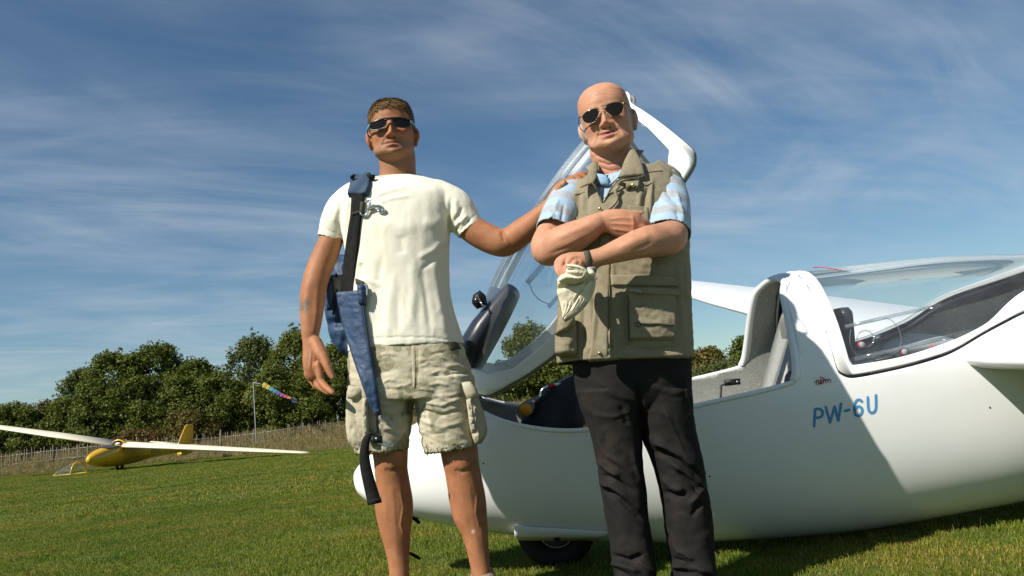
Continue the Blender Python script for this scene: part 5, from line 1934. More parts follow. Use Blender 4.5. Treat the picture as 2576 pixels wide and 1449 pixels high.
# thin ink lines of the tattoo
Pp = project(V)
ink = np.exp(-(((Pp[:, 0] - 766) / 14) ** 2 + ((Pp[:, 1] - 772) / 18) ** 2) ** 2) * (np.abs(pn(np.column_stack([Pp * .22, np.zeros(len(Pp))]))) < .07) * (Pp[:, 1] > 745) * (Pp[:, 1] < 805) * (Pp[:, 0] < 790)
C = C * (1 - .6 * ink[:, None]) + np.array([.05, .055, .055]) * .6 * ink[:, None]
me = new_mesh(V, F, 'body'); color_attr(me, C)
link('body', me, 'skin', m1)
make_hair(O1, B1, S1, join([hp1[0]])[0], hp1[0][1], m1)

# t-shirt
torso = lr_loft([(878, 888, 1168, 866, Y1, .128), (879, 850, 1158, 832, Y1, .128), (880, 790, 1141, 780, Y1, .126), (877, 720, 1130, 712, Y1, .124), (872, 650, 1129, 640, Y1, .126), (864, 595, 1132, 585, Y1, .124), (855, 548, 1140, 535, Y1, .114), (851, 512, 1146, 495, Y1, .10), (868, 483, 1136, 470, Y1 + .01, .083), (908, 464, 1098, 454, Y1 + .018, .068), (946, 452, 1052, 443, Y1 + .025, .058)], 60, 72, 2.35)
sl1 = tube([(900, 500, Y1, 92, .9), (866, 528, Y1, 90, .95), (845, 560, Y1, 78), (834, 590, Y1, 67), (829, 603, Y1, 65)], 6, 40, True, False)
sl2 = tube([(1095, 500, Y1, 100, .9), (1140, 522, Y1, 98, .95), (1162, 548, Y1, 88), (1178, 570, Y1 - .005, 76), (1184, 578, Y1 - .005, 74)], 6, 40, True, False)
V, F = remesh([torso, sl1, sl2], .0042, 4, .5)
F = np.asarray(F)
N = normals(V, F)
Pp = project(V)
d = .0030 * fbm(V * np.array([9, 9, 3.2]), 3) * (1 + 1.2 * sstep(650, 850, Pp[:, 1])) + .0016 * fbm(V * np.array([26, 26, 10]) + 4, 2) + .0013 * (1 - 2.2 * np.abs(fbm(V * np.array([21, 21, 12]) + 11, 2))) * sstep(560, 760, Pp[:, 1])
V = V + N * d[:, None]
V = apply_folds(V, F, [
    ([(940, 495), (985, 478), (1030, 470)], 5, .004), ([(945, 512), (990, 498), (1035, 492)], 5, .003), ([(935, 480), (960, 468)], 4, .004),
    ([(880, 505), (876, 545), (872, 590)], 5, -.010), ([(890, 510), (886, 560)], 5, .006), ([(850, 520), (838, 560)], 6, .003),
    ([(1134, 500), (1130, 545), (1131, 590)], 4, -.007), ([(1145, 500), (1150, 545)], 6, .004), ([(1160, 560), (1140, 585)], 4, -.007), ([(1175, 540), (1145, 575)], 5, .005), ([(1185, 550), (1155, 583)], 4, -.005), ([(1165, 520), (1142, 560)], 4, -.004),
    ([(1035, 650), (1040, 740), (1030, 830)], 11, .003), ([(1062, 660), (1072, 750), (1085, 840)], 9, -.004), ([(1090, 640), (1100, 730), (1122, 840)], 10, .005), ([(1112, 650), (1118, 740), (1145, 840)], 7, -.004),
    ([(990, 690), (978, 780), (970, 850)], 12, .003), ([(960, 640), (948, 740), (945, 840)], 10, -.003), ([(1000, 740), (1005, 840)], 8, -.003),
    ([(960, 560), (1000, 575), (1050, 570)], 18, .004), ([(1060, 560), (1095, 565), (1120, 545)], 14, .004), ([(1120, 600), (1090, 630), (1050, 650)], 8, .004), ([(1125, 615), (1095, 650), (1060, 680)], 6, -.003),
    ([(915, 700), (960, 720)], 6, .004), ([(908, 660), (912, 700)], 7, -.006), ([(1010, 590), (1012, 640)], 12, -.003)])
# hem, cuff and collar seams
hemline = [(880, 871), (950, 852), (1030, 848), (1100, 849), (1165, 858)]
V = apply_folds(V, F, [([(905, 851), (960, 850), (1030, 848), (1100, 850), (1160, 860)], 1.6, -.003), ([(807, 572), (835, 583), (864, 594)], 1.5, -.002), ([(1199, 538), (1172, 560), (1145, 582)], 1.5, -.002)])
ct = [(W(1023, 878, Y1), W(1023, 878, Y1) - W(1021, 800, Y1), .26, .016), (W(829, 603, Y1), W(829, 603, Y1) - W(845, 560, Y1), .07, .012), (W(1184, 578, Y1), W(1184, 578, Y1) - W(1162, 548, Y1), .08, .012), (W(999, 447, Y1 + .025), (0, 0, 1), .10, .010)]
tV, tF = cut_caps(V, F, ct)
o = add('t_shirt', (tV, tF), 'tee_cotton', m1)
solidify(o, .003)
# collar band
cb = [W(999, 449, Y1 + .025) + np.array([.083 * math.cos(t), -.058 * math.sin(t), .004 - .010 * max(math.sin(t), 0) - .004 * math.cos(t)]) for t in np.linspace(0, 2 * math.pi, 40)]
add('collar', world_tube(cb, np.full(40, .014), .45, 8, (0, 0, 1), False, False), 'tee_cotton', o)

# shorts
hips = lr_loft([(905, 838, 1138, 830, Y1, .112), (890, 860, 1152, 850, Y1, .118), (880, 910, 1174, 900, Y1, .128), (880, 970, 1188, 960, Y1, .132), (888, 1010, 1186, 1000, Y1, .125)], 24, 64, 2.5)
lg1 = lr_loft([(880, 950, 1045, 945, Y1, .125), (878, 1000, 1040, 995, Y1, .118), (882, 1060, 1034, 1056, Y1, .108), (890, 1105, 1028, 1098, Y1, .102), (898, 1141, 1025, 1128, Y1, .098)], 24, 56, 2.4)
lg2 = lr_loft([(1035, 955, 1190, 945, Y1, .125), (1044, 1005, 1195, 995, Y1, .118), (1054, 1060, 1198, 1052, Y1, .108), (1062, 1100, 1198, 1092, Y1, .103), (1068, 1138, 1198, 1122, Y1, .100)], 24, 56, 2.4)
V, F = remesh([hips, lg1, lg2], .0042, 3, .5)
F = np.asarray(F)
N = normals(V, F)
crump = 1 - np.abs(fbm(V * np.array([7, 7, 30]) + 2, 3)) * 2.2
crump2 = 1 - np.abs(fbm((V @ np.array([[.9, 0, .44], [0, 1, 0], [-.44, 0, .9]])) * np.array([10, 10, 36]) + 31, 2)) * 2.4
V = V + N * (.0020 * crump + .0026 * crump2 + .003 * fbm(V * 9, 2))[:, None]
fol = [([(1052, 868), (1052, 930), (1046, 990)], 2, -.003), ([(1036, 1000), (1030, 1040)], 5, -.010)]
rf = random.Random(5)
for k in range(26):
    y = rf.uniform(885, 1020); a = rf.choice((-1, 1)) * rf.uniform(.5, 1.1)
    x = rf.choice((rf.uniform(935, 1000), rf.uniform(1050, 1120))); w = rf.uniform(25, 75)
    fol.append(([(x, y + rf.uniform(-8, 8)), (x + w * .5, y + rf.uniform(-5, 5)), (min(x + w, 1030 if x < 1030 else 1175), y + rf.uniform(-8, 10))], rf.uniform(2.2, 4.2), .0042 * a))
fol += [([(1060, 1010), (1110, 1020), (1160, 1000)], 4, .006), ([(1060, 1030), (1110, 1045), (1165, 1030)], 4, -.006), ([(1065, 1060), (1110, 1075), (1165, 1062)], 5, .005), ([(945, 1010), (985, 1020), (1025, 1005)], 4, .006), ([(950, 1040), (990, 1050), (1025, 1035)], 4, -.006), ([(1075, 1095), (1130, 1090)], 5, -.004), ([(960, 1080), (1010, 1075)], 5, .004), ([(1065, 1000), (1080, 1110)], 1.6, -.002), ([(1020, 1000), (1012, 1110)], 1.6, -.002)]
V = apply_folds(V, F, fol)
fray = .004 * RNG.normal(size=len(V))
Pp = project(V)
low = Pp[:, 1] > 1116
V[low, 2] += fray[low] * .7
sV, sF = cut_caps(V, F, [(W(961, 1135, Y1), W(961, 1135, Y1) - W(955, 1050, Y1), .16, .014), (W(1133, 1131, Y1), W(1133, 1131, Y1) - W(1125, 1050, Y1), .16, .014)])
sh = add('shorts', (sV, sF), 'shorts_cotton', m1)
solidify(sh, .003)


def crumple(a=.004, sc=60):
    def f(u, v, P):
        return a * (1 - np.abs(fbm(np.asarray(P).reshape(-1, 3) * np.array([sc, sc, sc * 1.6]), 2)) * 2).reshape(P.shape[:-1]) if P.ndim > 1 else a * float(1 - abs(fbm(P[None] * sc, 2)[0]) * 2)
    return f


pk = add('cargo_pocket', pillow([(880, 962), (873, 1000), (871, 1060), (876, 1105), (900, 1136)], [(922, 962), (930, 1000), (936, 1060), (938, 1105), (930, 1136)], 2.67, .085, 26, 40, None, crumple(.005, 45), .34), 'shorts_trim', sh)
add('pocket_flap', pillow([(877, 968), (873, 985), (874, 1002)], [(915, 972), (915, 990), (898, 1008)], 2.615, .035, 14, 14, None, crumple(.002, 60)), 'shorts_trim', sh)
add('pocket_pleat', pillow([(912, 1000), (910, 1050), (915, 1110)], [(926, 1000), (928, 1050), (930, 1110)], 2.60, .03, 10, 34, None, crumple(.006, 90)), 'shorts_trim', sh)
pk = add('cargo_pocket', pillow([(1164, 968), (1170, 1010), (1180, 1060), (1188, 1100), (1196, 1118)], [(1186, 962), (1204, 1000), (1222, 1055), (1226, 1085), (1212, 1116)], 2.67, .095, 26, 40, None, crumple(.005, 45), .34), 'shorts_trim', sh)
add('pocket_flap', pillow([(1160, 962), (1166, 985), (1176, 1008)], [(1184, 958), (1200, 980), (1206, 1000)], 2.605, .035, 14, 14, None, crumple(.002, 60)), 'shorts_trim', sh)
add('pocket_pleat', pillow([(1172, 1005), (1178, 1050), (1184, 1092)], [(1186, 1000), (1194, 1048), (1200, 1088)], 2.595, .03, 10, 34, None, crumple(.006, 90)), 'shorts_trim', sh)
sbv = bvh_of((sV, sF))
add('fly', patch(sbv, [(1032, 855), (1034, 930), (1039, 985)], [(1047, 855), (1049, 930), (1044, 985)], 8, 30, .0018, .004, .3, .12, smooth=2), 'shorts_trim', sh)
add('belt_loop', patch(sbv, [(1118, 858), (1132, 888)], [(1148, 856), (1162, 878)], 8, 12, .004, .002, .2), 'webbing_olive', sh)
# shoes
for (x, y, k) in ((1012, 1500, -1), (1222, 1490, 1)):
    c = W(x, y, Y1 - .02)
    z0 = 0.0
    rings = []
    for t_, wv, hh in ((-.10, .035, .05), (-.085, .042, .10 + .03 * k), (-.03, .045, .125 + .035 * k), (.03, .048, .105 + .02 * k), (.09, .050, .07), (.14, .047, .055), (.175, .030, .04), (.185, .010, .025)):
        a = np.linspace(0, 2 * math.pi, 24, endpoint=False)
        fx, fy = math.sin(rad(14 * k)), -math.cos(rad(14 * k))
        cc = np.array([c[0] + fx * t_, c[1] + fy * t_, 0])
        rings.append(np.stack([cc[0] - fy * wv * np.cos(a), cc[1] + fx * wv * np.cos(a), z0 + hh / 2 + hh / 2 * sgnpow(np.sin(a), .7)], 1))
    shoe = add('shoe', loft(rings), 'shoe_suede', m1)
    for q in (.01, .035):
        p = np.array([c[0] + math.sin(rad(14 * k)) * q, c[1] - math.cos(rad(14 * k)) * q, .108 - q * .5])
        add('lace', wire([p + np.array([-.03, 0, 0]), p + np.array([0, -.01, .012]), p + np.array([.03, 0, 0])], .003, 6, 3), 'shoe_dark', shoe)


# ------------------------------------------------------------------ sunglasses of the man in shorts
def H1(P):
    return (np.atleast_2d(P) * np.asarray(S1)) @ B1 + O1


def lens_patch(outline, surf, nr=7):
    """filled outline (x, z) on a curved surface y = surf(x, z)"""
    o = np.asarray(outline, float)
    c = o.mean(0)
    V = [(c[0], surf(*c), c[1])]
    n = len(o)
    for r_ in np.linspace(1 / nr, 1, nr):
        for p in o:
            q = c + (p - c) * r_
            V.append((q[0], surf(*q), q[1]))
    F = [(0, 1 + i, 1 + (i + 1) % n) for i in range(n)]
    for k in range(nr - 1):
        for i in range(n):
            j = (i + 1) % n
            F.append((1 + k * n + i, 1 + (k + 1) * n + i, 1 + (k + 1) * n + j, 1 + k * n + j))
    return np.array(V), F


gl1 = thing('sunglasses', tuple(H1([0, .1, 0])[0]), 'black wraparound sunglasses with teal hinges on the man in the t-shirt', 'sunglasses')
surf1 = lambda x, z: .101 - 4.6 * x * x - .25 * (z < 0) * abs(z) * .3
for s in (-1, 1):
    ol = catmull([(s * .010, .006), (s * .018, .0135), (s * .040, .0145), (s * .062, .010), (s * .068, -.001), (s * .058, -.0155), (s * .036, -.0195), (s * .018, -.0135), (s * .010, .006)], 4)[:-1]
    V, F = lens_patch(ol, surf1)
    o = add('lens', (H1(V), F), 'lens_dark', gl1); solidify(o, .002, 0)
    ed = np.array([(p[0], surf1(*p) + .0008, p[1]) for p in np.concatenate([ol, ol[:1]])])
    add('rim', world_tube(H1(ed), np.full(len(ed), .0042), 1, 8, (0.1, 1, .2), False, False), 'frame_black', gl1)
    tp = H1([(s * .066, surf1(.066, 0), .004), (s * .0745, .060, .004), (s * .0805, .025, .002), (s * .082, -.012, .004)])
    tm = add('temple', world_tube(catmull(tp, 4), np.full(13, .009), .4, 8, (1, 0, 0)), 'frame_black', gl1)
    hp = H1([(s * .069, surf1(.069, 0) + .002, .003), (s * .0765, .058, .003)])
    add('hinge_inlay', world_tube(hp, [.011, .011], .5, 8, (1, 0, 0)), 'teal_plastic', tm)
br = H1([(-.013, .1025, .0095), (0, .1055, .010), (.013, .1025, .0095)])
add('bridge', world_tube(br, [.006, .0055, .006], 1, 8), 'frame_black', gl1)
tb = H1([(x, surf1(x, .012) + .0012, .0150 - 1.1 * x * x) for x in np.linspace(-.062, .062, 15)])
add('brow_bar', world_tube(tb, np.full(15, .0042), 1, 8), 'frame_black', gl1)

# ------------------------------------------------------------------ parachute slung over his shoulder
bv = bvh_of((tV, tF), (sV, sF))
pc = thing('parachute', tuple(W(925, 800, 2.9)), 'dark blue parachute pack slung over one shoulder with hanging harness straps', 'parachute')
pack = add('container', pillow([(845, 640), (826, 690), (818, 770), (821, 800), (832, 850), (860, 890), (885, 905)], [(960, 640), (990, 690), (1000, 770), (1000, 800), (995, 850), (975, 890), (940, 905)], 2.90, .17, 40, 70, None,
                               lambda u, v, p: .010 * (1 - abs(float(fbm(p[None] * np.array([22, 22, 13]), 2)[0])) * 2.4) - .018 * math.exp(-((v - .56) / .03) ** 2), .40), 'pack_blue', pc)
add('side_flap', pillow([(824, 690), (819, 735), (822, 782)], [(850, 690), (848, 735), (842, 780)], 2.80, .05, 16, 24, None, crumple(.004, 40)), 'pack_blue', pack)
add('edge_binding', wire([W(846, 690, 2.775), W(848, 720, 2.77), W(846, 755, 2.77), (W(838, 790, 2.775))], .004, 6, 4), 'webbing', pack)
add('grey_panel', pillow([(836, 695), (838, 720), (842, 745)], [(862, 690), (862, 715), (858, 740)], 2.785, .04, 10, 14), 'cushion_grey', pack)
add('shoulder_pad', patch(bv, [(884, 441), (877, 470), (875, 499)], [(940, 441), (937, 468), (930, 496)], 24, 26, .020, .006, .12, .10, Y=2.74, smooth=14, bump=lambda u, v, P: .003 * np.sin(u * 9 + v * 7)), 'pad_blue', pc)
add('pad_tab', pillow([(880, 443), (882, 452)], [(893, 438), (892, 448)], 2.66, .02, 8, 8), 'webbing', pc)
add('pad_tab', pillow([(922, 438), (924, 446)], [(944, 440), (942, 456)], 2.66, .02, 8, 8), 'webbing', pc)
st = add('main_webbing', patch(bv, [(887, 488), (884, 540), (874, 610), (867, 680), (866, 750)], [(920, 488), (911, 540), (905, 610), (899, 680), (894, 745)], 10, 80, .006, -.003, .03, .01, Y=2.70, smooth=60, lift=.004, bump=lambda u, v, P: .0006 * np.sin(u * 40)), 'webbing', pc)
solidify(st, .003)
add('webbing_seam', patch(bv, [(886, 540), (886, 543)], [(911, 534), (911, 537)], 6, 4, .0145, 0, 0, 0, Y=2.70, smooth=4, lift=.004), 'webbing_olive', st)
blue_bv = bv
ls = add('leg_strap', patch(bv, [(852, 738), (858, 770), (874, 832), (903, 925), (922, 980), (938, 1022), (948, 1042)], [(914, 732), (920, 780), (926, 828), (940, 915), (948, 972), (954, 1020), (957, 1044)], 16, 120, .010, -.006, .05, .03, Y=2.66, smooth=60, lift=.010, bump=lambda u, v, P: .0028 * fbm(P.reshape(-1, 3) * 45, 3).reshape(P.shape[:2])), 'pack_blue', pc)
solidify(ls, .006)
for a_, b_ in (([(856, 742), (878, 832), (925, 978)], [(858, 742), (880, 832), (927, 978)]), ([(911, 736), (922, 828), (945, 974)], [(913, 736), (924, 828), (947, 974)])):
    add('stitching', patch(bv, a_, b_, 3, 60, .0118, 0, 0, 0, Y=2.66, smooth=60, lift=.010), 'pad_blue', ls)
add('strap_fold', pillow([(898, 716), (899, 735), (902, 765)], [(918, 712), (922, 735), (922, 770)], 2.59, .028, 12, 20, None, crumple(.003, 60)), 'pack_blue', pc)
add('olive_tape', patch(bv, [(897, 700), (898, 716)], [(918, 708), (924, 718)], 8, 8, .010, 0, .15, .15, Y=2.66, lift=.006), 'webbing_olive', pc)
add('side_buckle', wire([W(919, 716, 2.583), W(922, 726, 2.583), W(922, 742, 2.583)], .003, 8, 4), 'chrome', pc)
# snap hook on the chest
yb = float(bv.ray_cast(Vector(CAM), Vector(ray(935, 525)).normalized())[0].y) - .009
add('hook_webbing', patch(bv, [(908, 510), (906, 540)], [(921, 508), (917, 542)], 6, 10, .012, 0, .1, .05, Y=2.66, lift=.005), 'webbing_olive', pc)
hk = add('snap_hook', wire([W(x, y, yb) for x, y in ((920, 508), (930, 506), (931, 512), (925, 534), (919, 542), (908, 540), (908, 536))], .0042, 8, 3), 'chrome', pc)
add('hook_arm', wire([W(x, y, yb - .004) for x, y in ((926, 524), (936, 520), (952, 519), (962, 524), (965, 530), (960, 533), (953, 531))], .0055, 8, 4), 'chrome', hk)
add('hook_gate', wire([W(x, y, yb) for x, y in ((928, 528), (942, 527), (954, 531))], .003, 8, 2), 'grey_metal', hk)
# hanging tail of the strap
t1 = add('strap_tail', patch(None, [(944, 1035), (946, 1060), (947, 1090)], [(952, 1035), (952, 1060), (954, 1090)], 5, 14, 0, 0, 0, 0, Y=2.575, smooth=0), 'webbing', pc)
solidify(t1, .003)
bk = add('strap_buckle', wire([W(x, y, 2.57) for x, y in ((938, 1100), (948, 1104), (965, 1112), (984, 1121), (985, 1126), (966, 1120), (944, 1111), (937, 1104), (938, 1100))], .003, 8, 2), 'chrome', pc)
add('adjuster', box_vf(W(950, 1106, 2.572), (.03, .012, .022)), 'frame_black', bk, False)
Pt = [(950, 1098, 2.57), (940, 1091, 2.568), (929, 1093, 2.565), (921, 1108, 2.563), (917, 1140, 2.565), (920, 1175, 2.567), (928, 1210, 2.568), (936, 1240, 2.568), (943, 1266, 2.568)]
ctr = catmull([W(*p) for p in Pt], 6)
T = np.gradient(ctr, axis=0); T /= np.linalg.norm(T, axis=1)[:, None]
wv_ = np.interp(np.linspace(0, 1, len(ctr)), [0, .12, .25, .38, .65, 1], [.003, .003, .006, .0125, .018, .0215])
sd = np.cross(T, [0, 1, 0]); sd /= np.linalg.norm(sd, axis=1)[:, None]
P = np.stack([ctr - sd * wv_[:, None], ctr + np.array([0, -.0006, 0]), ctr + sd * wv_[:, None]], 1).reshape(-1, 3)
o = add('loose_strap', (P, grid_faces(len(ctr), 3)), 'webbing', pc, False); solidify(o, .003)
e = ctr[-1]
add('strap_end', box_vf(e + np.array([-.001, -.001, .006]), (.044, .007, .016), np.array(Matrix.Rotation(rad(-6), 3, 'Y'))), 'webbing', o, False)
for pts_ in ([(1018, 1330, 2.79), (1030, 1300, 2.80), (1046, 1308, 2.80), (1053, 1314, 2.80)], [(1016, 1388, 2.79), (1034, 1393, 2.80), (1054, 1404, 2.80)]):
    o = add('rear_strap_end', wire([W(*p) for p in pts_], .006, 8, 3), 'webbing', pc)
add('rear_strap', wire([W(x, y, Y) for x, y, Y in ((960, 880, 2.88), (985, 1000, 2.86), (1000, 1150, 2.84), (1012, 1290, 2.80), (1018, 1330, 2.79), (1012, 1370, 2.79), (1016, 1388, 2.79))], .006, 8, 4), 'webbing', pc)
# ------------------------------------------------------------------ bald man in the vest
mat('vest_cotton', (.235, .202, .138), .9, .15, noise=[(16, (.205, .177, .12), .4, .7, 5), (90, (.26, .225, .155), .5, .75, 3)], bump=[(600, .35, .0012), (70, .35, .003)])
mat('vest_seam', (.185, .16, .105), .9, .15, noise=[(200, (.24, .205, .14), .45, .55, 2)], bump=[(300, .6, .002)])
mat('vest_lining', (.10, .095, .075), .9, .1)
mat('polo_cotton', (1, 1, 1), .9, .15, attr='tint', sheen=.1, bump=[(600, .3, .001), (80, .3, .003)])
mat('collar_blue', (.30, .47, .66), .9, .15, bump=[(500, .3, .001)])
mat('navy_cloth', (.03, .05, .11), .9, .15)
mat('trouser_cloth', (.015, .014, .0135), .85, .15, noise=[(7, (.026, .021, .017), .45, .7, 4), (26, (.012, .0115, .0115), .45, .7, 4)], bump=[(500, .3, .001), (50, .3, .004)])
mat('zip_metal', (.22, .20, .16), .45, .4, .6, noise=[(300, (.10, .09, .07), .45, .55, 1)])
mat('hat_cloth', (.63, .565, .43), .95, .1, noise=[(22, (.57, .51, .375), .4, .7, 4)], bump=[(90, .6, .004), (500, .3, .001)])
mat('watch_strap', (.075, .070, .055), .7, .3, weave=(300, .4))

Y2 = 2.62
m2 = thing('person', tuple(W(1680, 1530, Y2)), 'bald man in khaki vest and dark trousers standing with folded arms', 'person')
m2.location.z = 0.0
O2 = W(1527, 306, 2.61)
S2 = (1.155, 1.10, 1.12)
hp2, B2 = head_vf(O2, (math.sin(rad(-14)), -math.cos(rad(-14)), .0), rad(6.5), S2, jaw=.010, smile=.22, age=1.0)
body = list(hp2)
body.append(tube([(1558, 470, 2.66, 150, .75), (1552, 440, 2.65, 112, .9), (1544, 412, 2.645, 102, 1.0), (1537, 384, 2.64, 104, 1.05), (1532, 345, 2.64, 104, 1.05)], 6, 28))
body.append(ellipsoid(W(1534, 384, 2.628), (.066, .062, .036)))
body.append(lr_loft([(1480, 960, 1690, 955, Y2, .09), (1470, 800, 1690, 790, Y2, .10), (1455, 620, 1690, 600, Y2, .105), (1455, 530, 1680, 510, Y2, .10), (1480, 480, 1650, 450, Y2 + .02, .075)], 30, 40))
# his right arm (behind), hand tucked under the other elbow
body.append(tube([(1440, 500, 2.62, 70), (1412, 535, 2.58, 72), (1391, 580, 2.54, 76), (1376, 618, 2.505, 82), (1380, 632, 2.495, 76), (1408, 614, 2.47, 86), (1440, 598, 2.45, 82), (1474, 580, 2.44, 68), (1500, 565, 2.435, 56), (1516, 558, 2.435, 51, .85)], 6, 28))
body.append(tube([(1512, 560, 2.435, 51, .8), (1535, 557, 2.43, 62, .62), (1562, 562, 2.428, 74, .5), (1585, 569, 2.43, 76, .48), (1598, 574, 2.435, 70, .48)], 5, 24))
for k in ([(1592, 545, 2.425, 19), (1606, 550, 2.425, 18), (1618, 556, 2.43, 16), (1630, 562, 2.44, 15)],
          [(1596, 562, 2.422, 19), (1612, 570, 2.425, 18), (1626, 578, 2.43, 17), (1640, 586, 2.44, 15)],
          [(1596, 580, 2.425, 19), (1610, 588, 2.43, 18), (1626, 596, 2.44, 16)],
          [(1592, 596, 2.43, 17), (1606, 604, 2.435, 16), (1620, 610, 2.44, 14)],
          [(1566, 540, 2.425, 18), (1585, 535, 2.42, 13), (1600, 534, 2.42, 11), (1612, 535, 2.42, 9), (1617, 534, 2.42, 7)]):
    body.append(tube(k, 4, 14))
# his left arm (in front), hand holding the hat
body.append(tube([(1672, 470, 2.62, 78), (1680, 520, 2.56, 78), (1687, 570, 2.50, 82), (1686, 596, 2.45, 86), (1664, 603, 2.42, 85), (1630, 608, 2.385, 80), (1592, 618, 2.365, 70), (1552, 632, 2.36, 58), (1518, 644, 2.355, 48), (1490, 650, 2.355, 43, .9), (1474, 654, 2.355, 41, .85)], 6, 28))
body.append(ellipsoid(W(1700, 606, 2.452), (.022, .030, .026)))
body.append(tube([(1478, 653, 2.355, 41, .85), (1458, 655, 2.352, 43, .75), (1438, 657, 2.352, 46, .68), (1420, 660, 2.355, 42, .66)], 5, 22))
for k in ([(1418, 647, 2.375, 17), (1406, 655, 2.37, 17), (1401, 668, 2.36, 16), (1404, 682, 2.35, 15), (1411, 694, 2.345, 13)],
          [(1422, 652, 2.345, 17), (1413, 662, 2.338, 17), (1411, 676, 2.332, 16), (1416, 690, 2.33, 14)],
          [(1434, 656, 2.328, 17), (1427, 668, 2.318, 16), (1427, 682, 2.316, 15), (1432, 692, 2.318, 13)],
          [(1448, 660, 2.322, 16), (1442, 672, 2.312, 15), (1444, 686, 2.312, 13)],
          [(1458, 664, 2.328, 17), (1450, 678, 2.318, 15), (1440, 690, 2.315, 13)]):
    body.append(tube(k, 4, 14))
# legs inside the trousers
for k in ([(1540, 960, Y2, 120), (1552, 1100, Y2, 95), (1566, 1216, Y2, 80), (1582, 1337, Y2, 76), (1592, 1440, Y2, 58), (1598, 1500, Y2, 54)], [(1660, 960, Y2, 120), (1682, 1100, Y2, 95), (1712, 1216, Y2, 80), (1730, 1337, Y2, 76), (1742, 1440, Y2, 58), (1748, 1500, Y2, 54)]):
    body.append(tube(k, 5, 20))
V, F = remesh(body, .0030, 2, .45)
F = np.asarray(F)
V = apply_folds(V, F, [
    ([(1530, 552), (1565, 548), (1592, 550)], 3, .002), ([(1535, 562), (1570, 564), (1596, 566)], 3, .002), ([(1535, 575), (1570, 580), (1594, 584)], 3, .002), ([(1590, 540), (1594, 560), (1592, 590)], 4, .003),
    ([(1640, 590), (1600, 605), (1550, 628)], 9, .003), ([(1680, 625), (1620, 642), (1540, 660)], 6, .003), ([(1640, 610), (1590, 632)], 5, -.002), ([(1400, 600), (1440, 582), (1490, 562)], 8, .003), ([(1380, 640), (1430, 622), (1480, 598)], 6, -.002),
    ([(1408, 656), (1404, 672)], 2, .001), ([(1455, 645), (1432, 645), (1418, 650)], 4, .002),
    ([(1500, 405), (1530, 415), (1565, 408)], 2.5, -.003), ([(1505, 420), (1535, 430), (1572, 424)], 2.5, -.0025), ([(1480, 372), (1500, 390), (1535, 398), (1565, 385)], 4, -.004)])
C = skin_colors(V, F, (.45, .222, .135), O2, B2, S2, smile=.22, red=(.50, .165, .11), stubble=.16, stub_col=(.28, .21, .17), lips=(.36, .115, .095), bald_grey=.55, brow=(.36, .25, .16), brow_a=.5, spots=[
    (1612, 535, 5, 3, 0, (.58, .38, .30), .6), (1592, 558, 12, 18, 0, (.48, .18, .11), .45), (1700, 604, 14, 16, 0, (.46, .19, .12), .45), (1408, 665, 14, 20, 0, (.48, .21, .15), .4), (1372, 645, 16, 14, 0, (.46, .20, .12), .35), (1535, 425, 34, 20, 0, (.46, .18, .12), .45)])
me = new_mesh(V, F, 'body'); color_attr(me, C)
link('body', me, 'skin', m2)
bodyV2, bodyF2 = V, F

# polo shirt: sleeves and a chest behind the open vest
p_t = lr_loft([(1440, 700, 1705, 690, Y2, .125), (1438, 600, 1706, 580, Y2, .125), (1436, 540, 1704, 515, Y2, .118), (1446, 498, 1694, 462, Y2, .10), (1480, 468, 1655, 436, Y2 + .015, .078), (1506, 450, 1608, 428, Y2 + .02, .066)], 40, 56, 2.35)
p_a = tube([(1442, 494, Y2 - .01, 92, .95), (1421, 519, 2.59, 94), (1407, 548, 2.56, 97), (1399, 570, 2.535, 98), (1395, 583, 2.525, 99)], 6, 36, True, False)
p_b = tube([(1662, 462, Y2 - .01, 106, .95), (1678, 500, 2.575, 108), (1681, 540, 2.53, 110), (1681, 572, 2.495, 112), (1681, 590, 2.48, 114)], 6, 40, True, False)
V, F = remesh([p_t, p_a, p_b], .0042, 3, .5)
F = np.asarray(F)
N = normals(V, F)
V = V + N * (.0035 * fbm(V * np.array([14, 14, 8]), 3))[:, None]
V = apply_folds(V, F, [([(1650, 470), (1648, 520), (1640, 555)], 5, .006), ([(1668, 470), (1690, 500), (1715, 515)], 5, -.006), ([(1660, 500), (1690, 520), (1722, 540)], 4, .006), ([(1700, 480), (1712, 520), (1720, 560)], 5, .006), ([(1640, 530), (1670, 520), (1700, 530)], 5, .003), ([(1700, 530), (1710, 560)], 3, -.004),
                       ([(1405, 500), (1395, 530), (1380, 560)], 5, .006), ([(1420, 510), (1415, 540), (1410, 570)], 4, -.005), ([(1388, 530), (1400, 536)], 4, -.008)])
c1_, c2_ = W(1395, 583, 2.525), W(1681, 590, 2.48)
pV, pF = cut_caps(V, F, [(c1_, c1_ - W(1407, 548, 2.56), .09, .012), (c2_, c2_ - W(1681, 540, 2.53), .10, .012), (W(1557, 438, Y2 + .02), (0, 0, 1), .10, .012)])
me = new_mesh(pV, pF, 'polo_shirt')
a1 = (W(1421, 519, 2.59) - c1_); a2 = (W(1678, 500, 2.575) - c2_)
s1_ = ((pV - c1_) @ (a1 / np.linalg.norm(a1))); s2_ = ((pV - c2_) @ (a2 / np.linalg.norm(a2)))
Pp = project(pV)
s_ = np.where(Pp[:, 0] < 1540, s1_, s2_)
s_ = s_ + .004 * pn(pV * 12)
ph = (s_ - .008) / .036
stripe = np.where(s_ < .008, 0.0, sstep(.42, .5, np.abs((ph % 2) - 1)))            # 0 blue, 1 grey
stripe = np.where(s_ < .008, 0.0, 1 - stripe) * 1.0
hea = .045 * fbm(pV * 160, 2)
colp = np.array([.32, .425, .535]) * (1 - stripe[:, None]) + (np.array([.325, .345, .375]) + hea[:, None]) * stripe[:, None]
color_attr(me, np.clip(colp, .02, 1))
polo = link('polo_shirt', me, 'polo_cotton', m2)
solidify(polo, .003)
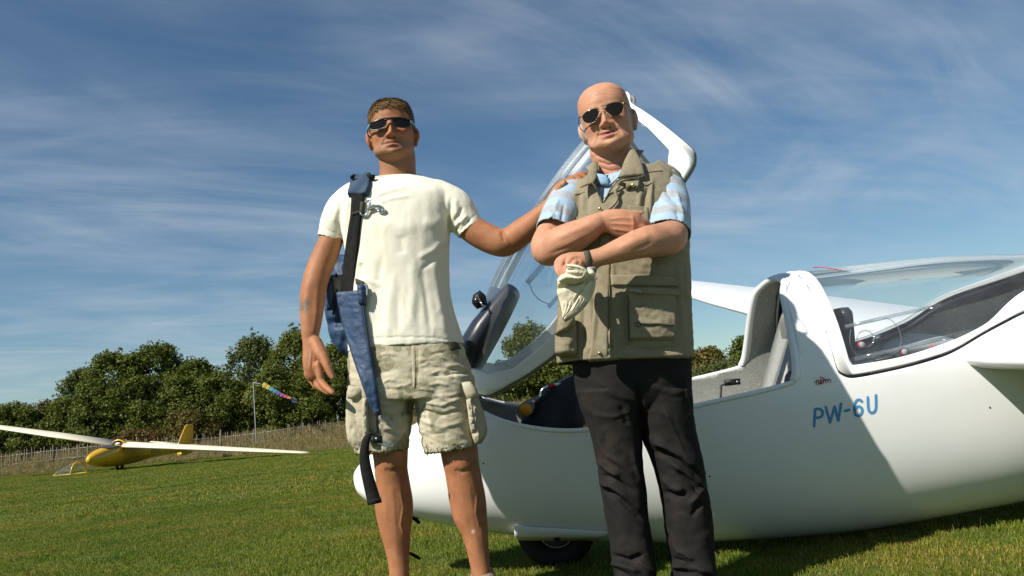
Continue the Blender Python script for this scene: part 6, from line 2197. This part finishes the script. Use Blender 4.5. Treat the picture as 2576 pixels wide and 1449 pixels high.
pbv = bvh_of((pV, pF), (bodyV2, bodyF2))
add('collar_leaf', pillow([(1500, 436), (1504, 452), (1512, 466)], [(1518, 438), (1532, 450), (1534, 468)], 2.515, .016, 10, 14), 'collar_blue', polo)
add('collar_leaf', pillow([(1562, 425), (1548, 445), (1530, 466)], [(1572, 424), (1566, 440), (1546, 462)], 2.505, .016, 10, 14), 'collar_blue', polo)
add('navy_neck_fold', pillow([(1512, 452), (1514, 462), (1518, 472)], [(1534, 448), (1534, 460), (1530, 474)], 2.53, .012, 8, 10), 'navy_cloth', polo)  # dark navy cloth piece between the two collar leaves

# vest
v_t = lr_loft([(1403, 916, 1740, 902, Y2, .162), (1400, 870, 1739, 858, Y2, .166), (1402, 800, 1736, 790, Y2, .166), (1410, 720, 1732, 705, Y2, .162), (1420, 650, 1731, 632, Y2, .158), (1424, 590, 1731, 572, Y2, .152), (1424, 540, 1729, 515, Y2, .140), (1423, 505, 1722, 474, Y2, .122), (1428, 480, 1706, 438, Y2 + .005, .102), (1452, 462, 1672, 416, Y2 + .012, .086), (1484, 446, 1632, 402, Y2 + .02, .078), (1500, 436, 1612, 396, Y2 + .02, .074)], 70, 80, 2.45)
V, F = remesh([v_t], .0042, 3, .5)
F = np.asarray(F)
N = normals(V, F)
Pp = project(V)
V = V + N * (.0038 * fbm(V * np.array([8, 8, 6]), 3) + .0022 * (1 - 2 * np.abs(fbm(V * np.array([20, 20, 24]) + 8, 2))))[:, None]
V = apply_folds(V, F, [
    ([(1438, 490), (1436, 540), (1446, 590)], 4, -.010), ([(1446, 478), (1445, 530), (1452, 590)], 4, .009), ([(1456, 480), (1454, 530), (1460, 590)], 4, -.007), ([(1468, 480), (1464, 540)], 5, .004), ([(1480, 490), (1478, 550)], 5, -.003),
    ([(1632, 470), (1622, 500), (1620, 540)], 5, -.009), ([(1640, 450), (1636, 500), (1634, 540)], 5, .008), ([(1612, 480), (1606, 520)], 5, .005), ([(1655, 420), (1690, 440)], 5, .004),
    ([(1480, 660), (1482, 740), (1490, 820), (1482, 890)], 7, .006), ([(1500, 680), (1508, 780), (1500, 870)], 6, -.006), ([(1465, 700), (1468, 800), (1462, 890)], 7, -.008), ([(1520, 830), (1545, 850), (1560, 880)], 7, .006), ([(1495, 840), (1520, 865), (1545, 880)], 5, -.006), ([(1480, 880), (1500, 870), (1540, 885)], 6, .006),
    ([(1705, 660), (1712, 740), (1718, 840)], 7, .007), ([(1720, 680), (1724, 760)], 5, -.007), ([(1610, 660), (1650, 672), (1700, 660)], 7, .004), ([(1560, 672), (1600, 690), (1660, 692)], 5, -.003), ([(1570, 875), (1640, 882), (1700, 874)], 6, -.007), ([(1545, 890), (1640, 893), (1735, 888)], 4, .004), ([(1540, 660), (1545, 720)], 6, .004)])
nk = W(1556, 418, Y2 + .02)
# open the neck in a V down the front
Fc = V[F].mean(1)
Fp = project(Fc)
vn = (Fc[:, 1] < Y2 + .01) & (Fp[:, 1] < 508)
lx = np.interp(Fp[:, 1], [400, 440, 470, 508], [1499, 1500, 1502, 1514]); rx = np.interp(Fp[:, 1], [400, 440, 470, 508], [1600, 1562, 1540, 1516])
F = F[~(vn & (Fp[:, 0] > lx) & (Fp[:, 0] < rx))]
vV, vF = cut_caps(V, F, [(nk, (0, 0, 1), .14, .03), (W(1571, 909, Y2), W(1571, 909, Y2) - W(1571, 800, Y2), .30, .018)])
# arm holes
Fc = vV[vF].mean(1); Fp = project(Fc)
nrm_ = np.cross(vV[vF[:, 2]] - vV[vF[:, 0]], vV[vF[:, 3]] - vV[vF[:, 1]]); nrm_ /= np.linalg.norm(nrm_, axis=1)[:, None] + 1e-9
cA, cB = W(1420, 540, Y2 - .01), W(1728, 520, Y2 - .04)
kill = np.zeros(len(Fc), bool)
for c_, sx_ in ((cA, -1), (cB, 1)):
    dd = Fc - c_
    kill |= (sx_ * dd[:, 0] > -.06) & ((dd[:, 1] / .115) ** 2 + (dd[:, 2] / .125) ** 2 < 1) & (sx_ * nrm_[:, 0] > .42)
vest = add('vest', (vV, vF), ['vest_cotton', 'vest_lining'], m2)
solidify(vest, .004, -1, True, 1)
vbv = bvh_of((V, F))


def vp(name, L, R, h=.006, mname='vest_cotton', parent=vest, nu=24, nv=24, **k):
    k.setdefault('smooth', 8)
    return add(name, patch(vbv, L, R, nu, nv, h, .004, k.pop('edge', .08), k.pop('edgev', .08), Y=2.50, **k), mname, parent)


wr = lambda a, s: (lambda u, v, P: a * fbm(P.reshape(-1, 3) * s, 3).reshape(P.shape[:2]))
# lower bellows pocket with flap, zip and badge
pk = vp('pocket', [(1568, 722), (1571, 790), (1573, 862)], [(1702, 724), (1703, 790), (1700, 862)], .018, nu=44, nv=44, edge=.10, edgev=.10, smooth=12, bump=wr(.007, 24))
vp('pocket_flap', [(1534, 690), (1535, 722)], [(1706, 692), (1708, 724)], .010, nu=40, nv=14, parent=vest, edge=.03, edgev=.16, smooth=12, bump=wr(.002, 30))
vp('pocket_flap', [(1576, 724), (1574, 742)], [(1706, 726), (1706, 752)], .026, nu=40, nv=12, parent=vest, edge=.04, edgev=.2, smooth=12, bump=wr(.003, 30))
zp = vp('zip', [(1596, 811), (1595, 819)], [(1692, 816), (1692, 824)], .023, 'vest_lining', vest, nu=40, nv=8, smooth=14)
vp('zip_teeth', [(1600, 813.5), (1600, 816.5)], [(1690, 818.5), (1690, 821.5)], .0255, 'zip_metal', vest, nu=40, nv=5, smooth=14)
vp('zip_pull', [(1594, 809), (1600, 824)], [(1602, 808), (1612, 826)], .028, 'zip_metal', vest, nu=6, nv=10, smooth=14)
vp('badge', [(1579, 731), (1579, 738)], [(1612, 733), (1612, 740)], .032, 'grey_metal', vest, nu=16, nv=6, smooth=14, edge=.02, edgev=.1)
# pocket at the other side, seen from its edge
pk = add('pocket', pillow([(1400, 805), (1394, 850), (1394, 885), (1402, 897)], [(1448, 800), (1452, 850), (1452, 885), (1448, 902)], 2.515, .12, 26, 30, None, crumple(.005, 32), .35), 'vest_cotton', vest)
add('pocket_flap', pillow([(1403, 798), (1400, 822), (1396, 843)], [(1446, 792), (1446, 815), (1425, 838)], 2.47, .07, 20, 16, None, crumple(.003, 34), .35), 'vest_cotton', vest)
# front edge, hem, seams, snaps
vp('front_placket', [(1513, 508), (1507, 600), (1492, 760), (1480, 905)], [(1534, 520), (1538, 640), (1533, 760), (1532, 905)], .006, nu=16, nv=70, edge=.10, edgev=.02, smooth=10, bump=wr(.003, 26))
vp('hem_band', [(1478, 893), (1477, 912)], [(1737, 886), (1738, 903)], .005, nu=60, nv=8, edge=.02, edgev=.2, smooth=6)
vp('seam', [(1531, 690), (1533, 790), (1534, 895)], [(1533, 690), (1535, 790), (1536, 895)], .008, 'vest_seam', nu=4, nv=50, edge=.3, edgev=.02, smooth=10)
vp('seam', [(1574, 742), (1574, 800), (1577, 868)], [(1576.5, 742), (1576.5, 800), (1579, 868)], .023, 'vest_seam', nu=4, nv=40, edge=.3, edgev=.02, smooth=12)
vp('shoulder_seam', [(1438, 492), (1437, 494)], [(1472, 482), (1473, 484)], .003, 'vest_seam', nu=16, nv=4, edge=.05, edgev=.3)
vp('shoulder_seam', [(1622, 434), (1622, 436)], [(1668, 428), (1669, 430)], .003, 'vest_seam', nu=16, nv=4, edge=.05, edgev=.3)
# chest pocket with stitched flap, breast flap with a snap
vp('chest_pocket', [(1578, 515), (1578, 560)], [(1634, 520), (1634, 560)], .008, nu=22, nv=16, smooth=10, bump=wr(.003, 30))
vp('chest_pocket', [(1440, 545), (1446, 590)], [(1496, 542), (1498, 580)], .006, nu=22, nv=16, smooth=10, bump=wr(.002, 30))
fl = vp('breast_flap', [(1546, 458), (1552, 466), (1578, 470)], [(1612, 452), (1611, 464), (1606, 478)], .018, nu=22, nv=14, smooth=14)


def snap(x, y, lift=.012, r=.0055, nm='brass_snap'):
    h_ = vbv.ray_cast(Vector(CAM), Vector(ray(x, y)).normalized())[0]
    d = Vector(ray(x, y)).normalized()
    c = np.array(h_ - d * lift)
    k = add(nm, world_tube([c, c + np.array(d) * .004], [2 * r, 2 * r], 1, 16, (0.2, 0, 1), False, False), 'gold_metal', vest)
    add('snap_centre', world_tube([c - np.array(d) * .0012, c], [r, r], 1, 12, (0.2, 0, 1), False, False), 'vest_lining', vest)


snap(1592, 466, .026, .0055)
snap(1509, 525, .014)
snap(1508, 888, .012, .005)
# collar leaves and the open zip
add('collar_leaf', pillow([(1494, 405), (1476, 440), (1457, 474)], [(1504, 408), (1503, 440), (1492, 462)], 2.50, .022, 20, 26, [.045, .02, -.012], crumple(.002, 40), .4), 'vest_cotton', vest)
add('collar_leaf', pillow([(1588, 372), (1570, 405), (1556, 447)], [(1597, 376), (1614, 408), (1623, 440)], 2.50, .024, 22, 26, [.06, .015, -.015], crumple(.002, 40), .4), 'vest_cotton', vest)
add('collar_stand', world_tube([W(x, y, Y) for x, y, Y in ((1497, 432, 2.55), (1490, 418, 2.62), (1510, 402, 2.70), (1550, 392, 2.735), (1590, 382, 2.70), (1602, 382, 2.62), (1598, 396, 2.56))], [.03, .05, .055, .055, .055, .05, .03], .25, 12, (0, 0, 1)), 'vest_cotton', vest)
for pts_ in ([(1492, 462), (1500, 474), (1508, 492), (1514, 508)], [(1622, 442), (1590, 449), (1562, 450), (1545, 464), (1530, 486), (1518, 508)]):
    C_ = [W(x, y, 2.475 + (.0 if y < 480 else .012)) for x, y in pts_]
    add('zip_edge', wire(C_, .0028, 6, 6), 'zip_metal', vest)
add('front_edge_roll', wire([W(1556, 470, 2.475), W(1548, 482, 2.472), W(1553, 500, 2.47), (W(1543, 516, 2.468)), W(1526, 530, 2.47)], .005, 8, 5), 'vest_cotton', vest)

# trousers
hip = lr_loft([(1440, 890, 1737, 884, Y2, .150), (1442, 930, 1736, 925, Y2, .150), (1452, 985, 1736, 975, Y2, .143), (1474, 1030, 1728, 1020, Y2, .112), (1500, 1060, 1700, 1050, Y2, .06)], 24, 64, 2.5)
la = lr_loft([(1450, 985, 1618, 985, Y2, .14), (1468, 1040, 1615, 1040, Y2, .128), (1488, 1095, 1612, 1095, Y2, .112), (1500, 1155, 1613, 1155, Y2, .102), (1510, 1216, 1621, 1216, Y2, .098), (1520, 1276, 1627, 1276, Y2, .094), (1530, 1337, 1634, 1337, Y2, .090), (1538, 1390, 1642, 1390, Y2, .088), (1546, 1449, 1648, 1449, Y2 - .01, .092), (1548, 1490, 1652, 1490, Y2 - .01, .10), (1550, 1512, 1652, 1512, Y2 - .01, .10)], 60, 56, 2.3)
lb_ = lr_loft([(1590, 985, 1737, 980, Y2, .14), (1600, 1040, 1739, 1035, Y2, .128), (1614, 1095, 1747, 1090, Y2, .112), (1640, 1155, 1761, 1150, Y2, .104), (1656, 1216, 1773, 1212, Y2, .100), (1667, 1276, 1783, 1274, Y2, .096), (1676, 1337, 1789, 1335, Y2, .092), (1685, 1390, 1791, 1388, Y2, .090), (1694, 1449, 1801, 1449, Y2 - .01, .096), (1694, 1490, 1806, 1490, Y2 - .01, .104), (1695, 1512, 1806, 1512, Y2 - .01, .104)], 60, 56, 2.3)
V, F = remesh([hip, la, lb_], .0042, 3, .5)
F = np.asarray(F)
N = normals(V, F)
V = V + N * (.005 * fbm(V * np.array([6, 6, 5]), 3) + .003 * (1 - 2 * np.abs(fbm(V * np.array([12, 12, 16]) + 3, 2))))[:, None]
V = apply_folds(V, F, [
    ([(1508, 1160), (1530, 1180), (1560, 1200)], 7, .014), ([(1505, 1215), (1540, 1222), (1590, 1262), (1618, 1290)], 6, .014), ([(1512, 1232), (1545, 1242), (1590, 1285), (1620, 1312)], 6, -.012), ([(1515, 1195), (1545, 1205), (1600, 1240)], 6, -.010), ([(1520, 1140), (1560, 1165), (1600, 1200)], 7, .008), ([(1590, 1130), (1600, 1180), (1612, 1220)], 6, .008),
    ([(1640, 1110), (1670, 1120), (1720, 1150), (1755, 1185)], 8, .014), ([(1645, 1135), (1690, 1150), (1740, 1185), (1765, 1210)], 7, -.014), ([(1690, 1165), (1735, 1195), (1768, 1225)], 6, .012), ([(1700, 1185), (1740, 1215), (1765, 1250)], 6, -.012), ([(1665, 1200), (1690, 1225), (1720, 1235)], 8, .010), ([(1665, 1235), (1700, 1250), (1730, 1240)], 7, -.012), ([(1735, 1270), (1760, 1240), (1775, 1220)], 7, .010), ([(1740, 1300), (1765, 1260)], 6, -.010),
    ([(1540, 1398), (1580, 1410), (1620, 1395)], 6, -.014), ([(1536, 1415), (1570, 1425), (1610, 1440)], 7, .016), ([(1550, 1432), (1590, 1455), (1630, 1470)], 5, -.012), ([(1600, 1410), (1630, 1430), (1645, 1440)], 6, .010), ([(1690, 1405), (1720, 1415), (1760, 1440)], 6, -.014), ([(1690, 1425), (1730, 1425), (1790, 1445)], 7, .016), ([(1710, 1440), (1750, 1440), (1800, 1462)], 5, -.012), ([(1700, 1385), (1722, 1392), (1745, 1410)], 5, .010),
    ([(1475, 1000), (1495, 1090), (1510, 1160)], 3, .004), ([(1640, 970), (1690, 990), (1720, 985)], 8, .005), ([(1600, 960), (1612, 1010), (1614, 1060)], 6, -.012), ([(1500, 950), (1540, 990), (1590, 1010)], 8, .006), ([(1660, 1030), (1700, 1060), (1735, 1110)], 8, .006), ([(1670, 1020), (1700, 1090), (1725, 1150)], 3, .004), ([(1720, 930), (1728, 1000), (1745, 1090)], 2.2, .004), ([(1560, 1020), (1580, 1070)], 7, -.006), ([(1490, 1040), (1540, 1050), (1590, 1035)], 6, .004)])
trV, trF = cut_caps(V, F, [(W(1600, 1512, Y2 - .01), W(1600, 1512, Y2) - W(1590, 1400, Y2), .15, .014), (W(1750, 1512, Y2 - .01), W(1750, 1512, Y2) - W(1740, 1400, Y2), .15, .014)])
tr = add('trousers', (trV, trF), 'trouser_cloth', m2)
solidify(tr, .003)
for (x, k) in ((1602, -1), (1752, 1)):
    c = W(x, 1500, Y2 - .02)
    rings = []
    for t_, wv, hh in ((-.11, .035, .05), (-.09, .042, .10), (-.03, .045, .12), (.03, .048, .10), (.10, .053, .07), (.15, .050, .055), (.185, .032, .04), (.195, .010, .025)):
        a = np.linspace(0, 2 * math.pi, 24, endpoint=False)
        fx, fy = math.sin(rad(14 * k)), -math.cos(rad(14 * k))
        cc = np.array([c[0] + fx * t_, c[1] + fy * t_, 0])
        rings.append(np.stack([cc[0] - fy * wv * np.cos(a), cc[1] + fx * wv * np.cos(a), hh / 2 + hh / 2 * sgnpow(np.sin(a), .7)], 1))
    add('shoe', loft(rings), 'shoe_dark', m2)


# ------------------------------------------------------------------ aviator sunglasses
def H2(P):
    return (np.atleast_2d(P) * np.asarray(S2)) @ B2 + O2


mat('dull_gold', (.20, .15, .07), .32, .5, 1.0)
gl2 = thing('sunglasses', tuple(H2([0, .1, 0])[0]), 'gold rimmed aviator sunglasses worn by the bald man', 'sunglasses')
surf2 = lambda x, z: .100 - 2.6 * x * x
for s in (-1, 1):
    ol = catmull([(s * .0075, .004), (s * .016, .0130), (s * .036, .0155), (s * .054, .010), (s * .060, -.002), (s * .054, -.018), (s * .038, -.0260), (s * .021, -.020), (s * .0075, .004)], 5)[:-1]
    V, F = lens_patch(ol, surf2)
    o = add('lens', (H2(V), F), 'lens_dark', gl2); solidify(o, .0016, 0)
    ed = np.array([(p[0], surf2(*p) + .0006, p[1]) for p in np.concatenate([ol, ol[:1]])])
    add('rim', world_tube(H2(ed), np.full(len(ed), .0013), 1, 8, (0.1, 1, .2), False, False), 'dull_gold', gl2)
    tp = H2([(s * .059, surf2(.059, 0), .006), (s * .070, .080, .007), (s * .0785, .040, .004), (s * .081, -.010, .004)])
    add('temple', world_tube(catmull(tp, 4), np.full(13, .0042), .7, 8, (1, 0, 0)), 'frame_black', gl2)
    add('hinge', ellipsoid(H2([s * .061, surf2(.061, 0) + .001, .006])[0], (.0035, .0035, .003)), 'gold_metal', gl2)
for z, b in ((.0045, .1035), (.0135, .1045)):
    add('bridge', world_tube(H2([(-.0125, .101, z - .001), (0, b, z), (.0125, .101, z - .001)]), [.0018] * 3, 1, 8), 'dull_gold', gl2)
for s in (-1, 1):
    add('nose_pad', ellipsoid(H2([s * .0105, .093, -.010])[0], (.0025, .004, .005)), 'clear_strip', gl2)


# ------------------------------------------------------------------ wrist watch
def band(c, axis, view, ra, rb, wid, th, n=40):
    axis = np.asarray(axis, float); axis /= np.linalg.norm(axis)
    u = np.cross(axis, view); u /= np.linalg.norm(u); v = np.cross(axis, u)
    a = np.linspace(0, 2 * math.pi, n, endpoint=False)
    rings = []
    for off, r in ((-wid / 2, 0), (-wid / 2, th), (wid / 2, th), (wid / 2, 0), (-wid / 2, 0)):
        rings.append(c + axis * off + np.cos(a)[:, None] * u * (ra + r) + np.sin(a)[:, None] * v * (rb + r))
    return loft(rings, False)


wc_ = W(1478, 653.5, 2.355)
wax = W(1500, 649, 2.355) - W(1465, 655, 2.355)
rw = 21.5 * m_per_px(wc_)
wt = thing('wrist_watch', tuple(wc_), 'wrist watch on a dark woven strap at the bald man\'s wrist', 'watch')
add('strap', band(wc_, wax, wc_ - CAM, rw, rw * .88, .018, .0025), 'watch_strap', wt)
cs_ = W(1486, 677, 2.345)
o = add('case', world_tube([cs_ + np.array([0, 0, .004]), cs_ + np.array([0, 0, -.006])], [.034, .034], 1, 24, (0, 1, 0), False, False), 'grey_metal', wt)
add('crown', ellipsoid(cs_ + np.array([.02, 0, 0]), (.004, .003, .003)), 'chrome', wt)
add('strap_keeper', band(W(1474, 640, 2.352), wax, wc_ - CAM, .006, .004, .004, .002, 16), 'grey_metal', wt)

# ------------------------------------------------------------------ crumpled sun hat in his hand
hat = thing('sun_hat', tuple(W(1440, 740, 2.33)), 'crumpled cream cotton sun hat hanging from the bald man\'s hand', 'hat')


def hb1(u, v, p):
    r = .006 * float(fbm(p[None] * 26, 3)[0])
    w_ = (v - .30) - (u - .5) * -.45
    r += .010 * math.exp(-((v - .20 + .10 * u) / .07) ** 2) - .012 * math.exp(-((v - .30 + .06 * u) / .035) ** 2)
    r -= .007 * math.exp(-((u * .9 + v - .98) / .03) ** 2) * (v > .3)
    r += .0018 * math.sin((u * 2.2 + v * 1.4) * 26) * (v > .55)
    r -= .005 * math.exp(-((u - .90) / .018) ** 2) * (v > .25)
    return r


brm = add('brim', pillow([(1412, 690), (1401, 706), (1400, 735), (1406, 760), (1412, 785), (1414, 800), (1418, 808)], [(1490, 676), (1499, 695), (1499, 712), (1492, 740), (1474, 770), (1448, 795), (1424, 810)], 2.325, .055, 44, 60, [0, -.006, -.004, .0, .004, .006, .008], hb1, .33), 'hat_cloth', hat)


def hb2(u, v, p):
    return .006 * float(fbm(p[None] * 30 + 4, 3)[0]) - .010 * math.exp(-((v - .52 - .12 * math.sin(u * 3)) / .07) ** 2) * (u < .75)


add('crown', pillow([(1428, 665), (1424, 676), (1420, 688), (1410, 700), (1404, 708)], [(1440, 664), (1472, 676), (1482, 690), (1474, 704), (1446, 716)], 2.285, .055, 36, 40, [0, -.004, -.006, -.004, 0], hb2, .40), 'hat_cloth', hat)
add('crown_fold', pillow([(1426, 664), (1424, 671), (1430, 680)], [(1450, 670), (1466, 677), (1470, 686)], 2.262, .030, 20, 16, None, hb2, .45), 'hat_cloth', hat)
add('button', ellipsoid(W(1500, 700, 2.30), (.004, .004, .004)), 'vest_seam', hat)
